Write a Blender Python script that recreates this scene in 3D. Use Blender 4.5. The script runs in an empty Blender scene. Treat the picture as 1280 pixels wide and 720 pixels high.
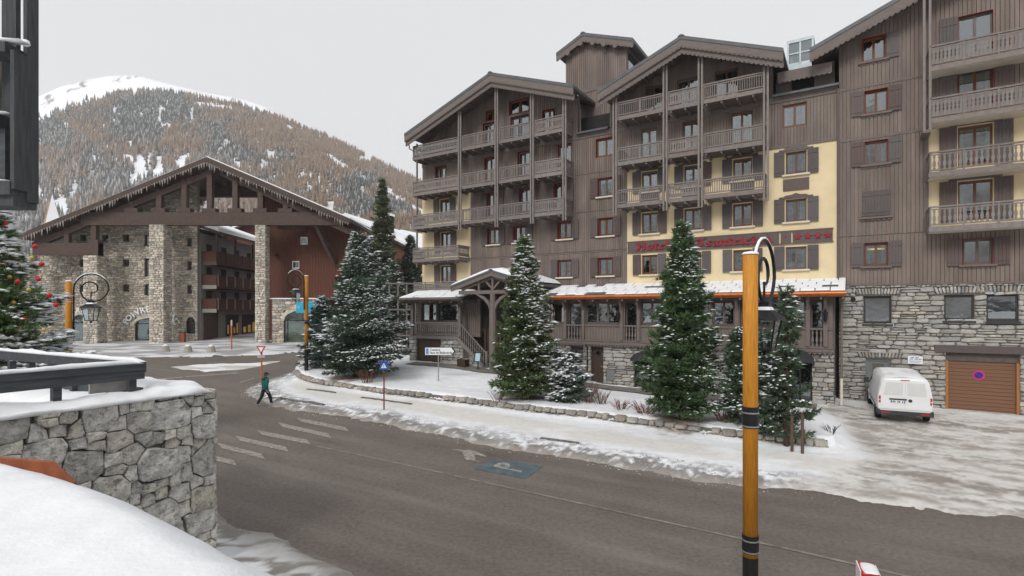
import bpy, bmesh, math, random
import numpy as np
from mathutils import Vector, Matrix, noise as mnoise

# ------------------------------------------------------------------ camera, sky, light
SC = bpy.context.scene
COL = SC.collection
F = 680.0            # focal length in pixels of a 1280 px wide picture
CX, HY = 640.0, 388.0
H = 5.2              # eye height above the road
cam_d = bpy.data.cameras.new('camera')
cam_d.sensor_width = 36.0
cam_d.lens = 36.0 * F / 1280.0
cam_d.shift_y = (HY - 360.0) / 1280.0
cam_d.clip_start = 0.1
cam_d.clip_end = 9000
cam = bpy.data.objects.new('camera', cam_d)
COL.objects.link(cam)
cam.location = (0, 0, H)
cam.rotation_euler = (math.radians(90), 0, 0)
SC.camera = cam

SUN_EL, SUN_AZ = math.radians(37), math.radians(208)   # azimuth clockwise from +Y
world = bpy.data.worlds.new('World')
SC.world = world
world.use_nodes = True
wn, wl = world.node_tree.nodes, world.node_tree.links
wn.clear()
w_out = wn.new('ShaderNodeOutputWorld')
w_sky = wn.new('ShaderNodeTexSky')
w_sky.sky_type = 'NISHITA'
w_sky.sun_disc = False
w_sky.sun_elevation = SUN_EL
w_sky.sun_rotation = SUN_AZ
w_bg = wn.new('ShaderNodeBackground')
w_bg.inputs['Strength'].default_value = 0.06
w_cl = wn.new('ShaderNodeBackground')                      # the closed cloud cover
w_cl.inputs['Color'].default_value = (0.545, 0.546, 0.55, 1)
w_cl.inputs['Strength'].default_value = 1.0
w_mx = wn.new('ShaderNodeMixShader')
w_mx.inputs[0].default_value = 0.93
wl.new(w_sky.outputs[0], w_bg.inputs[0])
wl.new(w_bg.outputs[0], w_mx.inputs[1])
wl.new(w_cl.outputs[0], w_mx.inputs[2])
wl.new(w_mx.outputs[0], w_out.inputs[0])

sun_d = bpy.data.lights.new('sun', 'SUN')
sun_d.energy = 1.5
sun_d.angle = math.radians(22)
sun_d.color = (1.0, 0.965, 0.925)
sun = bpy.data.objects.new('sun', sun_d)
COL.objects.link(sun)
_sd = Vector((math.sin(SUN_AZ) * math.cos(SUN_EL), math.cos(SUN_AZ) * math.cos(SUN_EL), math.sin(SUN_EL)))
sun.rotation_euler = _sd.to_track_quat('Z', 'Y').to_euler()
sun.location = (0, -20, 60)

vs = SC.view_settings
vs.view_transform = 'Standard'
vs.look = 'None'
vs.exposure = 0.58
vs.gamma = 1.0
vs.use_curve_mapping = False
SC.cycles.max_bounces = 6
SC.cycles.volume_bounces = 2
SC.cycles.transparent_max_bounces = 12

random.seed(7)
RNG = np.random.default_rng(7)

# ------------------------------------------------------------------ materials
MATS = {}
def mat(name, col, rough=0.8, var=0.15, scale=4.0, bump=0.0, bscale=30.0, metal=0.0, stretch=(1, 1, 1),
        objvar=0.0, attr=False, spec=0.3, emit=0.0, hue2=None, detail=4.0):
    if name in MATS:
        return MATS[name]
    m = bpy.data.materials.new(name)
    m.use_nodes = True
    nt = m.node_tree
    N, L = nt.nodes, nt.links
    b = N['Principled BSDF']
    b.inputs['Roughness'].default_value = rough
    b.inputs['Metallic'].default_value = metal
    b.inputs['Specular IOR Level'].default_value = spec
    tc = N.new('ShaderNodeTexCoord')
    mp = N.new('ShaderNodeMapping')
    mp.inputs['Scale'].default_value = stretch
    L.new(tc.outputs['Object'], mp.inputs[0])
    nz = N.new('ShaderNodeTexNoise')
    nz.inputs['Scale'].default_value = scale
    nz.inputs['Detail'].default_value = detail
    L.new(mp.outputs[0], nz.inputs['Vector'])
    mr = N.new('ShaderNodeMapRange')
    mr.inputs['From Min'].default_value = 0.28
    mr.inputs['From Max'].default_value = 0.72
    L.new(nz.outputs['Fac'], mr.inputs['Value'])
    mx = N.new('ShaderNodeMix')
    mx.data_type = 'RGBA'
    A, B, OUT = mx.inputs[6], mx.inputs[7], mx.outputs[2]
    L.new(mr.outputs[0], mx.inputs[0])
    c2 = hue2 if hue2 else tuple(min(1, c * (1 + var)) for c in col)
    A.default_value = tuple(c * (1 - var) for c in col) + (1,)
    B.default_value = tuple(c2) + (1,)
    src = OUT
    if attr:
        at = N.new('ShaderNodeAttribute')
        at.attribute_name = 'Col'
        m2 = N.new('ShaderNodeMix')
        m2.data_type = 'RGBA'
        m2.blend_type = 'MULTIPLY'
        m2.inputs[0].default_value = 1.0
        L.new(src, m2.inputs[6])
        L.new(at.outputs['Color'], m2.inputs[7])
        src = m2.outputs[2]
    if objvar:
        oi = N.new('ShaderNodeObjectInfo')
        r2 = N.new('ShaderNodeMapRange')
        r2.inputs['To Min'].default_value = 1 - objvar
        r2.inputs['To Max'].default_value = 1 + objvar
        L.new(oi.outputs['Random'], r2.inputs['Value'])
        hs = N.new('ShaderNodeHueSaturation')
        L.new(r2.outputs[0], hs.inputs['Value'])
        r3 = N.new('ShaderNodeMath'); r3.operation = 'MULTIPLY'; r3.inputs[1].default_value = 7.31
        r4 = N.new('ShaderNodeMath'); r4.operation = 'FRACT'
        r5 = N.new('ShaderNodeMapRange'); r5.inputs['To Min'].default_value = 0.4; r5.inputs['To Max'].default_value = 1.3
        L.new(oi.outputs['Random'], r3.inputs[0]); L.new(r3.outputs[0], r4.inputs[0]); L.new(r4.outputs[0], r5.inputs['Value'])
        L.new(r5.outputs[0], hs.inputs['Saturation'])
        L.new(src, hs.inputs['Color'])
        src = hs.outputs[0]
    L.new(src, b.inputs['Base Color'])
    if bump:
        n2 = N.new('ShaderNodeTexNoise')
        n2.inputs['Scale'].default_value = bscale
        n2.inputs['Detail'].default_value = 5
        L.new(mp.outputs[0], n2.inputs['Vector'])
        bp = N.new('ShaderNodeBump')
        bp.inputs['Strength'].default_value = bump
        bp.inputs['Distance'].default_value = 0.02
        L.new(n2.outputs['Fac'], bp.inputs['Height'])
        L.new(bp.outputs[0], b.inputs['Normal'])
    if emit:
        b.inputs['Emission Color'].default_value = tuple(col) + (1,)
        b.inputs['Emission Strength'].default_value = emit
    MATS[name] = m
    return m

def glass_mat(name, tint=(0.6, 0.66, 0.66), refl=0.3, rough=0.02):
    if name in MATS:
        return MATS[name]
    m = bpy.data.materials.new(name)
    m.use_nodes = True
    N, L = m.node_tree.nodes, m.node_tree.links
    N.clear()
    o = N.new('ShaderNodeOutputMaterial')
    g = N.new('ShaderNodeBsdfGlossy'); g.inputs['Roughness'].default_value = rough
    g.inputs['Color'].default_value = (0.9, 0.93, 0.95, 1)
    tc = N.new('ShaderNodeTexCoord')
    nz = N.new('ShaderNodeTexNoise'); nz.inputs['Scale'].default_value = 2.2
    L.new(tc.outputs['Object'], nz.inputs['Vector'])
    bp = N.new('ShaderNodeBump'); bp.inputs['Strength'].default_value = 0.05; bp.inputs['Distance'].default_value = 0.05
    L.new(nz.outputs['Fac'], bp.inputs['Height']); L.new(bp.outputs[0], g.inputs['Normal'])
    t = N.new('ShaderNodeBsdfTransparent'); t.inputs['Color'].default_value = tuple(tint) + (1,)
    lw = N.new('ShaderNodeFresnel'); lw.inputs['IOR'].default_value = 1.5
    mt = N.new('ShaderNodeMath'); mt.operation = 'ADD'; mt.use_clamp = True
    mt.inputs[1].default_value = refl
    L.new(lw.outputs[0], mt.inputs[0])
    mx = N.new('ShaderNodeMixShader')
    L.new(mt.outputs[0], mx.inputs[0]); L.new(t.outputs[0], mx.inputs[1]); L.new(g.outputs[0], mx.inputs[2])
    L.new(mx.outputs[0], o.inputs[0])
    MATS[name] = m
    return m

M_WOOD = mat('weathered_brown_cladding', (0.182, 0.147, 0.131), 0.75, 0.14, 3.0, 0.25, 40, stretch=(6, 6, 0.6))
M_WOODB = mat('weathered_brown_boards', (0.190, 0.152, 0.134), 0.75, 0.26, 1.1, 0.25, 40, stretch=(1.5, 1.5, 0.35), attr=True, detail=7)
M_WOODH = mat('weathered_brown_timber', (0.168, 0.139, 0.127), 0.75, 0.16, 4.0, 0.2, 40, stretch=(0.7, 6, 6))
M_WOODL = mat('grey_brown_railing', (0.205, 0.178, 0.165), 0.7, 0.16, 5.0, 0.15, 40, objvar=0.1)
M_POST = mat('grey_brown_post', (0.215, 0.188, 0.174), 0.7, 0.12, 5.0, 0.1, 40)
M_SHUT = mat('shutter_brown', (0.118, 0.091, 0.086), 0.7, 0.1, 4, 0.1, 40, stretch=(8, 8, 0.7), objvar=0.12)
M_ROOF = mat('slate_grey_roof', (0.105, 0.112, 0.118), 0.5, 0.2, 3, 0.2, 20)
M_PLAST = mat('cream_yellow_render', (0.765, 0.635, 0.405), 0.9, 0.09, 0.9, 0.3, 60)
M_CREAM = mat('cream_slab', (0.68, 0.62, 0.52), 0.85, 0.08, 2)
M_FRAME = mat('varnished_red_brown_frame', (0.135, 0.062, 0.034), 0.4, 0.12, 6, 0, objvar=0.15)
M_RED = mat('dark_red_paint', (0.21, 0.012, 0.018), 0.45, 0.1, 6)
M_SILL = mat('pale_stone_sill', (0.66, 0.60, 0.48), 0.85, 0.1, 6)
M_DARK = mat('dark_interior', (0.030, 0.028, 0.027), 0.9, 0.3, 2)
M_CURT = mat('pale_curtain', (0.62, 0.60, 0.55), 0.9, 0.12, 9, stretch=(5, 5, 0.4), objvar=0.15)
M_SNOW = mat('snow', (0.86, 0.88, 0.90), 0.65, 0.035, 1.3, 0.25, 9, spec=0.25)
M_SNOWN = mat('crusted_snow', (0.84, 0.86, 0.885), 0.6, 0.05, 4, 0.3, 30, spec=0.3, detail=9)
M_MORTAR = mat('grey_mortar', (0.155, 0.145, 0.13), 0.95, 0.2, 12)
M_STONE = mat('pale_grey_rubble_stone', (0.375, 0.36, 0.33), 0.9, 0.28, 7, 0.6, 30, objvar=0.25)
M_COPPER = mat('copper_gutter', (0.55, 0.155, 0.035), 0.42, 0.2, 5, metal=0.25)
M_BLACK = mat('black_iron', (0.014, 0.015, 0.017), 0.45, 0.2, 8)
M_GLASS = glass_mat('window_glass', refl=0.20)
M_GLASSD = glass_mat('shop_glass', (0.75, 0.85, 0.85), refl=0.06)
M_LAMPGL = glass_mat('lantern_glass', (0.75, 0.78, 0.78), refl=0.05)
M_ORANGE = mat('orange_varnished_wood', (0.56, 0.235, 0.024), 0.5, 0.24, 7, 0.2, 30, stretch=(7, 7, 0.5))
M_STEEL = mat('galvanised_steel', (0.42, 0.43, 0.44), 0.4, 0.15, 10, metal=0.7)
M_WHITE = mat('white_sign_paint', (0.82, 0.83, 0.84), 0.5, 0.04, 6)

# ------------------------------------------------------------------ mesh helpers
class MB:
    """collects polygons for one mesh"""
    def __init__(self):
        self.v, self.f, self.m, self.c = [], [], [], []
        self.mi = 0
        self.col = None
    def add(self, vs, fs, col=None):
        o = len(self.v)
        self.v.extend([tuple(p) for p in vs])
        for f in fs:
            self.f.append(tuple(i + o for i in f))
            self.m.append(self.mi)
            self.c.append(col if col is not None else self.col)
        return self
    def box(self, x0, x1, y0, y1, z0, z1, col=None):
        if x0 > x1: x0, x1 = x1, x0
        if y0 > y1: y0, y1 = y1, y0
        if z0 > z1: z0, z1 = z1, z0
        return self.add([(x0, y0, z0), (x1, y0, z0), (x1, y1, z0), (x0, y1, z0), (x0, y0, z1), (x1, y0, z1), (x1, y1, z1), (x0, y1, z1)],
                 [(0, 3, 2, 1), (4, 5, 6, 7), (0, 1, 5, 4), (1, 2, 6, 5), (2, 3, 7, 6), (3, 0, 4, 7)], col)
    def prism(self, poly, y0, y1, plane='xz', col=None):
        """polygon (a,b) extruded along the third axis from y0 to y1"""
        n = len(poly)
        def P(a, b, t):
            return {'xz': (a, t, b), 'xy': (a, b, t), 'yz': (t, a, b)}[plane]
        vs = [P(a, b, y0) for a, b in poly] + [P(a, b, y1) for a, b in poly]
        fs = [tuple(range(n)), tuple(range(2 * n - 1, n - 1, -1))]
        fs += [(i, i + n, (i + 1) % n + n, (i + 1) % n) for i in range(n)]
        ar = sum(poly[i][0] * poly[(i + 1) % n][1] - poly[(i + 1) % n][0] * poly[i][1] for i in range(n))
        flip = (ar < 0) ^ (y0 > y1) ^ (plane == 'xy') ^ (plane == 'yz')
        if flip:
            fs = [tuple(reversed(f)) for f in fs]
        return self.add(vs, fs, col)
    def hexa(self, a, b, col=None):
        """box between quad a (4 pts) and quad b (4 pts), same winding"""
        return self.add(list(a) + list(b), [(3, 2, 1, 0), (4, 5, 6, 7), (0, 1, 5, 4), (1, 2, 6, 5), (2, 3, 7, 6), (3, 0, 4, 7)], col)
    def beam(self, p, q, w, h, up=(0, 0, 1), col=None):
        p, q, up = Vector(p), Vector(q), Vector(up)
        d = (q - p).normalized()
        s = d.cross(up)
        if s.length < 1e-4:
            s = d.cross(Vector((0, 1, 0)))
        s.normalize()
        u = s.cross(d)
        A = [p - s * w / 2 - u * h / 2, p + s * w / 2 - u * h / 2, p + s * w / 2 + u * h / 2, p - s * w / 2 + u * h / 2]
        B = [a + (q - p) for a in A]
        return self.hexa(A, B, col)
    def tube(self, pts, rads, n=8, cap=True, col=None):
        pts = [Vector(p) for p in pts]
        if not hasattr(rads, '__len__'):
            rads = [rads] * len(pts)
        rings = []
        prev = None
        for i, p in enumerate(pts):
            d = (pts[min(i + 1, len(pts) - 1)] - pts[max(i - 1, 0)]).normalized()
            if prev is None:
                a = d.cross(Vector((0, 0, 1)))
                if a.length < 1e-3:
                    a = d.cross(Vector((1, 0, 0)))
                a.normalize()
            else:
                a = (prev - d * prev.dot(d)).normalized()
            prev = a
            b = d.cross(a)
            rings.append([p + (a * math.cos(2 * math.pi * k / n) + b * math.sin(2 * math.pi * k / n)) * rads[i] for k in range(n)])
        vs = [v for r in rings for v in r]
        fs = []
        for i in range(len(pts) - 1):
            for k in range(n):
                fs.append((i * n + k, i * n + (k + 1) % n, (i + 1) * n + (k + 1) % n, (i + 1) * n + k))
        if cap:
            fs.append(tuple(range(n - 1, -1, -1)))
            fs.append(tuple((len(pts) - 1) * n + k for k in range(n)))
        return self.add(vs, fs, col)
    def lathe(self, prof, n=12, cx=0, cy=0, sq=False, col=None):
        """profile (r,z) from bottom to top round the z axis"""
        vs, fs = [], []
        for r, z in prof:
            for k in range(n):
                a = 2 * math.pi * (k + 0.5) / n
                vs.append((cx + r * math.cos(a), cy + r * math.sin(a), z))
        for i in range(len(prof) - 1):
            for k in range(n):
                fs.append((i * n + k, i * n + (k + 1) % n, (i + 1) * n + (k + 1) % n, (i + 1) * n + k))
        fs.append(tuple(range(n - 1, -1, -1)))
        fs.append(tuple((len(prof) - 1) * n + k for k in range(n)))
        return self.add(vs, fs, col)
    def mesh(self, name, mats, smooth=False):
        me = bpy.data.meshes.new(name)
        me.from_pydata(self.v, [], self.f)
        if not isinstance(mats, (list, tuple)):
            mats = [mats]
        for m in mats:
            me.materials.append(m)
        if any(self.m):
            me.polygons.foreach_set('material_index', self.m)
        if any(c is not None for c in self.c):
            ca = me.color_attributes.new('Col', 'FLOAT_COLOR', 'CORNER')
            arr = []
            for f, c in zip(self.f, self.c):
                c = c if c is not None else (1, 1, 1)
                arr.extend((c[0], c[1], c[2], 1.0) * len(f))
            ca.data.foreach_set('color', arr)
        if smooth:
            me.polygons.foreach_set('use_smooth', [True] * len(self.f))
        me.update()
        return me
    def build(self, name, mats, parent=None, smooth=False, **tags):
        return link(name, self.mesh(name, mats, smooth), parent, **tags)

def link(name, data, parent=None, loc=None, rot=None, scale=None, **tags):
    o = bpy.data.objects.new(name, data)
    COL.objects.link(o)
    if parent is not None:
        o.parent = parent
    if loc is not None: o.location = loc
    if rot is not None: o.rotation_euler = rot
    if scale is not None: o.scale = scale
    for k, v in tags.items():
        o[k] = v
    return o

def thing(name, label, cat, loc=(0, 0, 0), rz=0.0, group=None):
    o = link(name, None, None, loc, (0, 0, rz), label=label, category=cat)
    o.empty_display_size = 0.3
    if group: o['group'] = group
    return o

def fast_mesh(name, verts, tris, mats, cols=None, smooth=False, size=3):
    """numpy verts (n,3), faces (m,size), per-vertex colours (n,3)"""
    me = bpy.data.meshes.new(name)
    n, m = len(verts), len(tris)
    me.vertices.add(n)
    me.vertices.foreach_set('co', np.ascontiguousarray(verts, dtype=np.float32).ravel())
    me.loops.add(m * size)
    me.loops.foreach_set('vertex_index', np.ascontiguousarray(tris, dtype=np.int32).ravel())
    me.polygons.add(m)
    me.polygons.foreach_set('loop_start', np.arange(0, m * size, size, dtype=np.int32))
    me.polygons.foreach_set('loop_total', np.full(m, size, dtype=np.int32))
    if smooth:
        me.polygons.foreach_set('use_smooth', np.ones(m, dtype=bool))
    if not isinstance(mats, (list, tuple)): mats = [mats]
    for q in mats: me.materials.append(q)
    me.update(calc_edges=True)
    if cols is not None:
        ca = me.color_attributes.new('Col', 'FLOAT_COLOR', 'POINT')
        a = np.ones((n, 4), dtype=np.float32)
        a[:, :3] = cols
        ca.data.foreach_set('color', a.ravel())
    me.validate()
    return me

# value noise for numpy grids
_NT = RNG.random((256, 256)).astype(np.float64)
def vnoise(x, y):
    x = np.asarray(x, float); y = np.asarray(y, float)
    xi = np.floor(x).astype(int); yi = np.floor(y).astype(int)
    fx = x - xi; fy = y - yi
    fx = fx * fx * (3 - 2 * fx); fy = fy * fy * (3 - 2 * fy)
    a = _NT[xi & 255, yi & 255]; b = _NT[(xi + 1) & 255, yi & 255]
    c = _NT[xi & 255, (yi + 1) & 255]; d = _NT[(xi + 1) & 255, (yi + 1) & 255]
    return (a * (1 - fx) + b * fx) * (1 - fy) + (c * (1 - fx) + d * fx) * fy
def fbm(x, y, o=4):
    s, a, t = 0.0, 0.5, 0.0
    for i in range(o):
        s = s + a * vnoise(np.asarray(x) * 2 ** i + 17.3 * i, np.asarray(y) * 2 ** i + 5.1 * i)
        t += a; a *= 0.5
    return s / t
def sstep(a, b, x):
    t = np.clip((np.asarray(x, float) - a) / (b - a), 0, 1)
    return t * t * (3 - 2 * t)

# ------------------------------------------------------------------ the lie of the land
ANG = math.atan(1085.0 / 680.0)
TX, TY = math.sin(ANG), -math.cos(ANG)       # along the hotel front, to the right
NX, NY = math.cos(ANG), math.sin(ANG)        # into the hotel
_k = (1230 - CX) / F
C0 = 25.0 * (NX * _k + NY)                   # the hotel front is the plane NX*x+NY*y = C0
def front_d(x, y):
    """metres in front of the hotel wall"""
    return C0 - (NX * np.asarray(x, float) + NY * np.asarray(y, float))
def softp(v, w):
    v = np.asarray(v, float)
    return w * np.log1p(np.exp(np.clip(v / w, -40, 40)))
def g(x, y):
    a = 0.043 * (softp(np.asarray(y, float) - 22, 3.0) - softp(np.asarray(y, float) - 74, 6.0))
    b = 0.33 * sstep(9, 0.8, front_d(x, y)) * sstep(6, 13, x) * sstep(40, 30, np.asarray(y, float))
    return a + b
def G(px, py, dz=0.0):
    """point of the ground seen at a pixel"""
    z = 0.0
    for _ in range(60):
        Z = (H - z - dz) * F / (py - HY)
        x = (px - CX) / F * Z
        z = 0.5 * z + 0.5 * float(g(x, Z))
    return Vector((x, Z, z + dz))
def at(px, py, Y):
    return Vector(((px - CX) / F * Y, Y, H + (HY - py) / F * Y))

# local frame of the hotel: x along the front, y into the building, z up
_Z = C0 / (NX * (1047 - CX) / F + NY)
HP0 = ((1047 - CX) / F * _Z, _Z)
HROT = math.atan2(TY, TX)
def S(px, d=0.0):
    k = (px - CX) / F
    Z = (C0 - d) / (NX * k + NY)
    return (k * Z - HP0[0]) * TX + (Z - HP0[1]) * TY
def ZF(px, py, d=0.0):
    k = (px - CX) / F
    return H + (HY - py) / F * (C0 - d) / (NX * k + NY)
def hotel_world(s, d):
    return (HP0[0] + s * TX - d * NX, HP0[1] + s * TY - d * NY)
# ------------------------------------------------------------------ ground, road, snow
def grid_faces(nx, ny, keep=None):
    i = np.arange(nx * ny).reshape(ny, nx)
    q = np.stack([i[:-1, :-1], i[:-1, 1:], i[1:, 1:], i[1:, :-1]], -1).reshape(-1, 4)
    if keep is not None:
        q = q[keep[q].all(1)]
    return q
def compact(v, f, c=None):
    used = np.unique(f)
    mp = np.full(len(v), -1); mp[used] = np.arange(len(used))
    return v[used], mp[f], (None if c is None else c[used])
def seg_dist(P, line):
    d = np.full(len(P), 1e9)
    for a, b in zip(line[:-1], line[1:]):
        a = np.array(a[:2]); b = np.array(b[:2]); ab = b - a
        t = np.clip(((P - a) @ ab) / (ab @ ab + 1e-12), 0, 1)
        d = np.minimum(d, np.hypot(*(P - (a + t[:, None] * ab)).T))
    return d
def in_poly(P, poly):
    x, y = P[:, 0], P[:, 1]
    r = np.zeros(len(P), bool)
    n = len(poly)
    for i in range(n):
        x0, y0 = poly[i][:2]; x1, y1 = poly[(i + 1) % n][:2]
        c = ((y0 > y) != (y1 > y)) & (x < (x1 - x0) * (y - y0) / (y1 - y0 + 1e-12) + x0)
        r ^= c
    return r
def smooth_line(pts, n=6):
    out = []
    for i in range(len(pts) - 1):
        p0, p1, p2, p3 = (np.array(pts[max(0, min(len(pts) - 1, i + k))][:2]) for k in (-1, 0, 1, 2))
        for t in np.arange(n) / n:
            out.append(tuple(0.5 * ((2 * p1) + (p2 - p0) * t + (2 * p0 - 5 * p1 + 4 * p2 - p3) * t * t + (3 * p1 - p0 - 3 * p2 + p3) * t ** 3)))
    out.append(tuple(pts[-1][:2]))
    return out

M_GROUND = mat('far_snow_ground', (0.80, 0.82, 0.85), 0.9, 0.05, 0.2)
M_SNOWC = mat('trodden_snow', (0.95, 0.95, 0.95), 0.75, 0.07, 5, 0.8, 14, attr=True, spec=0.2)

ax = np.concatenate([np.linspace(-2300, -140, 14), np.arange(-130, 90, 4.0), np.linspace(100, 2300, 14)])
ay = np.concatenate([np.linspace(-1100, -40, 12), np.arange(-32, 150, 4.0), np.linspace(165, 1500, 14)])
gx, gy = np.meshgrid(ax, ay)
gz = g(gx, gy) - 0.22
v = np.stack([gx, gy, gz], -1).reshape(-1, 3)
ground = link('ground', fast_mesh('ground', v, grid_faces(len(ax), len(ay)), M_GROUND, size=4), kind='structure')

# asphalt
def asphalt_mat():
    m = bpy.data.materials.new('wet_worn_asphalt')
    m.use_nodes = True
    N, L = m.node_tree.nodes, m.node_tree.links
    b = N['Principled BSDF']
    tc = N.new('ShaderNodeTexCoord')
    mp = N.new('ShaderNodeMapping'); mp.vector_type = 'POINT'
    mp.inputs['Rotation'].default_value = (0, 0, -HROT)
    L.new(tc.outputs['Object'], mp.inputs[0])
    st = N.new('ShaderNodeMapping'); st.inputs['Scale'].default_value = (0.05, 1.1, 1)
    L.new(mp.outputs[0], st.inputs[0])
    n1 = N.new('ShaderNodeTexNoise'); n1.inputs['Scale'].default_value = 1.0; n1.inputs['Detail'].default_value = 5
    L.new(st.outputs[0], n1.inputs['Vector'])
    n2 = N.new('ShaderNodeTexNoise'); n2.inputs['Scale'].default_value = 0.45; n2.inputs['Detail'].default_value = 6
    L.new(tc.outputs['Object'], n2.inputs['Vector'])
    n3 = N.new('ShaderNodeTexNoise'); n3.inputs['Scale'].default_value = 9; n3.inputs['Detail'].default_value = 8; n3.inputs['Roughness'].default_value = 0.75
    L.new(tc.outputs['Object'], n3.inputs['Vector'])
    r1 = N.new('ShaderNodeValToRGB')
    r1.color_ramp.elements[0].position = 0.3; r1.color_ramp.elements[0].color = (0.118, 0.100, 0.088, 1)
    r1.color_ramp.elements[1].position = 0.72; r1.color_ramp.elements[1].color = (0.188, 0.162, 0.143, 1)
    mixv = N.new('ShaderNodeMath'); mixv.operation = 'MULTIPLY_ADD'
    mixv.inputs[1].default_value = 0.55
    L.new(n1.outputs['Fac'], mixv.inputs[0])
    m2 = N.new('ShaderNodeMath'); m2.operation = 'MULTIPLY'; m2.inputs[1].default_value = 0.45
    L.new(n2.outputs['Fac'], m2.inputs[0]); L.new(m2.outputs[0], mixv.inputs[2])
    L.new(mixv.outputs[0], r1.inputs[0])
    # fine aggregate
    mg = N.new('ShaderNodeMix'); mg.data_type = 'RGBA'; mg.blend_type = 'OVERLAY'; mg.inputs[0].default_value = 0.85
    L.new(r1.outputs[0], mg.inputs[6]); L.new(n3.outputs['Fac'], mg.inputs[7])
    # cracks
    vo = N.new('ShaderNodeTexVoronoi'); vo.feature = 'DISTANCE_TO_EDGE'; vo.inputs['Scale'].default_value = 0.16
    wob = N.new('ShaderNodeTexNoise'); wob.inputs['Scale'].default_value = 0.7; wob.inputs['Detail'].default_value = 6
    L.new(tc.outputs['Object'], wob.inputs['Vector'])
    va = N.new('ShaderNodeMix'); va.data_type = 'RGBA'; va.blend_type = 'LINEAR_LIGHT'; va.inputs[0].default_value = 0.75
    L.new(tc.outputs['Object'], va.inputs[6]); L.new(wob.outputs['Color'], va.inputs[7])
    L.new(va.outputs[2], vo.inputs['Vector'])
    cr = N.new('ShaderNodeMapRange'); cr.inputs['From Min'].default_value = 0.0; cr.inputs['From Max'].default_value = 0.0035
    cr.inputs['To Min'].default_value = 0.80; cr.inputs['To Max'].default_value = 1.0
    L.new(vo.outputs['Distance'], cr.inputs['Value'])
    mc = N.new('ShaderNodeMix'); mc.data_type = 'RGBA'; mc.blend_type = 'MULTIPLY'; mc.inputs[0].default_value = 1
    L.new(mg.outputs[2], mc.inputs[6]); L.new(cr.outputs[0], mc.inputs[7])
    # dried salt film near the gutters and in drifts
    sa = N.new('ShaderNodeTexNoise'); sa.inputs['Scale'].default_value = 0.9; sa.inputs['Detail'].default_value = 8
    s2 = N.new('ShaderNodeMapping'); s2.inputs['Scale'].default_value = (0.12, 0.9, 1); s2.inputs['Location'].default_value = (9, 4, 0)
    L.new(mp.outputs[0], s2.inputs[0]); L.new(s2.outputs[0], sa.inputs['Vector'])
    sr = N.new('ShaderNodeMapRange'); sr.inputs['From Min'].default_value = 0.56; sr.inputs['From Max'].default_value = 0.78; sr.inputs['To Max'].default_value = 0.4
    L.new(sa.outputs['Fac'], sr.inputs['Value'])
    ms = N.new('ShaderNodeMix'); ms.data_type = 'RGBA'; ms.inputs[7].default_value = (0.30, 0.27, 0.245, 1)
    L.new(sr.outputs[0], ms.inputs[0]); L.new(mc.outputs[2], ms.inputs[6])
    L.new(ms.outputs[2], b.inputs['Base Color'])
    rr = N.new('ShaderNodeMapRange'); rr.inputs['To Min'].default_value = 0.55; rr.inputs['To Max'].default_value = 0.9
    L.new(n2.outputs['Fac'], rr.inputs['Value']); L.new(rr.outputs[0], b.inputs['Roughness'])
    b.inputs['Specular IOR Level'].default_value = 0.3
    bp = N.new('ShaderNodeBump'); bp.inputs['Strength'].default_value = 0.35; bp.inputs['Distance'].default_value = 0.01
    L.new(n3.outputs['Fac'], bp.inputs['Height']); L.new(bp.outputs[0], b.inputs['Normal'])
    return m
M_ASPH = asphalt_mat()
ax = np.arange(-70, 46, 0.8); ay = np.arange(-4, 70, 0.8)
gx, gy = np.meshgrid(ax, ay)
v = np.stack([gx, gy, g(gx, gy)], -1).reshape(-1, 3)
road = link('road', fast_mesh('road', v, grid_faces(len(ax), len(ay)), M_ASPH, smooth=True, size=4), kind='structure')

# outline of the snow verge along the road (points read off the ground, metres)
EDGE_PX = [(1500, 690), (1280, 661), (1020, 624), (860, 603), (780, 589), (700, 575), (608, 560), (513, 540), (438, 525), (380, 518),
           (345, 511), (322, 504), (306, 497), (302, 490), (312, 482), (335, 474), (369, 464), (398, 456), (440, 449), (520, 442)]
EDGE = [tuple(G(*p)[:2]) for p in EDGE_PX]
EDGE = [(40, -4.0)] + EDGE
EDGE = smooth_line(EDGE, 6)
VERGE = EDGE + [(-10, 75), (60, 60), (60, -10)]
WALL_PX = [(369, 468), (376, 475), (395, 481), (433, 487), (486, 495), (539, 501), (619, 511), (646, 515), (720, 523), (780, 531),
           (840, 539), (880, 545), (926, 551), (985, 558), (1035, 562)]
WALLP = smooth_line([tuple(G(p[0], p[1], 0.08)[:2]) for p in WALL_PX], 5)
LOBE = [tuple(G(*p)[:2]) for p in [(1064, 566), (1072, 556), (1063, 540), (1051, 524), (1016, 507)]]
BANK = WALLP + LOBE + [hotel_world(0.0, 0.0), hotel_world(-28, 0.0), hotel_world(-40, -2.0), (-22.0, 50.0), (-16.5, 42.0)]
FORE = [tuple(G(*p)[:2]) for p in [(1016, 507), (1051, 526), (1066, 548), (1086, 574), (1072, 588), (1030, 598), (985, 605), (960, 612), (900, 622)]] + \
       [tuple(G(*p)[:2]) for p in [(1020, 640), (1280, 700), (1600, 760)]] + [(50, 20), hotel_world(9, -3), hotel_world(-1.0, -1.0)]
TREE_AT = {}
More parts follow.
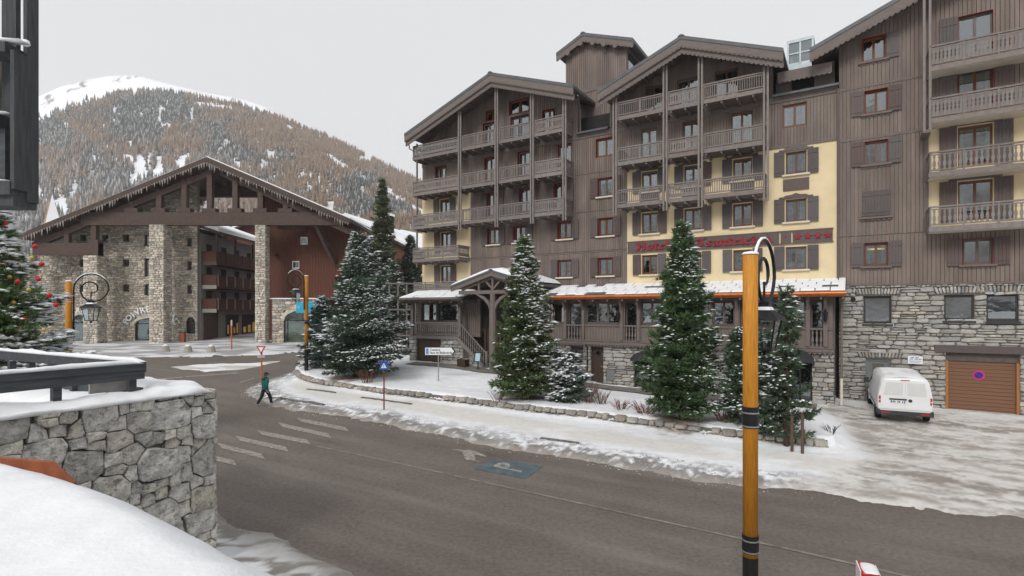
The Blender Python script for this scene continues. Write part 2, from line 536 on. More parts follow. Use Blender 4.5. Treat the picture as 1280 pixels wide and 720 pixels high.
def verge_height(P):
    """height of the snow surface, and how far inside the verge a point lies"""
    ins = in_poly(P, VERGE)
    ed = seg_dist(P, EDGE) * np.where(ins, 1, -1)
    n1 = fbm(P[:, 0] * 0.9, P[:, 1] * 0.9, 4) - 0.5
    n2 = fbm(P[:, 0] * 3.1 + 40, P[:, 1] * 3.1, 4) - 0.5
    n3 = fbm(P[:, 0] * 7.0 + 11, P[:, 1] * 7.0, 3) - 0.5
    e2 = ed + n1 * 0.55 + n2 * 0.35
    fo = in_poly(P, FORE)
    fd = seg_dist(P, FORE + FORE[:1]) * np.where(fo, 1, -1)
    fw = sstep(-0.5, 0.4, fd)
    h_snow = -0.06 + 0.16 * sstep(0.0, 0.75, e2) + 0.04 * sstep(0.5, 1.1, e2) * sstep(2.2, 1.5, e2) + n2 * 0.06 * sstep(0, 0.6, e2) + n3 * 0.05 * sstep(0.2, 0.8, e2) * sstep(2.4, 1.2, e2)
    # ploughed clods along the kerb
    cl = np.clip(n3 * 3.2 + n2 * 1.2 - 0.25, 0, 0.5)
    h_snow = h_snow + 0.10 * cl * sstep(0.3, 0.8, e2) * sstep(2.1, 1.3, e2)
    h_fore = -0.06 + 0.09 * sstep(0.0, 0.9, e2) + n2 * 0.03 + n1 * 0.03
    h = h_snow * (1 - fw) + h_fore * fw
    bk = in_poly(P, BANK)
    bd = seg_dist(P, WALLP + LOBE) * np.where(bk, 1, -1)
    fd0 = front_d(P[:, 0], P[:, 1])
    top = 0.40 * sstep(3.0, 6.5, fd0) + 0.10 + n1 * 0.12 + n2 * 0.05
    sl_ = (P[:, 0] - HP0[0]) * TX + (P[:, 1] - HP0[1]) * TY
    top = top + 0.52 * sstep(-4, -23, sl_) * sstep(9.0, 2.5, fd0)
    wallp = seg_dist(P, WALLP)
    soft = np.where(wallp < seg_dist(P, LOBE), 0.22, 1.1)
    bw = sstep(0.02, soft, bd + 0.0 * n1)
    h = h * (1 - bw) + np.maximum(h, top) * bw
    # snow heaped at the foot of the low wall
    h = h + 0.10 * sstep(0.7, 0.1, wallp) * (1 - bw) * (0.4 + fbm(P[:, 0] * 0.6, P[:, 1] * 0.6, 3))
    # ploughed heap by the crossing sign
    return g(P[:, 0], P[:, 1]) + h, ed, e2, fw, bw, fd0, n1, n2, n3
def snow_z(x, y):
    return float(verge_height(np.array([[x, y]], float))[0][0])

RES = 0.13
ax = np.arange(-22, 31, RES); ay = np.arange(7.5, 46, RES)
gx, gy = np.meshgrid(ax, ay)
P = np.stack([gx.ravel(), gy.ravel()], -1)
hz, ed, e2, fw, bw, fd0, n1, n2, n3 = verge_height(P)
white = np.array([0.87, 0.89, 0.92])
col = np.tile(white, (len(P), 1)).astype(float)
def blend(c, w, target):
    return c * (1 - w[:, None]) + np.array(target) * w[:, None]
# trodden pavement band
band = sstep(2.2, 3.0, ed) * sstep(5.0, 4.2, ed) * (1 - bw) * sstep(0.30, 0.55, fbm(P[:, 0] * 0.5, P[:, 1] * 0.5, 4) + 0.1)
col = blend(col, 0.7 * band, (0.70, 0.67, 0.61))
# grey slush beside the road
slw = sstep(2.6, 0.6, ed + n1 * 1.4)
mott = sstep(0.40, 0.56, fbm(P[:, 0] * 4.5, P[:, 1] * 4.5, 4) + 0.12 * sstep(1.6, 0.4, ed))
col = blend(col, 0.9 * slw * mott * (1 - bw), (0.165, 0.15, 0.138))
col = blend(col, 0.9 * sstep(0.80, 0.25, ed + n1 * 0.5), (0.36, 0.325, 0.285))
# forecourt: trodden, driven ice with tracks parallel to the house
u = (P[:, 0] * TX + P[:, 1] * TY); w_ = (P[:, 0] * NX + P[:, 1] * NY)
trk = fbm(u * 0.35 + 1.5 * fbm(u * 0.2, w_ * 0.2, 3), w_ * 1.5, 5)
fmix = fbm(P[:, 0] * 1.6, P[:, 1] * 1.6, 5)
fine = fbm(u * 2.4 + 3, w_ * 5.2, 4)
dirt = sstep(0.38, 0.66, 0.30 * trk + 0.22 * fmix + 0.48 * fine)
fcol = np.array([0.72, 0.705, 0.68]) * (1 - dirt[:, None]) + np.array([0.38, 0.345, 0.31]) * dirt[:, None]
fcol = blend(fcol, 0.8 * sstep(2.2, 0.4, fd0 + 1.5 * n1) * sstep(0.3, 0.6, fmix + 0.1), (0.84, 0.86, 0.88))
wet = sstep(0.54, 0.66, fbm(u * 0.3 + 30, w_ * 1.1 + 12, 4))
fcol = blend(fcol, 0.45 * wet * sstep(0.35, 0.6, fine), (0.22, 0.198, 0.178))
col = col * (1 - fw[:, None]) + fcol * fw[:, None]
# fallen needles under the big trees
for (tx, ty), rr in ((tuple(G(435, 474, 0.4)[:2]), 1.7), (tuple(G(845, 527, 0.4)[:2]), 1.5), (tuple(G(655, 500, 0.4)[:2]), 1.2)):
    dd = np.hypot(P[:, 0] - tx, P[:, 1] - ty)
    col = blend(col, 0.85 * sstep(rr, rr * 0.35, dd + n2 * 1.4), (0.20, 0.115, 0.07))
vv = np.stack([P[:, 0], P[:, 1], hz], -1)
keepv = (e2 > -0.25) & (fd0 > -0.4)
faces = grid_faces(len(ax), len(ay), keepv)
isf = fw[faces].mean(1) > 0.5
a, b_, c_ = compact(vv, faces[~isf], col)
link('snow_verge', fast_mesh('snow_verge', a, b_, M_SNOWC, c_, True, 4), kind='structure')
a, b_, c_ = compact(vv, faces[isf], col)
link('forecourt', fast_mesh('forecourt', a, b_, M_SNOWC, c_, True, 4), kind='structure')

# lengths of kerb that show through the snow
M_KERB = mat('dark_kerb_stone', (0.16, 0.145, 0.13), 0.9, 0.25, 6)
for a, b in (((335, 497), (406, 508)), ((452, 497), (515, 505.5)), ((676, 549), (724, 556)), ((384, 487), (420, 491))):
    p, q = G(a[0], a[1], 0.1), G(b[0], b[1], 0.1)
    n_ = max(2, int((q - p).length / 1.0))
    for i in range(n_):
        u0, u1 = p.lerp(q, i / n_), p.lerp(q, (i + 0.96) / n_)
        MB().beam((u0.x, u0.y, snow_z(u0.x, u0.y) + 0.005), (u1.x, u1.y, snow_z(u1.x, u1.y) + 0.005), 0.16, 0.1).build('kerb_stone', M_KERB, road)
# cleared path along the hotel front
M_PATH = mat('damp_paving', (0.20, 0.185, 0.165), 0.8, 0.3, 1.5, 0.4, 20)
def strip_path(name, s0, s1, d0, d1, lift):
    ns = 60
    ss = np.linspace(s0, s1, ns); ds = np.linspace(d0, d1, 8)
    vs = []
    for d in ds:
        for s in ss:
            x, y = hotel_world(s, d + 0.25 * math.sin(s * 0.9) + 0.35 * float(fbm(s * 0.7, 3.3, 3)))
            vs.append((x, y, snow_z(x, y) + lift))
    return link(name, fast_mesh(name, np.array(vs), grid_faces(ns, 8), M_PATH, None, True, 4), kind='structure')
strip_path('path', -26.5, -0.8, 2.1, 3.5, 0.05)

# plaza on the far side of the side road, with the little traffic island of snow
def snow_patch(name, poly, res, lift, colour, colour2, edge=0.6, kind='structure', tex=0.55):
    xs = [p[0] for p in poly]; ys = [p[1] for p in poly]
    ax = np.arange(min(xs) - 1, max(xs) + 1, res); ay = np.arange(min(ys) - 1, max(ys) + 1, res)
    gx, gy = np.meshgrid(ax, ay)
    P = np.stack([gx.ravel(), gy.ravel()], -1)
    d = seg_dist(P, poly + poly[:1]) * np.where(in_poly(P, poly), 1, -1)
    n = fbm(P[:, 0] * 0.7, P[:, 1] * 0.7, 5) - 0.5
    e = d + n * edge * 2.5
    h = g(P[:, 0], P[:, 1]) - 0.06 + (lift + 0.06) * sstep(0, edge, e) + 0.05 * n
    t = sstep(0.42, 0.6, fbm(P[:, 0] * tex + 7, P[:, 1] * tex * 2, 5))
    if tex > 1: h = h + 0.05 * (fbm(P[:, 0] * 5, P[:, 1] * 5, 4) - 0.5); t = t * sstep(-0.2, 1.6, d + n)
    c = np.array(colour) * (1 - t[:, None]) + np.array(colour2) * t[:, None]
    f = grid_faces(len(ax), len(ay), e > -0.5 * edge)
    a, b_, c_ = compact(np.stack([P[:, 0], P[:, 1], h], -1), f, c)
    return link(name, fast_mesh(name, a, b_, M_SNOWC, c_, True, 4), kind=kind)
PLAZA = [tuple(G(*p)[:2]) for p in [(-200, 452), (60, 450), (180, 447), (260, 446.5), (330, 444.5), (366, 441), (400, 437)]] + [(-14, 92), (-75, 92), (-75, 60)]
snow_patch('plaza', PLAZA, 0.45, 0.10, (0.38, 0.375, 0.37), (0.74, 0.755, 0.78))
ISL = [tuple(G(*p)[:2]) for p in [(205, 459), (250, 455), (330, 453), (352, 451), (330, 457), (300, 463), (262, 466), (235, 464)]]
snow_patch('snow_streak', ISL, 0.2, 0.04, (0.55, 0.52, 0.48), (0.84, 0.85, 0.86), 0.5)
NEAR = [tuple(G(*p)[:2]) for p in [(268, 634), (310, 650), (365, 672), (420, 698), (490, 735), (580, 790)]] + [(-1.0, 4.5), (-12, 4), (-12, 18), (-8.2, 15.5)]
snow_patch('roadside_snow', NEAR, 0.1, 0.10, (0.27, 0.25, 0.23), (0.84, 0.86, 0.88), 0.35, tex=2.2)

# ------------------------------------------------------------------ paint on the road (children of the road)
M_PAINT = mat('worn_white_road_paint', (0.285, 0.262, 0.235), 0.75, 0.48, 9, 0.2, 30, detail=8)
M_BLUEP = mat('faded_blue_road_paint', (0.095, 0.128, 0.145), 0.75, 0.3, 3, 0.2, 30, detail=8)
def road_poly(name, px, m, lift):
    """a flat painted shape whose corners are given where they lie on the road"""
    ps = [G(*p) for p in px]
    mb = MB()
    mb.add([(p.x, p.y, p.z + lift) for p in ps], [tuple(range(len(ps)))])
    me = mb.mesh(name, m)
    if me.polygons[0].normal.z < 0:
        me.flip_normals()
    return link(name, me, road)
for a, b, t in [((258, 571), (292, 579), 7), ((271, 557), (327, 571), 7), ((294, 548), (357, 562), 6.5), ((322, 541), (384, 553), 6), ((347, 531), (410, 545), 6), ((371, 525), (432, 537), 5.5)]:
    road_poly('crossing_stripe', [(a[0], a[1] - t / 2), (b[0], b[1] - t / 2), (b[0] + 4, b[1] + t / 2), (a[0] + 6, a[1] + t / 2)], M_PAINT, 0.012)
M_LINE = mat('faded_lane_paint', (0.225, 0.20, 0.178), 0.75, 0.42, 3, 0.2, 30, detail=8)
cl = [(387, 556), (440, 567), (500, 580), (560, 593), (600, 602), (700, 624), (800, 646), (900, 668), (1000, 690), (1065, 705), (1140, 722)]
for p, q in zip(cl[:-1], cl[1:]):
    t = 1.1 * (p[1] - HY) / 235
    t *= 0.8
    road_poly('lane_line', [(p[0], p[1] - t), (q[0], q[1] - t), (q[0], q[1] + t), (p[0], p[1] + t)], M_LINE, 0.012)
road_poly('parking_bay_paint', [(592, 586.5), (621, 573.5), (680, 583), (656, 599)], M_BLUEP, 0.008)
road_poly('parking_letter', [(615, 583.5), (622, 579.5), (630, 578.7), (637, 580.5), (637.5, 584), (634.5, 586), (653, 589.2), (651, 590.8)], M_PAINT, 0.016)
road_poly('parking_letter_eye', [(624, 582.8), (628, 581.2), (632, 581.8), (631, 584.2)], M_BLUEP, 0.020)
road_poly('direction_arrow', [(562, 561.5), (577, 562.5), (590, 562.8), (592, 563.6), (609, 570.5), (606, 571.2), (593, 568.5), (594, 575.5), (601, 576.7), (598, 577.8), (582, 574.6), (577, 564.5)], M_PAINT, 0.012)
for a, b in [((300, 478), (318, 473)), ((232, 471), (296, 466.5)), ((196, 474), (228, 471.6))]:
    road_poly('give_way_line', [(a[0], a[1] - 0.6), (b[0], b[1] - 0.6), (b[0], b[1] + 0.6), (a[0], a[1] + 0.6)], M_PAINT, 0.012)

# ------------------------------------------------------------------ mountains and their woods
def interp(pts, x):
    return np.interp(x, [p[0] for p in pts], [p[1] for p in pts])
def mountain_mat():
    m = bpy.data.materials.new('snowy_scree')
    m.use_nodes = True
    N, L = m.node_tree.nodes, m.node_tree.links
    b = N['Principled BSDF']; b.inputs['Roughness'].default_value = 0.9
    tc = N.new('ShaderNodeTexCoord')
    n = N.new('ShaderNodeTexNoise'); n.inputs['Scale'].default_value = 0.02; n.inputs['Detail'].default_value = 10; n.inputs['Roughness'].default_value = 0.7
    L.new(tc.outputs['Object'], n.inputs['Vector'])
    r = N.new('ShaderNodeValToRGB')
    r.color_ramp.elements[0].position = 0.57; r.color_ramp.elements[0].color = (0.80, 0.82, 0.86, 1)
    r.color_ramp.elements[1].position = 0.64; r.color_ramp.elements[1].color = (0.20, 0.18, 0.17, 1)
    L.new(n.outputs['Fac'], r.inputs[0]); L.new(r.outputs[0], b.inputs['Base Color'])
    return m
M_MTN = mountain_mat()
RIDGE = [(-800, 330), (-300, 230), (-60, 175), (46, 148), (100, 127), (150, 116), (200, 114), (255, 124), (300, 131), (335, 143), (400, 168), (440, 186), (480, 206), (520, 226), (620, 275), (760, 335), (1000, 370), (1400, 380)]
RY, BY = 820.0, 210.0
def mtn_z(px, v):
    zr = H + (HY - interp(RIDGE, px)) * RY / F
    v_ = np.clip(v, 0, 1)
    z = 8 + (zr - 8) * v_ ** 1.12
    z = z + (fbm(np.asarray(px) * 0.012 + 3, np.asarray(v) * 4.0, 5) - 0.5) * 46 * np.sin(np.pi * v_) 
    return np.where(v > 1, zr - (v - 1) * 500, z)
pxs = np.linspace(-480, 1150, 300); vsn = np.concatenate([np.linspace(0, 1, 90), np.linspace(1.02, 1.5, 8)])
gp, gv = np.meshgrid(pxs, vsn)
Yg = BY + (RY - BY) * gv
mv = np.stack([(gp - CX) / F * Yg, Yg, mtn_z(gp, gv)], -1).reshape(-1, 3)
link('mountain', fast_mesh('mountain', mv, grid_faces(len(pxs), len(vsn)), M_MTN, None, True, 4), kind='structure')
PEAK = [(-800, 260), (-200, 170), (0, 135), (46, 120), (75, 107), (110, 98), (135, 93.5), (165, 92.5), (180, 95), (215, 104), (250, 113), (300, 122), (330, 131), (420, 190), (700, 320), (1200, 380)]
PY = 1250.0
pz = np.linspace(0, 1.4, 70)
gp, gv = np.meshgrid(pxs, pz)
Yg = 860 + (PY - 860) * gv
zr = H + (HY - interp(PEAK, gp)) * PY / F
zz = np.where(gv <= 1, 30 + (zr - 30) * np.clip(gv, 0, 1) ** 1.3, zr - (gv - 1) * 400)
zz = zz + (fbm(gp * 0.03, gv * 7, 6) - 0.5) * 42 * np.clip(np.sin(np.pi * np.clip(gv, 0, 1)), 0, 1)
mv = np.stack([(gp - CX) / F * Yg, Yg, zz], -1).reshape(-1, 3)
link('mountain', fast_mesh('mountain', mv, grid_faces(len(pxs), len(pz)), M_MTN, None, True, 4), kind='structure')
# the other side of the valley, behind the viewer
bx = np.linspace(-1800, 1800, 80); by = np.linspace(0, 1, 30)
gp, gv = np.meshgrid(bx, by)
zz = 4 + (330 + 170 * (fbm(gp * 0.0016, gv * 0 + 9, 4) - 0.3)) * gv ** 1.2 + (fbm(gp * 0.01, gv * 5, 5) - 0.5) * 60 * gv
mv = np.stack([gp, -190 - 700 * gv, zz], -1).reshape(-1, 3)
link('mountain', fast_mesh('mountain', mv, grid_faces(len(bx), len(by))[:, ::-1], mat('wooded_slope', (0.22, 0.17, 0.13), 0.9, 0.3, 0.03, hue2=(0.62, 0.62, 0.63), detail=9), None, True, 4), kind='structure')

def forest(n):
    px = RNG.uniform(-140, 700, n * 4)
    v = RNG.uniform(0.06, 1.0, n * 4) ** 0.8
    Y = BY + (RY - BY) * v
    z = mtn_z(px, v)
    py = HY - (z - H) * F / Y
    dens = fbm(px * 0.085, py * 0.05, 4)
    acc = dens > 0.28 + 0.10 * sstep(160, 215, py) * sstep(360, 160, px)
    # the bare slope and its chutes
    clr = np.abs((py - 205) - (px - 425) * 0.62) < 1 + 13 * (fbm(px * 0.06, py * 0.06, 3) - 0.25)
    acc &= ~((px > 405) & (clr) & (fbm(px * 0.08, py * 0.08, 3) > 0.3))
    acc &= ~((np.abs(px - 268) < 22) & (np.abs(py - 134 - (px - 268) * 0.15) < 3.2))
    acc &= ~((px < 140) & (py < 153 - (px - 46) * 0.36 + 14 * (dens - 0.5)) & (RNG.random(len(px)) < 0.9))
    idx = np.nonzero(acc)[0][:n]
    px, v, Y, z, py = px[idx], v[idx], Y[idx], z[idx], py[idx]
    X = (px - CX) / F * Y
    k = len(idx)
    hgt = RNG.uniform(4.5, 10.5, k) * (0.75 + 0.5 * fbm(px * 0.05, py * 0.05 + 4, 3)); rad = hgt * RNG.uniform(0.12, 0.2, k)
    kind_n = fbm(px * 0.018 + 9, py * 0.03, 4) + RNG.normal(0, 0.07, k)
    low = sstep(150, 235, py)
    larch = (kind_n + 0.24 * sstep(190, 330, px) + 0.1 * sstep(165, 130, py)) > 0.60
    c = np.where(larch[:, None], np.array([0.225, 0.155, 0.100]), np.array([0.055, 0.068, 0.066]))
    frost = np.clip(0.08 + 0.55 * low * sstep(420, 200, px), 0, 1) * RNG.uniform(0.2, 1.0, k)
    c = c * (1 - frost[:, None]) + np.array([0.40, 0.38, 0.375]) * frost[:, None]
    c = c * RNG.uniform(0.7, 1.25, (k, 1))
    ns = 5
    V, T, Cc = [], [], []
    off = 0
    for lo, hi, rw in ((0.05, 0.62, 1.0), (0.42, 1.0, 0.62)):
        ang = RNG.uniform(0, 6.28, k)[:, None] + np.arange(ns) * 2 * math.pi / ns
        rr = (rad * rw)[:, None] * RNG.uniform(0.7, 1.3, (k, ns))
        base = np.stack([X[:, None] + rr * np.cos(ang), Y[:, None] + rr * np.sin(ang), (z + hgt * lo)[:, None] + 0 * ang], -1)
        tip = np.stack([X, Y, z + hgt * hi], -1)[:, None, :]
        vv = np.concatenate([base, tip], 1)
        i0 = off + np.arange(k)[:, None] * (ns + 1)
        for j in range(ns):
            T.append(np.concatenate([i0 + j, i0 + (j + 1) % ns, i0 + ns], 1))
        V.append(vv.reshape(-1, 3))
        cc = np.repeat(c, ns + 1, 0).reshape(k, ns + 1, 3).copy()
        sn = (RNG.random((k, 1, 1)) < 0.35) & (~larch)[:, None, None]
        cc[:, ns:] = np.where(sn, cc[:, ns:] * 0.3 + 0.5, cc[:, ns:])
        Cc.append(cc.reshape(-1, 3))
        off += k * (ns + 1)
    return np.concatenate(V), np.concatenate(T), np.concatenate(Cc)
fv, ft, fc = forest(40000)
link('forest', fast_mesh('forest', fv, ft, mat('wooded_foliage', (1, 1, 1), 0.9, 0.1, 0.2, attr=True, spec=0.1), fc), label='larch and spruce wood covering the snowy mountainside', category='forest', kind='stuff')
# ------------------------------------------------------------------ building kit (local frame: x along the front, y inwards, z up)
def strips(mb, x0, x1, dx, gap, z0, zt, ops, y0, y1, jit=0.0):
    """vertical boards between x0 and x1 from z0 to zt(x), cut round the openings (xa, xb, za, zb)"""
    ztf = zt if callable(zt) else (lambda x: zt)
    n = max(1, int(round((x1 - x0) / dx)))
    for i in range(n):
        a, b = x0 + (x1 - x0) * i / n, x0 + (x1 - x0) * (i + 1) / n
        cuts = sorted({a, b} | {e for o in ops for e in o[:2] if a < e < b})
        yj = y0 + random.uniform(-jit, jit)
        q_ = random.uniform(0.90, 1.11); bc = (q_ * random.uniform(0.97, 1.04), q_, q_ * random.uniform(0.95, 1.03)) if jit else None
        for p, q in zip(cuts[:-1], cuts[1:]):
            m = (p + q) / 2
            pp = p + (gap / 2 if p == a else 0); qq = q - (gap / 2 if q == b else 0)
            if qq - pp < 0.003: continue
            iv = sorted((o[2], o[3]) for o in ops if o[0] - 1e-6 < m < o[1] + 1e-6)
            lo = z0
            for za, zb in iv:
                if min(za, ztf(m)) > lo + 0.01:
                    mb.box(pp, qq, yj, y1, lo, min(za, ztf(m)), bc)
                lo = max(lo, zb)
            tp, tq = ztf(pp), ztf(qq)
            if min(tp, tq) > lo + 0.01:
                mb.hexa([(pp, yj, lo), (qq, yj, lo), (qq, y1, lo), (pp, y1, lo)], [(pp, yj, tp), (qq, yj, tq), (qq, y1, tq), (pp, y1, tp)], bc)
_MC = {}
def cached(key, fn):
    if key not in _MC:
        _MC[key] = fn()
    return _MC[key]
def frame_mesh(w, h, mull, fm, horizontal=False):
    def f():
        mb = MB(); t = 0.075
        mb.box(-w / 2, -w / 2 + t, 0, 0.09, -h / 2, h / 2); mb.box(w / 2 - t, w / 2, 0, 0.09, -h / 2, h / 2)
        mb.box(-w / 2 + t, w / 2 - t, 0.004, 0.09, h / 2 - t, h / 2); mb.box(-w / 2 + t, w / 2 - t, 0.004, 0.09, -h / 2, -h / 2 + t)
        iw = w - 2 * t
        for i in range(1, mull + 1):
            c = -w / 2 + t + iw * i / (mull + 1)
            mb.box(c - 0.055, c + 0.055, 0.012, 0.085, -h / 2 + t, h / 2 - t)
        for i in range(mull + 1):      # casement rails round each pane
            a = -w / 2 + t + iw * i / (mull + 1) + (0.055 if i else 0); b = -w / 2 + t + iw * (i + 1) / (mull + 1) - (0.055 if i < mull else 0)
            mb.box(a, b, 0.02, 0.075, h / 2 - t - 0.05, h / 2 - t - 0.001); mb.box(a, b, 0.02, 0.075, -h / 2 + t + 0.001, -h / 2 + t + 0.06)
        return mb.mesh('window', fm)
    return cached(('fr', round(w, 2), round(h, 2), mull, fm.name), f)
def pane_mesh(w, h, gm=None):
    return cached(('pn', round(w, 3), round(h, 3), gm.name if gm else ''), lambda: MB().box(-w / 2, w / 2, 0.045, 0.053, -h / 2, h / 2).mesh('pane', gm or M_GLASS))
def shutter_mesh(w, h):
    def f():
        mb = MB(); n = max(3, int(w / 0.12))
        for i in range(n):
            a = -w / 2 + w * i / n
            mb.box(a + 0.004, a + w / n - 0.004, -0.04, 0, -h / 2, h / 2)
        mb.box(-w / 2 + 0.01, w / 2 - 0.01, -0.062, -0.04, h * 0.30, h * 0.30 + 0.09)
        mb.box(-w / 2 + 0.01, w / 2 - 0.01, -0.062, -0.04, -h * 0.36, -h * 0.36 + 0.09)
        mb.box(-w / 2, w / 2, -0.01, 0.012, -h / 2 + 0.01, h / 2 - 0.01)
        return mb.mesh('shutter', M_SHUT)
    return cached(('sh', round(w, 2), round(h, 2)), f)
def scallop(mb, x0, x1, z, hgt, y0, y1, step=0.22):
    n = max(2, int((x1 - x0) / step))
    for i in range(n):
        a = x0 + (x1 - x0) * i / n; b = x0 + (x1 - x0) * (i + 1) / n; m = (a + b) / 2
        mb.prism([(a, z), (b, z), (b - (b - a) * 0.12, z - hgt * 0.6), (m, z - hgt), (a + (b - a) * 0.12, z - hgt * 0.6)], y0, y1)
def sill_mesh(w, pale):
    def f():
        mb = MB()
        mb.box(-w / 2 - 0.16, w / 2 + 0.16, -0.14, 0.02, -0.09, 0.0)
        if not pale:
            scallop(mb, -w / 2 - 0.14, w / 2 + 0.14, -0.09, 0.11, -0.06, -0.025)
        return mb.mesh('sill', M_SILL if pale else M_WOODH)
    return cached(('si', round(w, 2), pale), f)
def lintel_mesh(w):
    def f():
        mb = MB(); a = w / 2
        top = [(-a - 0.32, 0.02), (-a - 0.30, 0.10), (-a - 0.12, 0.09), (-a + 0.02, 0.17), (-0.22, 0.18), (0, 0.27), (0.22, 0.18), (a - 0.02, 0.17), (a + 0.12, 0.09), (a + 0.30, 0.10), (a + 0.32, 0.02), (a, 0.0), (-a, 0.0)]
        mb.prism(list(reversed(top)), -0.10, -0.02)
        return mb.mesh('lintel', M_SHUT)
    return cached(('li', round(w, 2)), f)
def curtain_mesh(w, h, fr):
    def f():
        mb = MB(); n = 7
        for sgn in (-1, 1):
            x0 = sgn * w / 2; x1 = sgn * (w / 2 - w * fr)
            for i in range(n):
                a = x0 + (x1 - x0) * i / n; b = x0 + (x1 - x0) * (i + 1) / n
                mb.box(a, b, 0.2 + 0.03 * (i % 2), 0.22 + 0.03 * (i % 2), -h / 2, h / 2)
        return mb.mesh('curtain', M_CURT)
    return cached(('cu', round(w, 2), round(h, 2), round(fr, 2)), f)

def make_window(P, s, zc, w=0.95, h=1.18, shut='both', sill='pale', lintel=False, frame=None, y=0.0, mull=1, curtain=None, red=False, glass=None, sw=None):
    """a window part with frame, panes, shutters, sill; returns the opening it needs"""
    fm = frame or M_FRAME
    if shut == 'closed':
        o = link('window', MB().box(-w / 2, w / 2, 0.0, 0.05, -h / 2, h / 2).mesh('window', M_SHUT), P, (s, y + 0.02, zc))
        link('shutter', shutter_mesh(w + 0.1, h + 0.08), o, (0, -0.06, 0))
        link('sill', sill_mesh(w, False), o, (0, -0.06, -h / 2 - 0.08))
        return (s - w / 2, s + w / 2, zc - h / 2, zc + h / 2)
    o = link('window', frame_mesh(w, h, mull, fm), P, (s, y + 0.10, zc))
    t = 0.075; iw = w - 2 * t
    for i in range(mull + 1):
        pw = iw / (mull + 1)
        link('pane', pane_mesh(pw - 0.01, h - 2 * t - 0.01, glass), o, (-w / 2 + t + pw * (i + 0.5), 0, 0), (random.uniform(-0.012, 0.012), 0, random.uniform(-0.02, 0.02)))
    if red:
        mb = MB()
        mb.box(-w / 2 - 0.002, -w / 2 + 0.012, -0.17, -0.004, -h / 2, h / 2); mb.box(w / 2 - 0.012, w / 2 + 0.002, -0.17, -0.004, -h / 2, h / 2)
        mb.box(-w / 2 + 0.013, w / 2 - 0.013, -0.17, -0.004, h / 2 - 0.012, h / 2)
        link('reveal', cached(('rv', round(w, 2), round(h, 2)), lambda: mb.mesh('reveal', M_RED)), o)
    cf = random.choice([0.0, 0.16, 0.24, 0.32]) if curtain is None else curtain
    if cf:
        link('curtain', curtain_mesh(w - 0.1, h - 0.1, cf), o)
    if shut:
        sw_ = sw or max(0.42, w * 0.52)
        for sg, nm in ((-1, 'L'), (1, 'R')):
            if shut == 'both' or shut == nm:
                link('shutter', shutter_mesh(sw_, h + 0.08), o, (sg * (w / 2 + 0.04 + sw_ / 2), -0.165, 0))
    if sill:
        link('sill', sill_mesh(w, sill == 'pale'), o, (0, -0.10, -h / 2))
    if lintel:
        link('lintel', lintel_mesh(w), o, (0, -0.10, h / 2 + 0.04))
    return (s - w / 2, s + w / 2, zc - h / 2, zc + h / 2)

def baluster_mesh(style, hb):
    def f():
        mb = MB(); h2 = hb / 2
        if style == 'picket':
            mb.box(-0.02, 0.02, -0.018, 0.018, -h2, h2)
        elif style == 'panel':         # wide sawn boards, nearly touching
            w, n = 0.066, 0.036
            r = [(w, -h2), (w, -h2 * 0.55), (n, -h2 * 0.40), (n, -h2 * 0.1), (w, 0.0), (n, h2 * 0.1), (n, h2 * 0.40), (w, h2 * 0.55), (w, h2)]
            mb.prism(r + [(-a, b) for a, b in reversed(r)], -0.014, 0.014)
        elif style == 'sawn':          # flat chalet balusters with a belly
            r = [(0.050, -h2), (0.050, -h2 * 0.86), (0.028, -h2 * 0.72), (0.060, -h2 * 0.38), (0.062, -h2 * 0.12), (0.030, h2 * 0.25), (0.028, h2 * 0.5), (0.055, h2 * 0.70), (0.030, h2 * 0.84), (0.050, h2 * 0.92), (0.050, h2)]
            mb.prism(r + [(-a, b) for a, b in reversed(r)], -0.016, 0.016)
        else:                          # turned balusters
            mb.lathe([(0.045, -h2), (0.045, -h2 * 0.8), (0.028, -h2 * 0.7), (0.062, -h2 * 0.3), (0.030, h2 * 0.3), (0.055, h2 * 0.6), (0.030, h2 * 0.75), (0.045, h2 * 0.85), (0.045, h2)], 6)
        return mb.mesh('baluster', M_WOODL)
    return cached(('bl', style, round(hb, 2)), f)
def put_balusters(parent, style, p, q, z0, z1, step, separate, acc):
    """a row of balusters from p=(x,y) to q=(x,y)"""
    L = math.hypot(q[0] - p[0], q[1] - p[1]); n = max(1, int(L / step)); rot = math.atan2(q[1] - p[1], q[0] - p[0])
    me = baluster_mesh(style, z1 - z0)
    for i in range(n):
        t = (i + 0.5) / n
        loc = (p[0] + (q[0] - p[0]) * t, p[1] + (q[1] - p[1]) * t, (z0 + z1) / 2)
        if separate:
            link('baluster', me, parent, loc, (0, 0, rot))
        else:
            c, s_ = math.cos(rot), math.sin(rot)
            acc.add([(loc[0] + v.co.x * c - v.co.y * s_, loc[1] + v.co.x * s_ + v.co.y * c, loc[2] + v.co.z) for v in me.vertices], [tuple(f.vertices) for f in me.polygons])
STEP = {'picket': 0.118, 'panel': 0.14, 'sawn': 0.185, 'turned': 0.2}
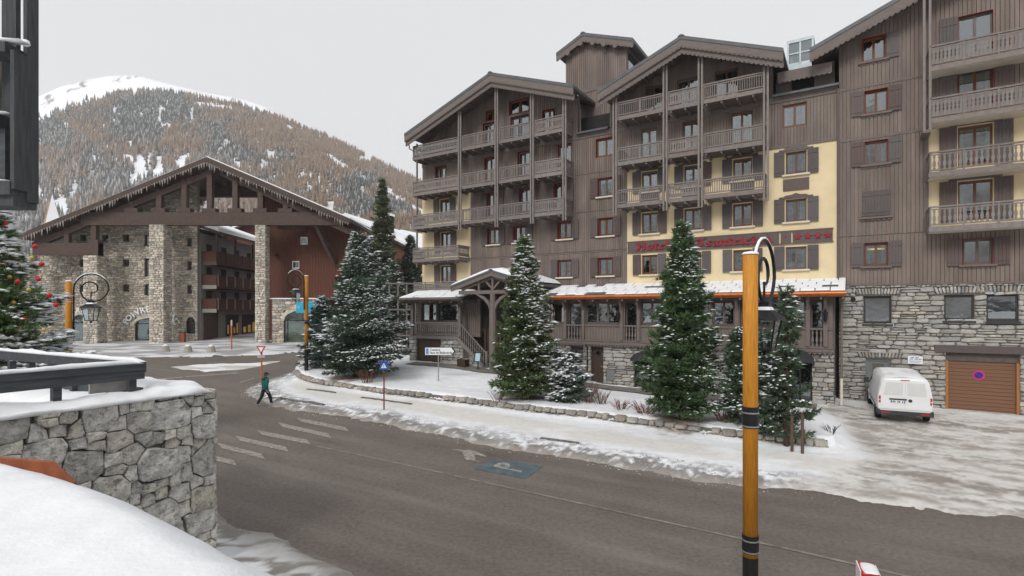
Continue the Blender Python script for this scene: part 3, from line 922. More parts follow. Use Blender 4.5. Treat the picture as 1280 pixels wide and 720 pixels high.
def balcony(P, s0, s1, zb, d, style, ret=(False, False), rail=1.06, separate=False, slab=None, joists=True, deck=True, y_wall=0.0):
    mb = MB()
    f = -d
    if deck:
        mb.box(s0, s1, f + 0.03, y_wall - 0.005, zb, zb + 0.16)
        mb.mi = 1
        mb.box(s0 - 0.03, s1 + 0.03, f, f + 0.03, zb - 0.03, zb + 0.20)
        if joists:
            for i in range(int((s1 - s0) / 0.8) + 1):
                x = s0 + 0.15 + i * 0.8
                if x < s1 - 0.05: mb.box(x - 0.05, x + 0.05, f + 0.06, y_wall - 0.005, zb - 0.13, zb)
    mb.mi = 1
    zt = zb + rail
    y0, y1 = f, f + 0.06
    def railing(ax, ay, bx, by):
        if abs(ay - by) < 1e-6:
            mb.box(ax, bx, ay - 0.05, ay + 0.05, zt - 0.07, zt); mb.box(ax, bx, ay - 0.025, ay + 0.025, zb + 0.26, zb + 0.32)
            mb.box(ax, bx, ay - 0.022, ay + 0.022, zt - 0.17, zt - 0.12)
        else:
            mb.box(ax - 0.05, ax + 0.05, ay, by, zt - 0.07, zt); mb.box(ax - 0.025, ax + 0.025, ay, by, zb + 0.26, zb + 0.32)
    acc = MB()
    railing(s0, f + 0.03, s1, f + 0.03)
    n = max(1, int(round((s1 - s0) / 1.3)))
    for i in range(n + 1):
        x = s0 + 0.035 + (s1 - s0 - 0.07) * i / n
        mb.box(x - 0.035, x + 0.035, f - 0.004, f + 0.064, zb + 0.18, zt - 0.068)
    for k, x in ((0, s0), (1, s1)):
        if ret[k]:
            xx = x + (0.03 if k == 0 else -0.03)
            railing(xx, f + 0.085, xx, y_wall - 0.01)
            if deck: mb.box(x - 0.033, x - 0.003, f + 0.03, y_wall, zb - 0.03, zb + 0.20) if k == 0 else mb.box(x + 0.003, x + 0.033, f + 0.03, y_wall, zb - 0.03, zb + 0.20)
    o = mb.build('balcony', [slab or M_WOODH, M_WOODL], P)
    put_balusters(o, style, (s0 + 0.08, f + 0.03), (s1 - 0.08, f + 0.03), zb + 0.315, zt - 0.165 if style != 'picket' else zt - 0.068, STEP[style], separate, acc)
    for k, x in ((0, s0), (1, s1)):
        if ret[k]:
            xx = x + (0.03 if k == 0 else -0.03)
            put_balusters(o, style, (xx, f + 0.1), (xx, y_wall - 0.05), zb + 0.315, zt - 0.068, STEP[style], False, acc)
    if acc.v:
        acc.build('balusters', M_WOODL, o, kind='stuff')
    return o

def gable_roof(P, sa, za, sl, zl, sr, zr, yf, yb, tiers=((0.0, 0.40), (0.13, 0.36)), thick=0.2, snow=False, rafters=True, roofm=None, facm=None, scal=True):
    mb = MB()
    def slab(x0, z0, x1, z1, t, y0, y1):
        mb.prism([(x0, z0), (x1, z1), (x1, z1 - t), (x0, z0 - t)], y0, y1)
    slab(sl, zl, sa, za, thick, yf, yb); slab(sa, za, sr, zr, thick, yf, yb)
    # ridge cap and metal edge
    mb.prism([(sa - 0.18, za - 0.02), (sa, za + 0.06), (sa + 0.18, za - 0.02), (sa, za - 0.05)], yf - 0.03, yb)
    roof = mb.build('roof', roofm or M_ROOF, P)
    mb = MB()
    t0 = thick + 0.004
    mb.prism([(sl + 0.05, zl - t0), (sa, za - t0), (sa, za - t0 - 0.05), (sl + 0.05, zl - t0 - 0.05)], yf + 0.36, yb - 0.05)
    mb.prism([(sa, za - t0), (sr - 0.05, zr - t0), (sr - 0.05, zr - t0 - 0.05), (sa, za - t0 - 0.05)], yf + 0.36, yb - 0.05)
    if rafters:
        for k in range(1, 6):
            for x0, z0, x1, z1 in ((sl, zl, sa, za), (sr, zr, sa, za)):
                t = k / 6
                x, z = x0 + (x1 - x0) * t, z0 + (z1 - z0) * t - t0 - 0.06
                mb.box(x - 0.09, x + 0.09, yf + 0.37, yb - 0.06, z - 0.2, z)
    mb.build('soffit', M_WOODH, roof)
    for x0, z0, x1, z1 in ((sl, zl, sa, za), (sa, za, sr, zr)):
        mb = MB()
        zz = t0
        for back, h in tiers:
            y0 = yf + 0.03 + back; y1 = y0 + 0.12 if back else y0 + 0.10
            mb.prism([(x0, z0 - zz), (x1, z1 - zz), (x1, z1 - zz - h), (x0, z0 - zz - h)], y0, y1)
            if scal:
                L = math.hypot(x1 - x0, z1 - z0); n = int(L / 0.24)
                for i in range(n):
                    a, b = i / n, (i + 1) / n
                    xa, xb = x0 + (x1 - x0) * a, x0 + (x1 - x0) * b
                    wa, wb = z0 + (z1 - z0) * a - zz - h - 0.002, z0 + (z1 - z0) * b - zz - h - 0.002
                    mb.prism([(xa, wa), (xb, wb), (xb * 0.75 + xa * 0.25, wb * 0.75 + wa * 0.25 - 0.07), (xa * 0.75 + xb * 0.25, wa * 0.75 + wb * 0.25 - 0.07)], y0 + 0.01, y0 + 0.05)
            zz += h - 0.06 if back == 0 else h
        mb.build('fascia', facm or M_WOODH, roof)
    if snow:
        mb = MB()
        for x0, z0, x1, z1 in ((sl, zl, sa, za), (sa, za, sr, zr)):
            mb.prism([(x0, z0 + 0.01), (x1, z1 + 0.01), (x1, z1 + 0.14), (x0, z0 + 0.12)], yf + 0.15, yb)
        mb.build('snow', M_SNOW, roof)
    return roof

# rubble stones: a few rough shapes, scaled stone by stone
def rough_stone(seed):
    r = random.Random(seed); mb = MB()
    n = 8
    c1, c2, c3, c4 = (r.uniform(.06, .26) for _ in range(4)); e1, e2, e3, e4 = (r.uniform(.1, .34) for _ in range(4))
    base = [(-.5, -.5 + e1), (-.5 + c1, -.5), (.5 - c2, -.5), (.5, -.5 + e2), (.5, .5 - e3), (.5 - c3, .5), (-.5 + c4, .5), (-.5, .5 - e4)]
    ring = [(a + r.uniform(-.05, .05), b + r.uniform(-.06, .06)) for a, b in base]
    q = r.uniform(0.72, 0.86)
    vs = [(a, 0.5, b) for a, b in ring] + [(a, -0.1 + r.uniform(-.1, .1), b) for a, b in ring] + [(a * q + r.uniform(-.04, .04), -0.5 + r.uniform(-.12, .12), b * q + r.uniform(-.04, .04)) for a, b in ring] + [(r.uniform(-.1, .1), -0.55, r.uniform(-.1, .1))]
    fs = []
    for i in range(n):
        j = (i + 1) % n
        fs += [(i, j, n + j, n + i), (n + i, n + j, 2 * n + j, 2 * n + i), (2 * n + i, 2 * n + j, 3 * n)]
    return vs, fs
STONES = [rough_stone(k) for k in range(12)]
def stone_meshes(m):
    def f():
        out = []
        for k, (vs, fs) in enumerate(STONES):
            mb = MB(); mb.add(vs, fs); out.append(mb.mesh('stone', m))
        return out
    return cached(('stones', m.name), f)
M_STONEJ = mat('pale_grey_rubble_small', (0.375, 0.36, 0.33), 0.9, 0.28, 9, 0.5, 35, attr=True)
def rubble(parent, s0, s1, z0, z1, ops, y, depth=0.12, hrow=(0.10, 0.27), wr=(1.1, 3.6), limit=300, m=None, mj=None, soldier=(), zt=None, seed=3, tint=None):
    """coursed rubble facing; the largest stones are objects of their own"""
    r = random.Random(seed)
    rects = []
    keep = list(ops)
    for (a, b, z, hh) in soldier:           # flat arches of upright stones over openings
        n = max(3, int((b - a) / 0.13))
        for i in range(n):
            c = a + (b - a) * (i + 0.5) / n
            rects.append((c, z + hh / 2, (b - a) / n * 0.95, hh * r.uniform(0.85, 1.0), 0.35 * (c - (a + b) / 2) / ((b - a) / 2)))
        keep.append((a, b, z, z + hh))
    z = z0
    while z < z1 - 0.03:
        h = min(r.uniform(*hrow), z1 - z)
        if z1 - z - h < 0.06: h = z1 - z
        x = s0
        while x < s1 - 0.02:
            w = h * r.uniform(*wr)
            if s1 - x - w < 0.1: w = s1 - x
            segs = [(x, x + w)]
            for (a, b, za, zb) in keep:
                if za < z + h * 0.62 and zb > z + h * 0.38:
                    ns = []
                    for p, q in segs:
                        if b <= p or a >= q: ns.append((p, q))
                        else:
                            if a - p > 0.07: ns.append((p, a))
                            if q - b > 0.07: ns.append((b, q))
                    segs = ns
            for p, q in segs:
                hh = h
                top = z + h
                if zt is not None and top > zt((p + q) / 2): continue
                if r.random() < 0.18 and h > 0.18 and q - p > 0.2:      # two thin stones in place of one
                    rects.append(((p + q) / 2, z + h * 0.27, q - p, h * 0.5, 0)); rects.append(((p + q) / 2, z + h * 0.77, q - p, h * 0.46, 0))
                else:
                    rects.append(((p + q) / 2 + r.uniform(-.01, .01), z + hh / 2 + r.uniform(-.02, .02), q - p, hh * r.uniform(0.9, 1.06), r.uniform(-.07, .07)))
            x += w
        z += h
    rects.sort(key=lambda t: -t[2] * t[3])
    ms = stone_meshes(m or M_STONE)
    for k, (cx, cz, w, h, rot) in enumerate(rects[:limit]):
        dp = depth * r.uniform(0.8, 1.25)
        link('stone', ms[r.randrange(12)], parent, (cx, y - dp * 0.2, cz), (0, rot, 0), (w - 0.018, dp, h - 0.018))
    rest = rects[limit:]
    if rest:
        mb = MB()
        for (cx, cz, w, h, rot) in rest:
            vs, fs = STONES[r.randrange(12)]
            dp = depth * r.uniform(0.8, 1.25); q = r.uniform(0.62, 1.28); wm = r.uniform(-0.05, 0.07)
            c = (q * (1 + wm), q, q * (1 - wm * 1.4))
            if tint: c = tuple(a * b for a, b in zip(c, tint))
            c_, s_ = math.cos(rot), math.sin(rot)
            mb.add([(cx + vx * (w - .018) * c_ + vz * (h - .018) * s_, y - dp * 0.2 + vy * dp, cz - vx * (w - .018) * s_ + vz * (h - .018) * c_) for vx, vy, vz in vs], fs, c)
        mb.build('small_stones', mj or M_STONEJ, parent, kind='stuff')

# broad-nib lettering for the gothic sign
GLYPH = {
 'H': (0.66, [[(0, .95), (.12, 1.0), (.12, .06), (0, 0)], [(.42, 1.0), (.50, .92), (.50, .08), (.40, -.06)], [(.12, .50), (.30, .60), (.50, .50)]]),
 'T': (0.66, [[(.0, .88), (.18, 1.0), (.4, .9), (.64, 1.0)], [(.13, .78), (.06, .58), (.15, .42)], [(.36, .9), (.36, .10), (.22, 0)], [(.36, .06), (.52, .14)]]),
 'o': (0.46, [[(.1, .5), (.1, .12), (.22, 0), (.36, .12), (.36, .5), (.22, .64), (.1, .5)]]),
 't': (0.36, [[(.13, .9), (.13, .1), (.26, 0)], [(0, .60), (.3, .62)]]),
 'e': (0.44, [[(.1, .5), (.1, .12), (.22, 0), (.36, .1)], [(.1, .5), (.22, .64), (.35, .5), (.12, .3)]]),
 'l': (0.28, [[(.11, 1), (.11, .1), (.22, 0)]]),
 's': (0.42, [[(.34, .56), (.18, .64), (.08, .48), (.32, .28), (.28, .08), (.06, 0)]]),
 'a': (0.48, [[(.08, .55), (.2, .64), (.32, .52), (.32, .1), (.44, 0)], [(.32, .36), (.12, .26), (.1, .08), (.2, 0), (.32, .1)]]),
 'n': (0.52, [[(.0, .56), (.11, .64), (.11, .03)], [(.11, .48), (.26, .64), (.38, .5), (.38, .1), (.48, 0)]]),
 'i': (0.28, [[(.0, .56), (.11, .64), (.11, .1), (.22, 0)], [(.08, .88), (.15, .80)]]),
}
def blackletter(P, text, x0, x1, zb, size, y, m):
    adv = sum(GLYPH[c][0] for c in text); k = (x1 - x0) / adv
    x = x0
    for c in text:
        w, st = GLYPH[c]; mb = MB()
        for pl in st:
            for (ax_, az), (bx, bz) in zip(pl[:-1], pl[1:]):
                A = Vector((ax_ * k, az * size)); B = Vector((bx * k, bz * size)); nb = Vector((0.075 * k, 0.055 * size))
                d = (B - A).normalized(); pr = Vector((-d.y, d.x)) * 0.022 * size
                for off in (nb, pr):
                    q = [A - off, B - off, B + off, A + off]
                    dy = random.uniform(0, 0.006)
                    mb.prism([(v.x, v.y) for v in q], -0.05 - dy, 0)
        mb.build('letter', m, P).location = (x, y, zb)
        x += w * k
# ------------------------------------------------------------------ the hotel
F1, F2, F3, F4, F5 = 6.5, 9.05, 11.6, 14.1, 16.75
R = [None, 8.0, 10.55, 13.1, 15.65, 18.2]
hz0 = 0.0
hotel = thing('hotel', 'long brown timber and cream hotel with three gables, balconies and red gothic lettering', 'hotel', (HP0[0], HP0[1], 0), HROT)
sL, sR = S(528), 0.0
# ---- windows on the upper floors: (pixel column, row, options)
op_y_left, op_wood, op_y_main, op_top = [], [], [], []
cols = []
for px, r in ((557, 1), (557, 2), (556, 3)):
    op_y_left.append(make_window(hotel, S(px), R[r] - 0.1, 1.0, 1.5, 'both', None, True))
for r in (1, 2):
    for px in (650, 706, 757):
        if r == 1 and px == 650: continue
        op_wood.append(make_window(hotel, S(px), R[r], 0.98, 1.16, 'both', 'pale', False, red=True))
op_wood.append(make_window(hotel, S(617), R[2], 0.95, 1.16, 'both', 'pale', False, red=True))
for px in (616, 657, 701):
    op_wood.append(make_window(hotel, S(px), R[3] - 0.2, 0.9, 1.7, 'both', None, False, red=True))
op_wood.append(make_window(hotel, S(757), R[3], 0.98, 1.2, 'both', 'pale', False, red=True))
op_wood.append(make_window(hotel, S(757), R[4], 1.3, 1.2, None, None, False, red=True))
for px in (551, 613, 655, 706):
    op_wood.append(make_window(hotel, S(px), R[4] - 0.2, 1.0, 1.75, None, None, False, red=True))
for px in (812, 866, 928):
    op_y_main.append(make_window(hotel, S(px), R[3], 1.0, 1.25, 'both', 'pale', True))
    op_y_main.append(make_window(hotel, S(px), R[2], 1.0, 1.3, 'both', 'pale', True))
    op_y_main.append(make_window(hotel, S(px), R[1], 0.98, 1.2, 'both', 'pale', False))
for r, l in ((3, True), (2, True), (1, False)):
    op_y_main.append(make_window(hotel, S(995), R[r], 1.0, 1.22, 'both', 'pale', l))
for px, w in ((811, 1.0), (864, 0.95), (927, 1.15)):
    op_wood.append(make_window(hotel, S(px), R[4] - 0.2, w, 1.8, None, None, False))
op_wood.append(make_window(hotel, S(993), R[4], 1.15, 1.25, None, None, False))
# top floor under the gables
op_top.append(make_window(hotel, S(567), R[5] - 0.35, 0.75, 1.0, None, None, False, red=True))
for px, w in ((611, 1.0), (650, 1.5), (686, 0.95)):
    op_top.append(make_window(hotel, S(px), R[5] - 0.2, w, 1.75, None, None, False, red=True))
# studio lights in the first gable
op_top.append(make_window(hotel, S(649), R[5] + 1.35, 1.6, 0.95, None, None, False, red=True, curtain=0.0))
op_top.append(make_window(hotel, S(615), R[5] + 1.15, 1.0, 0.75, None, None, False, red=True, curtain=0.0))
op_top2 = []
for px, w in ((817, 1.1), (860, 1.3), (908, 1.25)):
    op_top2.append(make_window(hotel, S(px), R[5] - 0.2, w, 1.8, None, None, False, curtain=0.3))

# ---- gable roofs (corner points measured on the roof edge, two metres in front of the wall)
def RP(px, py, d=2.0): return S(px, d), ZF(px, py, d)
g1a, g1l, g1r = RP(612, 90), RP(505, 167), RP(716, 105)
g2a, g2l, g2r = RP(851, 44), RP(746, 113), RP(979, 59.5)
roof1 = gable_roof(hotel, g1a[0], g1a[1], g1l[0], g1l[1], g1r[0], g1r[1], -2.0, 9.0)
roof2 = gable_roof(hotel, g2a[0], g2a[1], g2l[0], g2l[1], g2r[0], g2r[1], -2.0, 9.0)
def under(a, l, r, dz):
    return lambda x: (l[1] + (a[1] - l[1]) * (x - l[0]) / (a[0] - l[0]) if x < a[0] else a[1] + (r[1] - a[1]) * (x - a[0]) / (r[0] - a[0])) - dz
u1, u2 = under(g1a, g1l, g1r, 0.30), under(g2a, g2l, g2r, 0.30)
# ---- walls
sYL = S(588); sM = S(784)
e1r, e2l, e2r = S(722), S(762), S(966)
mb = MB(); strips(mb, sL, sYL, 9, 0, F1 - 3.4, F4, op_y_left, 0.0, 0.28); mb.build('wall', M_PLAST, hotel)
mb = MB(); strips(mb, sM, sR, 30, 0, F1 - 0.2, F4 - 0.1, op_y_main, 0.0, 0.28); mb.build('wall', M_PLAST, hotel)
mb = MB(); strips(mb, sYL, sM, 40, 0, F1 - 3.4, F4, op_wood, 0.035, 0.28)
strips(mb, sL, sR - 0.02, 40, 0, F4, F5, op_wood, 0.035, 0.281)
strips(mb, sL, e1r, 3.0, 0, F5, u1, op_top, 0.035, 0.282); strips(mb, e2l, e2r, 3.0, 0, F5, u2, op_top2, 0.035, 0.282)
mb.build('wall', M_WOOD, hotel)
bw_ = 0.155
mb = MB()
strips(mb, sYL, sM, bw_, 0.022, F1 - 3.0, F2 - 0.02, op_wood, -0.004, 0.034, 0.004)
strips(mb, sYL, sM, bw_, 0.022, F2 + 0.02, F4 - 0.02, op_wood, 0.0, 0.034, 0.004)
strips(mb, sL, sR, bw_, 0.022, F4 + 0.0, F5 - 0.3, op_wood, -0.012, 0.034, 0.004)
strips(mb, sL, e1r, bw_, 0.022, F5 + 0.02, u1, op_top, 0.0, 0.034, 0.004)
strips(mb, e2l, e2r, bw_, 0.022, F5 + 0.02, u2, op_top2, 0.0, 0.034, 0.004)
mb.build('cladding', M_WOODB, hotel, kind='stuff')
mb = MB()                                   # storey boards and cornice ledges
mb.box(sYL, sM, -0.03, 0.0, F2 - 0.09, F2 - 0.03); mb.box(sYL, sM, -0.035, 0.0, F3 + 0.04, F3 + 0.10)
mb.box(sM - 0.05, sR, -0.05, -0.012, F4 - 0.13, F4 + 0.01)
mb.box(sL, sR, -0.06, -0.013, F5 - 0.30, F5 + 0.02)
mb.build('storey_board', M_WOODH, hotel)
for a, b in ((e1r, e2l), (e2r, sR + 0.06)):        # ledges with gutter between the gables
    mb = MB(); mb.prism([(-0.32, F5 - 0.02), (-0.32, F5 + 0.1), (1.6, F5 + 0.42), (1.6, F5 + 0.2)], a, b, 'yz'); mb.build('ledge_roof', M_ROOF, hotel)
for px in (728.0, 1045.5):
    pass
# end walls and dark rooms behind the glass
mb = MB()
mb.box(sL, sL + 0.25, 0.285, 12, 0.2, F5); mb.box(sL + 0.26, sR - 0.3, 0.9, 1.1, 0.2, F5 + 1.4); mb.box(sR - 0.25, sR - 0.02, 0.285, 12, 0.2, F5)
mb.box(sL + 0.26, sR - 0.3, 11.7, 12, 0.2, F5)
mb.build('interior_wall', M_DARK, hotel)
mb = MB()
mb.prism([(sL + 0.1, F5 + 0.05), (e1r - 0.1, F5 + 0.05), (e1r - 0.1, u1(e1r) - 0.2), (g1a[0], g1a[1] - 0.6), (sL + 0.1, u1(sL) - 0.1)], 0.9, 8.9)
mb.prism([(e2l + 0.1, F5 + 0.05), (e2r - 0.1, F5 + 0.05), (e2r - 0.1, u2(e2r) - 0.2), (g2a[0], g2a[1] - 0.6), (e2l + 0.1, u2(e2l) - 0.2)], 0.9, 8.9)
mb.build('attic', M_WOOD, hotel)
# main roof behind, tower
mb = MB()
mb.prism([(1.6, F5 + 0.25), (7.5, 19.0), (13, 17.0), (13, 16.6), (7.5, 18.6), (1.6, F5 - 0.1)], sL, sR, 'yz')
mb.build('roof', M_ROOF, hotel)
dT = -1.6
tl, tr = S(707, dT), S(783, dT)
ta = (S(728, dT + 0.5), ZF(728, 40.5, dT + 0.5)); tll = (S(695, dT + 0.5), ZF(695, 66, dT + 0.5)); trr = (S(791, dT + 0.5), ZF(791, 47, dT + 0.5))
gable_roof(hotel, ta[0], ta[1], tll[0], tll[1], trr[0], trr[1], -dT - 0.5, 6.5, tiers=((0.0, 0.34),), rafters=False, thick=0.22)
ut = under(ta, tll, trr, 0.36)
mb = MB(); strips(mb, tl, tr, 8, 0, F5, ut, [], 1.64, 6.0); mb.build('tower_wall', M_WOOD, hotel)
mb = MB(); strips(mb, tl, tr, bw_, 0.024, F5 + 0.4, ut, [], 1.60, 1.638, 0.004)
strips(mb, e1r + 0.35, e2l - 0.35, bw_, 0.024, F5 + 0.35, 19.3, [], 1.50, 1.56, 0.004)
mb.build('tower_cladding', M_WOODB, hotel, kind='stuff')
for px in (713, 729, 744, 758, 772):
    x = S(px, dT); z = ut(x); mb = MB()
    mb.lathe([(0.17, 0), (0.17, 0.5)], 8)
    n = 16
    for i in range(len(mb.v) - n, len(mb.v)):
        a = mb.v[i]; mb.v[i] = (x + a[0], 1.6 - a[2], z - 0.25 + a[1])
    mb.build('purlin_end', M_WOODH, hotel)
mb = MB(); mb.box(tr - 0.02, tr + 0.03, 1.9, 4.6, ZF(783, 95, dT), ZF(783, 62, dT)); mb.build('tower_window', M_GLASS, hotel)
mb = MB(); mb.box(tl - 0.02, tr + 0.02, 1.57, 1.598, ZF(745, 113, dT), ZF(745, 109, dT)); mb.build('trim_board', M_WOODH, hotel)
# attic loggia and glazed skylight beside the second gable
mb = MB()
x0, x1 = S(968), S(1043)
mb.box(x0, S(988), 0.6, 0.9, F5 + 0.25, 18.35); mb.box(S(1017), x1, 0.6, 0.9, F5 + 0.25, 18.35); mb.box(S(988), S(1017), 1.2, 1.3, F5 + 0.25, 18.2)
mb.build('loggia', M_WOOD, hotel)
mb = MB(); fz = ZF(1005, 90, 0.3)
mb.prism([(-0.3, fz - 0.25), (-0.3, fz + 0.25), (2.5, fz + 1.0), (2.5, fz + 0.75)], S(972, .3), S(1040, .3), 'yz')
scallop(mb, S(972, .3), S(1040, .3), fz - 0.25, 0.1, -0.3, -0.25)
mb.build('loggia_roof', M_WOODH, hotel)
mb = MB(); a, b = S(985, -2.2), S(1016, -2.2); zb_ = ZF(1000, 80, -2.2); zt_ = ZF(1000, 50, -2.2)
mb.box(a, b, 2.2, 2.28, zb_ + 0.1, zt_ - 0.12); sk = mb.build('skylight', M_GLASS, hotel)
mb = MB(); mb.box(a - 0.06, b + 0.06, 2.14, 4.2, zt_ - 0.1, zt_ + 0.08); mb.box(a - 0.05, a + 0.05, 2.15, 4, zb_ - 0.6, zt_ - 0.1); mb.box(b - 0.05, b + 0.05, 2.15, 4, zb_ - 0.6, zt_ - 0.1)
mb.box((a + b) / 2 - 0.04, (a + b) / 2 + 0.04, 2.15, 2.3, zb_, zt_ - 0.1); mb.box(a + 0.05, b - 0.05, 2.15, 2.3, zb_ - 0.5, zb_ + 0.1); mb.box(a + .06, b - .06, 2.16, 2.26, zt_ - 0.75, zt_ - 0.68); mb.box(a + 0.1, b - 0.1, 3.6, 3.8, zb_, zt_ - 0.11)
mb.build('skylight_frame', mat('pale_blue_zinc', (0.36, 0.42, 0.44), 0.4, 0.15, 4, metal=0.3), sk)

# ---- balconies and posts
D = 1.4
def pair(px, zb, zt):
    for k in (-0.11, 0.07):
        x = S(px, D + 0.05) + k
        MB().box(x - 0.05, x + 0.05, -D - 0.10, -D - 0.01, zb, zt).build('post', M_POST, hotel)
for px in (575, 621, 665.5, 706):
    pair(px, 10.95, u1(S(px, D)) - 0.55)
MB().box(S(519, D), S(519, D) + 0.1, -D + 0.1, -D + 0.2, 8.5, u1(S(519, D)) - 0.6).build('post', M_POST, hotel)
for px in (769, 832, 876, 958):
    pair(px, 10.95, u2(S(px, D)) - 0.55)
zdeck = {2: 8.9, 3: 11.42, 4: 13.97, 5: 16.72}
for r in (2, 3, 4, 5):
    balcony(hotel, S(516, D), S(572.5, D) if r != 2 else S(573, D), zdeck[r], D, 'panel', (True, r == 2))
for r in (3, 4, 5):
    balcony(hotel, S(577.5, D), S(618.5, D), zdeck[r], D, 'picket', (False, False))
    balcony(hotel, S(624, D), S(663, D), zdeck[r], D, 'picket', (False, False))
    balcony(hotel, S(668.5, D), S(704, D), zdeck[r], D, 'panel', (False, True))
    balcony(hotel, S(772, D), S(829, D), zdeck[r], D, 'picket', (True, False), separate=True)
    balcony(hotel, S(835, D), S(873, D), zdeck[r], D, 'panel', (False, False), separate=True)
    balcony(hotel, S(879, D), S(955.5, D), zdeck[r], D, 'picket', (False, True), separate=True)
balcony(hotel, S(517, 0.5), S(575, 0.5), 6.45, 0.5, 'panel', (True, True), rail=0.95)
# window boxes hung under the cream-wall windows and the blind panels
for px in (812, 866, 928):
    MB().box(S(px) - 0.62, S(px) + 0.62, -0.05, -0.004, 11.72, 12.36).build('apron_panel', M_SHUT, hotel)
MB().box(S(995) - 0.62, S(995) + 0.62, -0.05, -0.004, 11.62, 12.25).build('apron_panel', M_SHUT, hotel)

# ---- the sign
zs1, zs0 = ZF(1042, 285), ZF(1042, 301.5)
mb = MB(); mb.box(sM + 0.05, S(974), -0.07, -0.003, zs0, zs1); mb.box(S(976), S(989), -0.075, -0.003, zs0 + 0.02, zs1 - 0.02); mb.box(S(991), S(1041), -0.075, -0.003, zs0 + 0.02, zs1 - 0.01)
mb.box(sM + 0.03, S(1042), -0.09, -0.071, zs1 - 0.05, zs1 + 0.02); mb.box(sM + 0.03, S(1042), -0.09, -0.071, zs0 - 0.03, zs0 + 0.03)
board = mb.build('sign_board', M_SHUT, hotel)
M_LET = mat('dark_red_letters', (0.30, 0.016, 0.030), 0.45, 0.1, 5)
blackletter(board, 'Hotel', S(797), S(838), zs0 + 0.12, 0.44, -0.085, M_LET)
blackletter(board, 'Tsanteleina', S(871), S(966), zs0 + 0.12, 0.44, -0.085, M_LET)
for px in (997.5, 1010, 1022.5, 1035):
    mb = MB(); pts = []
    for k in range(10):
        a = math.pi / 2 + k * math.pi / 5; rr = 0.20 if k % 2 == 0 else 0.085
        pts.append((rr * math.cos(a), rr * math.sin(a)))
    mb.prism(pts, -0.05, 0); o = mb.build('star', M_LET, board); o.location = (S(px), -0.08, (zs0 + zs1) / 2)
mb = MB(); mb.box(-0.05, 0.06, -0.02, 0, -0.02, 0.02); mb.box(-0.03, 0.0, -0.02, 0, 0.025, 0.12); mb.build('emblem', M_LET, board).location = (S(982.5), -0.08, (zs0 + zs1) / 2)

# ---- restaurant floor: stone plinth, timber bay, canopy
dB = 1.8
def gz_h(s, d): return float(g(*hotel_world(s, d)))
bs0, bs1 = S(648, dB), S(1043, dB)
PL_T = 3.12
pl_ops = []
def plop(p0, y0, p1, y1):
    return (S(p0, dB), S(p1, dB), ZF((p0 + p1) / 2, y1, dB), ZF((p0 + p1) / 2, y0, dB))
door_o = plop(739, 434, 754, 478); win_o = plop(714, 433, 729, 447); ar1 = plop(793, 446, 832, 486); ar2 = plop(985, 446, 1015, 512); vent_o = plop(758, 461, 768, 475)
pl_ops = [door_o, win_o, ar1, ar2, vent_o]
mb = MB(); strips(mb, bs0, bs1, 40, 0, -0.3, PL_T, pl_ops, -dB, -dB + 0.3)
mb.box(bs1 - 0.3, bs1, -dB + 0.302, -0.005, -0.3, 6.1)
mb.box(bs0, bs1 - 0.31, -dB + 0.6, -dB + 0.7, -0.3, PL_T)
plinth = mb.build('plinth_wall', M_MORTAR, hotel)
rubble(plinth, bs0, bs1, 0.05, PL_T, pl_ops, -dB, 0.12, (0.16, 0.30), (1.3, 3.2), 300, seed=5)
# right-hand return of the restaurant
mb = MB(); strips(mb, -dB + 0.0, -0.02, 5, 0, 0, 1, [], 0, 0.01)
# door, window, arches in the plinth
def panel_door(P, op, y, m, n=4, win=None, name='door'):
    a, b, z0, z1 = op; mb = MB()
    w = (b - a) / n
    for i in range(n): mb.box(a + i * w + 0.006, a + (i + 1) * w - 0.006, y + 0.02, y + 0.07, z0, z1)
    mb.box(a, b, y + 0.05, y + 0.09, z0, z1); mb.box(a, a + 0.07, y - 0.02, y + 0.02, z0, z1); mb.box(b - 0.07, b, y - 0.02, y + 0.02, z0, z1); mb.box(a + 0.07, b - 0.07, y - 0.02, y + 0.02, z1 - 0.09, z1)
    o = mb.build(name, m, P)
    MB().box(b - 0.2, b - 0.13, y - 0.05, y + 0.02, z0 + 0.95, z0 + 1.0).build('handle', M_STEEL, o)
    return o
d_ = panel_door(hotel, door_o, -dB + 0.12, mat('dark_brown_door', (0.072, 0.045, 0.034), 0.6, 0.15, 5))
mb = MB(); a, b, z0, z1 = door_o; mb.lathe([(0.16, 0), (0.16, 0.02)], 14)
mb.v = [(v[0] + (a + b) / 2, -dB + 0.138 - v[2], v[1] + z0 + 1.75) for v in mb.v]; mb.build('round_window', M_GLASS, d_)
make_window(hotel, (win_o[0] + win_o[1]) / 2, (win_o[2] + win_o[3]) / 2, win_o[1] - win_o[0], win_o[3] - win_o[2], None, None, False, frame=M_SHUT, y=-dB + 0.05, curtain=0)
mb = MB(); a, b, z0, z1 = vent_o; mb.box(a, b, -dB + 0.02, -dB + 0.1, z0, z1)
for i in range(7): mb.box(a + 0.04, b - 0.04, -dB - 0.02, -dB + 0.02, z0 + 0.06 + i * (z1 - z0 - .1) / 7, z0 + 0.09 + i * (z1 - z0 - .1) / 7)
mb.build('vent', M_STEEL, hotel)
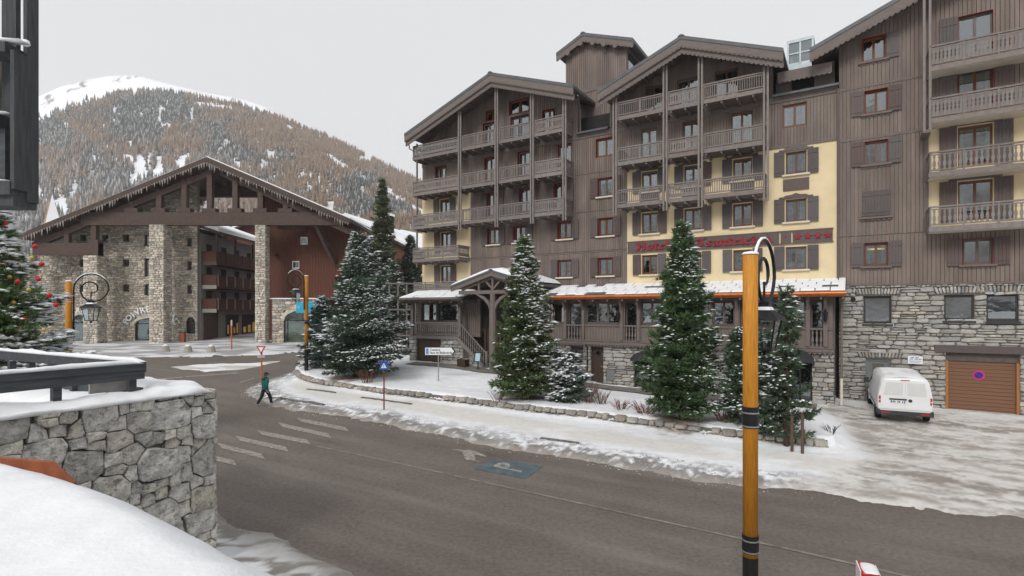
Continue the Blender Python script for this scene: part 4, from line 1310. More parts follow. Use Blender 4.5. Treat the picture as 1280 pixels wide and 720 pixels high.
for op in (ar1, ar2):
    a, b, z0, z1 = op; mb = MB(); c = (a + b) / 2
    mb.box(a, a + 0.07, -dB + 0.1, -dB + 0.2, z0, z1); mb.box(b - 0.07, b, -dB + 0.1, -dB + 0.2, z0, z1); mb.box(a + 0.07, b - 0.07, -dB + 0.1, -dB + 0.2, z1 - 0.1, z1); mb.box(c - 0.04, c + 0.04, -dB + 0.1, -dB + 0.2, z0, z1 - 0.1)
    o = mb.build('shop_front', M_BLACK, hotel)
    MB().box(a + 0.07, b - 0.07, -dB + 0.14, -dB + 0.15, z0, z1 - 0.1).build('pane', M_GLASS, o)
    # barrel awning
    mb = MB(); n = 10; vs = []; r_ = (b - a) / 2 + 0.12
    for yy, sc in ((-dB - 0.02, 1.0), (-dB - 0.55, 0.96)):
        for k in range(n + 1):
            t = math.pi * k / n
            vs.append((c - r_ * sc * math.cos(t), yy, z1 - 0.25 + 0.62 * sc * math.sin(t)))
    mb.add(vs, [(k, k + 1, k + n + 2, k + n + 1) for k in range(n)] + [tuple(range(n + 1, 2 * n + 2))])
    mb.build('awning', mat('charcoal_awning', (0.035, 0.036, 0.04), 0.8, 0.2, 4), o)
# script letters on the awning, only their shape can be read
bay = []
segs = [(652, 705, 'w'), (709, 727, 'b'), (732, 774, 'w'), (781, 796, 'b'), (801, 840, 'w'), (845, 859, 'b'), (864, 886, 'w'), (891, 918, 'w'), (925, 940, 'b'), (945, 1007, 'w'), (1013, 1029, 'b')]
dW = 2.0
bops = []
for a, b, k in segs:
    bops.append((S(a, dW), S(b, dW), 4.35 if k == 'w' else 3.42, 5.72))
b0, b1 = S(648, dW), S(1041, dW)
mb = MB(); strips(mb, b0, b1, 0.19, 0.02, 3.3, 5.98, bops, -dW, -dW + 0.1, 0.003); strips(mb, b0, b1, 60, 0, 3.3, 5.98, bops, -dW + 0.025, -dW + 0.2)
mb.box(b1 - 0.12, b1, -dW + 0.2, -0.02, 3.3, 5.98); mb.box(b0, b1 - 0.13, -0.45, -0.35, 3.2, 6.0)
baywall = mb.build('bay_wall', M_WOOD, hotel)
mb = MB(); mb.box(b0, b1 + 0.06, -dW - 0.10, -0.02, 3.14, 3.3); mb.box(b0, b1 + 0.03, -dW - 0.05, -dW - 0.003, 3.32, 3.42); scallop(mb, b0, b1, 3.14, 0.12, -dW - 0.07, -dW - 0.03)
mb.box(b0, b1, -dW - 0.06, -dW - 0.004, 4.24, 4.34); mb.box(b0, b1, -dW - 0.05, -dW - 0.005, 5.74, 5.9)
mb.build('bay_rail', M_WOODH, hotel)
for (a, b, k), o in zip(segs, bops):
    w = o[1] - o[0]; c = (o[0] + o[1]) / 2
    if k == 'w':
        make_window(hotel, c, (o[2] + o[3]) / 2, w, o[3] - o[2], None, None, False, frame=M_SHUT, y=-dW + 0.02, mull=1 if w < 1.6 else 2, curtain=0)
    else:
        make_window(hotel, c, (o[2] + o[3]) / 2, w, o[3] - o[2], None, None, False, frame=M_SHUT, y=-dW + 0.12, mull=0, curtain=0)
        put_balusters(baywall, 'turned', (o[0], -dW + 0.03), (o[1], -dW + 0.03), o[2], 4.26, 0.17, True, None)
for px in (707, 729.5, 777.5, 798.5, 842.5, 861.5, 888.5, 921.5, 942.5, 1010, 1032):
    x = S(px, dW); mb = MB()
    mb.box(x - 0.09, x + 0.09, -dW - 0.12, -dW - 0.002, 3.43, 5.98)
    mb.box(x - 0.07, x + 0.07, -dW - 0.42, -dW - 0.12, 5.62, 5.98); mb.prism([(-dW - 0.12, 5.2), (-dW - 0.12, 5.62), (-dW - 0.40, 5.62)], x - 0.06, x + 0.06, 'yz')
    mb.build('bay_post', M_WOODH, hotel)
for px, py in ((1032, 395), (774.5, 395)):
    x = S(px, dW); z = ZF(px, py, dW); mb = MB(); mb.lathe([(0.03, z - 0.28), (0.09, z - 0.2), (0.12, z + 0.12), (0.15, z + 0.13), (0.03, z + 0.3)], 6, x, -dW - 0.28); mb.box(x - 0.02, x + 0.02, -dW - 0.28, -dW - 0.12, z + 0.3, z + 0.34)
    mb.build('wall_lantern', M_BLACK, hotel)
# canopies
def canopy(s0, s1, gutter):
    yf, zf, yb, zb = -2.75, 6.08, 0.0, 6.78
    mb = MB(); mb.prism([(yf, zf), (yb, zb), (yb, zb - 0.12), (yf, zf - 0.12)], s0, s1, 'yz'); c = mb.build('canopy_roof', M_ROOF, hotel)
    mb = MB(); mb.box(s0, s1, yf + 0.02, -dW + 0.05, zf - 0.22, zf - 0.125); n = int((s1 - s0) / 0.9)
    for i in range(n + 1):
        x = s0 + 0.1 + (s1 - s0 - 0.2) * i / n; mb.box(x - 0.05, x + 0.05, yf + 0.05, -0.1, zf - 0.34, zf - 0.221)
    mb.build('canopy_soffit', M_WOODH, c)
    mb = MB(); mb.tube([(s0 - 0.03, yf - 0.07, zf - 0.06), (s1 + 0.03, yf - 0.07, zf - 0.06)], 0.085, 10); mb.box(s0 - 0.02, s1 + 0.02, yf - 0.02, yf + 0.012, zf - 0.2, zf - 0.01)
    mb.build('gutter', M_COPPER if gutter else M_WOODH, c, smooth=False)
    n = int((s1 - s0) / 0.62); rows = 4
    sl = (zb - zf) / (yb - yf)
    for r in range(rows):
        for i in range(n):
            x0 = s0 + (s1 - s0) * i / n + (0.3 * (r % 2) if i else 0); x1 = s0 + (s1 - s0) * (i + 1) / n + (0.3 * (r % 2) if i < n - 1 else 0)
            ya = yf + (yb - yf) * r / rows; yb_ = yf + (yb - yf) * (r + 1) / rows
            za, zb_ = zf + sl * (ya - yf) + 0.004, zf + sl * (yb_ - yf) + 0.004
            mb = MB(); mb.hexa([(x0 + .01, ya, za), (x1 - .01, ya, za), (x1 - .01, yb_, zb_ - .01), (x0 + .01, yb_, zb_ - .01)], [(x0 + .01, ya, za + 0.045), (x1 - .01, ya, za + 0.045), (x1 - .01, yb_, zb_ + 0.01), (x0 + .01, yb_, zb_ + 0.01)])
            t = mb.build('slate', M_ROOF, c)
            f0 = random.uniform(0.0, 0.05) if r else random.uniform(0.05, 0.3); f1 = random.uniform(0.97, 1.04); sn = random.uniform(0.045, 0.075)
            if random.random() < 0.05: continue
            mb = MB(); e = 0.016
            yq0 = ya + (yb_ - ya) * f0; yq1 = ya + (yb_ - ya) * f1
            Zs = lambda y: zf + sl * (y - yf) + 0.045
            A = [(x0 + e, yq0, Zs(yq0)), (x1 - e, yq0, Zs(yq0)), (x1 - e, yq1, Zs(yq1) - 0.03), (x0 + e, yq1, Zs(yq1) - 0.03)]
            B = [(x0 + e * 1.8, yq0 + 0.05, Zs(yq0) + sn), (x1 - e * 1.8, yq0 + 0.05, Zs(yq0) + sn), (x1 - e * 1.8, yq1 - 0.02, Zs(yq1) + sn), (x0 + e * 1.8, yq1 - 0.02, Zs(yq1) + sn)]
            mb.hexa(A, B); mb.build('snow', M_SNOW, t)
canopy(S(672, 2.75), S(1057, 2.75), True)
canopy(S(498, 2.75), S(578, 2.75), False)
# ---- terrace bay at the left corner with stairs
a0, a1 = S(512, dB), S(575, dB)
l_ops = [(S(521, dB), S(551, dB), 0.0, ZF(536, 424, dB)), (S(583, dB) - 0.25, S(583, dB) + 0.25, 1.75, 2.4)]
a2 = S(640, dB)
def stair_top(x): return 3.1 if x < a1 else 3.1 - (x - a1) * 0.88
mb = MB(); strips(mb, a0, a2, 0.6, 0, 0.0, lambda x: max(1.3, stair_top(x)), l_ops, -dB, -dB + 0.3); pw = mb.build('plinth_wall', M_MORTAR, hotel)
mb = MB(); mb.box(a0, a0 + 0.3, -dB + 0.302, 0, 0.0, 3.1); mb.box(a0 + 0.31, a2, -dB + 0.5, -dB + 0.6, 0, 1.25); mb.build('plinth_return', M_MORTAR, hotel)
rubble(pw, a0, a2, 0.9, 3.1, l_ops, -dB, 0.12, (0.18, 0.32), (1.2, 2.8), 300, zt=lambda x: max(1.32, stair_top(x) + 0.05), seed=8)
panel_door(hotel, (l_ops[0][0], l_ops[0][1], 0.9, l_ops[0][3]), -dB + 0.1, mat('dark_brown_door', (0.07, 0.045, 0.035)), 6, name='garage_door')
mb = MB(); a, b, z0, z1 = l_ops[1]; mb.box(a, b, -dB + 0.05, -dB + 0.1, z0, z1); mb.build('hatch', M_SHUT, hotel)
balcony(hotel, a0 + 0.02, a1, 3.14, dB + 0.12, 'turned', (True, False), rail=1.2, separate=True, joists=False)
tops = [(S(527, 1.0), S(545, 1.0), 4.35, 5.75), (S(547, 1.0), S(572, 1.0), 4.35, 5.75)]
mb = MB(); strips(mb, a0, S(600, 1.0), 0.19, 0.02, 3.3, 6.0, tops, -1.0, -0.9); strips(mb, a0, S(600, 1), 30, 0, 3.3, 6.0, tops, -0.97, -0.8); mb.box(a0, S(660), -0.45, -0.35, 1.0, 6.0); mb.build('bay_wall', M_WOOD, hotel)
for o in tops: make_window(hotel, (o[0] + o[1]) / 2, 5.05, o[1] - o[0], 1.4, None, None, False, frame=M_SHUT, y=-0.98, mull=0, curtain=0)
mb = MB(); mb.box(S(590, 0.6), S(650, 0.6), -0.60, -0.46, 1.0, 5.9); ent = mb.build('entrance', M_DARK, hotel)
for k in range(3):
    x = S(596, 0.6) + k * 1.0; MB().box(x, x + 0.85, -0.66, -0.603, 1.4, 3.9).build('entrance_door', mat('dark_brown_door', (0.07, 0.045, 0.035)), ent); MB().box(x + 0.15, x + 0.7, -0.672, -0.661, 2.2, 3.7).build('pane', M_GLASS, ent)
for px in (515, 574):
    x = S(px, dW); MB().box(x - 0.12, x + 0.12, -dW - 0.02, -dW + 0.2, 3.32, 5.86).build('bay_post', M_WOODH, hotel)
# stairs
st = link('stairs', None, hotel)
n = 12
for i in range(n):
    x = a1 + 0.02 + i * 0.2; z = 3.14 - (i + 1) * 0.168
    MB().box(x, x + 0.22, -dB - 0.15, -0.6, z - 0.06, z).build('step', M_WOODH, st)
mb = MB(); x1 = a1 + n * 0.2
mb.prism([(a1, 3.3), (x1, 3.3 - n * 0.168), (x1, 3.0 - n * 0.168), (a1, 2.95)], -dB - 0.24, -dB - 0.16)
mb.prism([(a1 + 0.12, 4.34), (x1, 4.34 - n * 0.168), (x1, 4.26 - n * 0.168), (a1 + 0.12, 4.26)], -dB - 0.25, -dB - 0.15)
mb.box(x1 - 0.02, x1 + 0.12, -dB - 0.27, -dB - 0.13, 0.9, 4.42 - n * 0.168)
mb.build('stringer', M_WOODL, st)
for i in range(13):
    x = a1 + 0.2 + i * 0.18; z = 3.28 - (x - a1) * 0.84
    link('baluster', baluster_mesh('turned', 0.96), st, (x, -dB - 0.2, z + 0.5))
# entrance porch with its snowy gable
dP = 3.7
pa, pl_, pr_ = RP(613, 337, dP), RP(563, 357, dP), (0, 0)
pr_ = (2 * pa[0] - pl_[0], pl_[1])
porch = gable_roof(hotel, pa[0], pa[1], pl_[0], pl_[1], pr_[0], pr_[1], -dP, -0.1, tiers=((0.0, 0.26),), thick=0.14, rafters=False, scal=False)
def snow_slab(P, x0, z0, x1, z1, y0, y1, t):
    n = 14; vs = []; fs = []
    for j in range(7):
        y = y0 + (y1 - y0) * j / 6
        for i in range(n + 1):
            q = i / n; ed = min(1, min(q, 1 - q * 0.98) * 6 + 0.25) * min(1, j * 0.9 + 0.45)
            vs.append((x0 + (x1 - x0) * q, y, z0 + (z1 - z0) * q + 0.01 + t * ed * (0.75 + 0.5 * float(fbm(q * 5, j * 0.8, 3)))))
    for j in range(6):
        for i in range(n): fs.append((j * (n + 1) + i, j * (n + 1) + i + 1, (j + 1) * (n + 1) + i + 1, (j + 1) * (n + 1) + i))
    k = len(vs)
    for i in range(n + 1): vs.append((x0 + (x1 - x0) * i / n, y0, z0 + (z1 - z0) * i / n))
    for i in range(n): fs.append((k + i, k + i + 1, i + 1, i))
    mb = MB(); mb.add(vs, fs); mb.build('snow', M_SNOW, P, True)
snow_slab(porch, pl_[0], pl_[1], pa[0], pa[1], -dP + 0.05, -0.15, 0.26); snow_slab(porch, pa[0], pa[1], pr_[0], pr_[1], -dP + 0.05, -0.15, 0.26)
mb = MB(); zt = pl_[1] - 0.42
ptl, ptr = pl_[0] + 0.55, pr_[0] - 0.55
mb.box(ptl, ptr, -dP + 0.2, -dP + 0.4, zt - 0.18, zt + 0.06)
for t in (0.3, 0.5, 0.7):
    x = ptl + (ptr - ptl) * t; mb.box(x - 0.07, x + 0.07, -dP + 0.22, -dP + 0.38, zt + 0.06, pa[1] - 0.25 - abs(t - 0.5) * 3.0 * 0.42)
mb.beam((ptl + 0.2, -dP + 0.3, zt + 0.1), (pa[0] - 0.1, -dP + 0.3, pa[1] - 0.5), 0.12, 0.14); mb.beam((ptr - 0.2, -dP + 0.3, zt + 0.1), (pa[0] + 0.1, -dP + 0.3, pa[1] - 0.5), 0.12, 0.14)
mb.beam((pa[0] - 0.5, -dP + 0.3, zt + 0.6), (pa[0], -dP + 0.3, zt + 0.1), 0.1, 0.12); mb.beam((pa[0] + 0.5, -dP + 0.3, zt + 0.6), (pa[0], -dP + 0.3, zt + 0.1), 0.1, 0.12)
for xx in (ptl + 0.1, ptr - 0.1): mb.box(xx - 0.1, xx + 0.1, -dP + 0.4, -0.2, zt - 0.16, zt + 0.04)
mb.build('porch_truss', M_WOODH, hotel)
for px in (616, 668):
    x = S(px, dP - 0.3); mb = MB(); gz_ = 0.7
    mb.lathe([(0.24, gz_ - 0.6), (0.24, zt - 1.3), (0.2, zt - 1.25), (0.2, zt - 0.18)], 10, x, -dP + 0.3)
    pts = [(x - 0.2, zt - 1.3), (x - 0.35, zt - 0.9), (x - 0.7, zt - 0.55), (x - 1.35, zt - 0.2), (x - 1.1, zt - 0.19), (x - 0.6, zt - 0.38), (x - 0.2, zt - 0.75)]
    mb.prism(pts, -dP + 0.22, -dP + 0.38); mb.prism([(2 * x - a, b) for a, b in pts], -dP + 0.22, -dP + 0.38)
    mb.build('porch_post', M_WOODH, hotel)
# ---- rain pipes
def pipe(P, pts, r=0.05, m=None): MB().tube(pts, r, 8).build('rain_pipe', m or M_WOODH, P)
x = S(728, -0.2); pipe(hotel, [(g1r[0] + 0.05, -1.4, g1r[1] - 0.5), (x, -0.12, g1r[1] - 0.9), (x, -0.12, F5)])
x = S(508, 1.8); pipe(hotel, [(g1l[0] + 0.15, -1.7, g1l[1] - 0.45), (g1l[0] + 0.2, -1.6, g1l[1] - 1.1), (S(520, 1.4), -1.3, g1l[1] - 1.4), (S(520, 1.4), -1.3, 8.6)])
x = S(1052, 1.8); pipe(hotel, [(x, -dB - 0.75, 5.95), (x, -dB - 0.1, 5.6), (x, -dB - 0.1, 1.9)]); pipe(hotel, [(x, -dB - 0.1, 1.9), (x, -dB - 0.1, 0.6)], 0.06, M_CREAM)
x = S(735, dB); pipe(hotel, [(x, -dB - 0.3, 3.1), (x, -dB - 0.12, 2.9), (x, -dB - 0.12, 1.5)], 0.04, M_BLACK)
# ------------------------------------------------------------------ the neighbouring chalet block on the right
wing = thing('chalet_block', 'tall brown clad chalet block above a pale rubble garage storey, right of the hotel', 'building', (HP0[0], HP0[1], 0), HROT)
w0, w1, sE = 0.06, S(1480), S(1480)
sY = S(1160)
o_low, o_up, o_yel, o_st = [], [], [], []
for r, sh in ((1, 'both'), (2, 'closed'), (3, 'both'), (4, 'both'), (5, 'R')):
    o_up.append(make_window(wing, S(1095 if r != 5 else 1092), R[r] + (0.1 if r == 5 else 0), 0.98 if sh != 'closed' else 1.05, 1.18, sh, 'wood', False, red=(sh != 'closed')))
o_up.append(make_window(wing, S(1222), 7.92, 1.05, 1.2, 'both', 'wood', False, red=True))
for px in (1219, 1360):
    for r in (2, 3):
        o_yel.append(make_window(wing, S(px), R[r] - 0.25, 1.25, 1.85, 'both', None, True))
    for r in (4, 5):
        o_up.append(make_window(wing, S(px), R[r] - 0.2, 1.25, 1.85, 'both' if r == 4 else 'L', None, False, red=True))
gA = (S(1012, 1.1), ZF(1012, 60, 1.1)); slp = 0.405
apx = gA[0] + 7.4
ga = (apx, gA[1] + slp * 7.4); gr = (2 * apx - gA[0], gA[1])
gable_roof(wing, ga[0], ga[1], gA[0], gA[1], gr[0], gr[1], -1.1, 12.0, tiers=((0.0, 0.46),), thick=0.2)
uw = under(ga, gA, gr, 0.32)
ZST = 6.45
we = gr[0] - 1.0
mb = MB(); strips(mb, w0, we, 30, 0, ZST, 8.95, o_up, 0.035, 0.3); strips(mb, w0, sY, 30, 0, 8.95, 13.9, o_up, 0.035, 0.301)
strips(mb, w0, we, 2.5, 0, 13.9, uw, o_up, 0.035, 0.302); mb.build('wall', M_WOOD, wing)
mb = MB(); strips(mb, sY, we, 30, 0, 8.95, 13.9, o_yel, 0.0, 0.28); mb.build('wall', M_PLAST, wing)
mb = MB()
strips(mb, w0, we, 0.165, 0.022, ZST + 0.06, 8.95, o_up, -0.02, 0.034, 0.004); strips(mb, w0, sY, 0.165, 0.022, 8.98, 13.88, o_up, -0.018, 0.034, 0.004)
strips(mb, w0, we, 0.165, 0.022, 13.92, 16.5, o_up, -0.024, 0.034, 0.004); strips(mb, w0, we, 0.165, 0.022, 16.53, uw, o_up, -0.03, 0.034, 0.004)
mb.build('cladding', M_WOODB, wing, kind='stuff')
mb = MB(); mb.box(w0, we, -0.06, 0, ZST - 0.02, ZST + 0.055); mb.box(w0, sY, -0.04, -0.02, 13.82, 13.95); mb.box(w0, we, -0.045, -0.02, 16.44, 16.56); mb.box(sY - 0.1, sY + 0.02, -0.045, -0.005, 8.95, 13.82)
mb.build('storey_board', M_WOODH, wing)
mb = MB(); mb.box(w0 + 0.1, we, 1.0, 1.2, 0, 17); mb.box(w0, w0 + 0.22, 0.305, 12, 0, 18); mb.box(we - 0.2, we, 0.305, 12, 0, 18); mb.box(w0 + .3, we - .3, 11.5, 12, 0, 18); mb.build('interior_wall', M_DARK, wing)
mb = MB(); mb.prism([(w0 + 0.3, 17.05), (we - 0.3, 17.05), (we - 0.3, uw(we) - 0.3), (ga[0], ga[1] - 0.7), (w0 + 0.3, uw(w0) - 0.3)], 1.0, 11); mb.build('attic', M_WOOD, wing)
for k in (-0.2, 0.22): MB().box(S(1095) + k - 0.16, S(1095) + k + 0.16, 0.32, 0.36, R[1] + 0.26, R[1] + 0.34).build('lit_shelf', mat('warm_lamp_strip', (1.0, 0.55, 0.14), 0.5, 0.05, 3, emit=1.6), wing)
# balconies
dw = 1.2
for zb, sty, sep in ((8.85, 'sawn', True), (11.36, 'sawn', True), (13.85, 'panel', True), (16.25, 'panel', True)):
    b = balcony(wing, S(1162, dw), S(1345, dw), zb, dw, sty, (True, False), rail=1.14, separate=sep, slab=M_CREAM, joists=False)
for k in (-0.2, 0.02):
    x = S(1162, dw) + k; MB().box(x - 0.05, x + 0.05, -dw - 0.02, -dw + 0.08, 13.5, uw(x) - 0.25).build('post', M_POST, wing)
mb = MB(); x = S(1162, dw); mb.box(x - 0.26, x + 0.06, -dw - 0.01, 0, 13.42, 13.56); mb.build('bracket', M_WOODH, wing)
# rubble storey
def wop(p0, y0, p1, y1): return (S(p0), S(p1), ZF((p0 + p1) / 2, y1), ZF((p0 + p1) / 2, y0))
ow = [wop(1079.5, 370, 1114, 405), wop(1180, 368.5, 1217.5, 401), wop(1233, 367, 1273, 402)]
od = wop(1082, 449, 1113, 506); og = wop(1182, 441, 1274.5, 517.5)
ops = ow + [od, og, (S(1168), S(1300), ZF(1200, 440), ZF(1200, 432))]
mb = MB(); strips(mb, w0, we, 30, 0, -0.3, ZST - 0.02, ow + [od, og], 0.0, 0.3); swall = mb.build('rubble_wall', M_MORTAR, wing)
sol = [(o[0] - 0.35, o[1] + 0.35, o[3] + 0.04, 0.36) for o in ow] + [(od[0] - 0.3, od[1] + 0.45, od[3] + 0.05, 0.34)]
rubble(swall, w0, S(1400), 0.3, ZST - 0.03, ops, -0.0, 0.13, (0.13, 0.27), (1.4, 3.6), 300, soldier=sol, seed=21)
for o in ow:
    wn_ = make_window(wing, (o[0] + o[1]) / 2, (o[2] + o[3]) / 2, o[1] - o[0], o[3] - o[2], None, None, False, frame=mat('dark_grey_frame', (0.05, 0.047, 0.046), 0.5, 0.1, 5), mull=0, curtain=0)
    mb = MB(); mb.box(o[0] - 0.06, o[1] + 0.06, -0.14, 0.02, o[2] - 0.1, o[2]); mb.build('sill', MATS['dark_grey_frame'], wing)
MB().box(S(1168), S(1300), -0.2, 0.05, ZF(1200, 440.5), ZF(1200, 431.5)).build('lintel_beam', M_SHUT, wing)
# garage door with its jambs
M_GAR = mat('brown_sectional_door', (0.195, 0.100, 0.058), 0.45, 0.08, 3, 0.05, 30, stretch=(0.5, 1, 8))
M_JAMB = mat('orange_brown_jamb', (0.36, 0.155, 0.050), 0.5, 0.15, 5, stretch=(6, 6, 0.5))
gd = link('garage_door', None, wing)
z0, z1 = og[2], og[3]; zt = z1 - 0.42
n = 14
for i in range(n):
    a = z0 + (zt - z0) * i / n; b = z0 + (zt - z0) * (i + 1) / n
    MB().box(og[0] + 0.1, og[1] - 0.1, 0.13, 0.17, a + 0.006, b - 0.006).build('panel', M_GAR, gd)
MB().box(og[0], og[1], 0.172, 0.2, z0, z1).build('backing', M_DARK, gd)
for a, b in ((og[0], og[0] + 0.1), (og[1] - 0.1, og[1])): MB().box(a, b, 0.0, 0.168, z0, zt).build('jamb', M_JAMB, gd)
MB().box(og[0], og[1], 0.06, 0.168, zt + 0.003, z1).build('transom', mat('grey_brown_board', (0.11, 0.095, 0.085), 0.7, 0.2, 4), gd)
dk = (S(1224) , ZF(1224, 469.5))
for rr, m, yy in ((0.22, mat('magenta_red_paint', (0.62, 0.03, 0.16), 0.5), 0.125), (0.155, mat('sign_blue', (0.03, 0.03, 0.30), 0.5), 0.118)):
    mb = MB(); mb.lathe([(rr, 0), (rr, 0.012)], 24); mb.v = [(v[0] + dk[0], yy + v[2] - 0.012, v[1] + dk[1]) for v in mb.v]; mb.f = [tuple(reversed(f)) for f in mb.f]
    o = mb.build('no_parking_disc', m, gd)
mb = MB(); mb.beam((dk[0] - 0.12, 0.103, dk[1] + 0.11), (dk[0] + 0.12, 0.103, dk[1] - 0.11), 0.008, 0.05, (0, 1, 0)); mb.build('no_parking_bar', MATS['magenta_red_paint'], gd)
# side door
M_GDOOR = mat('grey_green_metal_door', (0.175, 0.195, 0.195), 0.5, 0.08, 3)
d_ = panel_door(wing, (od[0], od[1], od[2], od[3]), 0.08, M_GDOOR, 1)
a, b, z0, z1 = od
MB().box(a + 0.3, b - 0.25, 0.06, 0.095, z1 - 0.75, z1 - 0.22).build('grille', mat('grey_grille', (0.12, 0.11, 0.10), 0.6), d_)
MB().box(a + 0.45, b - 0.4, 0.06, 0.095, z1 - 1.1, z1 - 0.92).build('letter_slot', M_BLACK, d_)
# white notice on the wall: a heading in two lines over small print
nx0, nx1, nz0, nz1 = S(1134.5), S(1153), ZF(1144, 454.5), ZF(1144, 445)
nt = MB().box(nx0, nx1, -0.16, -0.145, nz0, nz1).build('notice', M_WHITE, wing)
mb = MB(); w = nx1 - nx0; hh = nz1 - nz0
for (a, b, t, q) in ((.2, .42, .88, .76), (.5, .74, .88, .76), (.12, .36, .68, .56), (.45, .68, .68, .56), (.72, .92, .68, .56), (.08, .9, .42, .38), (.1, .88, .3, .26), (.2, .8, .18, .15)):
    mb.box(nx0 + w * a, nx0 + w * b, -0.166, -0.16, nz0 + hh * q, nz0 + hh * t)
mb.build('print', mat('blue_grey_print', (0.18, 0.25, 0.38), 0.6), nt)
mb = MB(); x = S(1066.5); z = ZF(1066, 374); mb.lathe([(0.11, 0), (0.11, 0.08)], 12); mb.v = [(v[0] + x, -0.12 - v[2], v[1] + z) for v in mb.v]; mb.build('vent_pipe', M_BLACK, wing)
# corner seam pipe
MB().tube([(0.02, -0.1, 16.6), (0.02, -0.1, 6.6)], 0.055, 8).build('rain_pipe', M_SHUT, wing)
# ------------------------------------------------------------------ the stone and timber pavilion across the square
PYY = 59.0
pv0 = at(203, 430, PYY)
pav = thing('pavilion', 'wide gabled stone and timber building with tall stone columns across the square', 'building', (pv0.x, PYY, 0))
def X_(px, dy=0.0): return (px - CX) / F * (PYY + dy) - pv0.x
def Z_(py, dy=0.0): return H + (HY - py) / F * (PYY + dy)
M_DBROWN = mat('dark_brown_beam', (0.090, 0.062, 0.052), 0.75, 0.2, 3, 0.2, 20)
M_RBROWN = mat('red_brown_boarding', (0.120, 0.045, 0.030), 0.75, 0.25, 2.5, 0.2, 25, stretch=(5, 5, 0.4))
M_STW = mat('warm_grey_rubble', (0.52, 0.48, 0.415), 0.9, 0.28, 6, 0.5, 20, attr=True)
M_MORW = mat('warm_mortar', (0.24, 0.22, 0.19), 0.95, 0.2, 8)
M_SHOPIN = mat('teal_display', (0.16, 0.30, 0.31), 0.7, 0.35, 1.6, hue2=(0.42, 0.60, 0.58))
M_WARM = mat('warm_shop_light', (0.55, 0.33, 0.10), 0.6, 0.4, 3, emit=0.12)
ra, rl, rr_ = (X_(258, -1), Z_(196, -1)), (X_(20, -1), Z_(294, -1)), (X_(437, -1), Z_(273, -1))
RB = 9.0
mb = MB()
for p, q in ((rl, ra), (ra, rr_)):
    mb.prism([p, q, (q[0], q[1] - 0.35), (p[0], p[1] - 0.35)], -1.0, RB)
proof = mb.build('roof', M_DBROWN, pav)
mb = MB()
for p, q in ((rl, ra), (ra, rr_)):
    mb.prism([(p[0], p[1] + 0.005), (q[0], q[1] + 0.005), (q[0], q[1] + 0.15), (p[0], p[1] + 0.13)], -0.75, RB)
mb.build('snow', M_SNOW, proof)
for p, q in ((rl, ra), (ra, rr_)):
    mb = MB()
    mb.prism([(p[0], p[1] - 0.1), (q[0], q[1] - 0.1), (q[0], q[1] - 0.68), (p[0], p[1] - 0.68)], -1.12, -1.003)
    mb.build('fascia', mat('brown_fascia', (0.078, 0.056, 0.047), 0.7, 0.15, 3), proof)
    mb = MB(); L = math.hypot(q[0] - p[0], q[1] - p[1]); n = int(L / 0.3)        # icicle garland under the eaves
    for i in range(n):
        t = (i + 0.5) / n; x = p[0] + (q[0] - p[0]) * t; z = p[1] + (q[1] - p[1]) * t - 0.6
        h = random.choice([0.2, 0.35, 0.6, 0.75]) * random.uniform(0.8, 1.1); w = random.uniform(0.07, 0.14)
        mb.add([(x - w, -1.2, z), (x + w, -1.2, z), (x, -1.12, z), (x + random.uniform(-.05, .05), -1.16, z - h)], [(0, 1, 3), (1, 2, 3), (2, 0, 3), (0, 2, 1)])
    mb.build('icicle_garland', mat('pale_garland', (0.25, 0.225, 0.205), 0.5, 0.2, 3), proof, kind='stuff')
    mb = MB()
    mb.prism([(p[0] + 1, p[1] - 1.1 + (0.43 if q is ra else -0.0)), (q[0], q[1] - 1.1), (q[0], q[1] - 1.75), (p[0] + 1, p[1] - 1.75 + (0.43 if q is ra else 0))], -0.2, 0.3)
    mb.build('rafter', M_DBROWN, pav)
def under_p(x): return (rl[1] + (ra[1] - rl[1]) * (x - rl[0]) / (ra[0] - rl[0]) if x < ra[0] else ra[1] + (rr_[1] - ra[1]) * (x - ra[0]) / (rr_[0] - ra[0])) - 0.36
mb = MB(); mb.box(X_(104), X_(424), -0.35, 0.35, Z_(282), Z_(266)); mb.build('tie_beam', M_DBROWN, pav)
mb = MB(); mb.box(X_(44), X_(126), -0.35, 0.35, Z_(319), Z_(304)); mb.box(X_(114), X_(126), -0.4, 0.4, Z_(321), Z_(300)); mb.build('tie_beam', M_DBROWN, pav)
for px in (166, 200, 231.5, 263, 295, 326.5, 358):
    x = X_(px); mb = MB(); mb.box(x - 0.28, x + 0.28, -0.25, 0.25, Z_(266), under_p(x) - 0.7); mb.box(x - 0.75, x + 0.75, -0.38, 0.38, Z_(266), Z_(261)); mb.build('king_post', M_DBROWN, pav)
for px in (85, 119):
    x = X_(px); MB().box(x - 0.26, x + 0.26, -0.25, 0.25, Z_(304), under_p(x) - 0.7).build('king_post', M_DBROWN, pav)
mb = MB(); mb.box(X_(238, 6), X_(340, 6), 6, 6.6, Z_(246, 6), Z_(232, 6))
for px in (257, 286, 314): mb.box(X_(px, 6) - 0.25, X_(px, 6) + 0.25, 6.05, 6.5, Z_(232, 6), under_p(X_(px, 6)) - 0.1)
mb.beam((X_(245, 6), 6.3, Z_(232, 6)), (X_(262, 6), 6.3, Z_(205, 6)), 0.3, 0.4); mb.beam((X_(320, 6), 6.3, Z_(232, 6)), (X_(275, 6), 6.3, Z_(208, 6)), 0.3, 0.4)
mb.build('rear_truss', M_DBROWN, pav)
# purlins under the roof
mb = MB()
for t in (0.12, 0.3, 0.5, 0.7, 0.88):
    for p in (rl, rr_):
        x = p[0] + (ra[0] - p[0]) * t; mb.box(x - 0.2, x + 0.2, -0.9, RB - 0.2, under_p(x) - 0.45, under_p(x) - 0.02)
mb.build('purlins', M_DBROWN, pav)
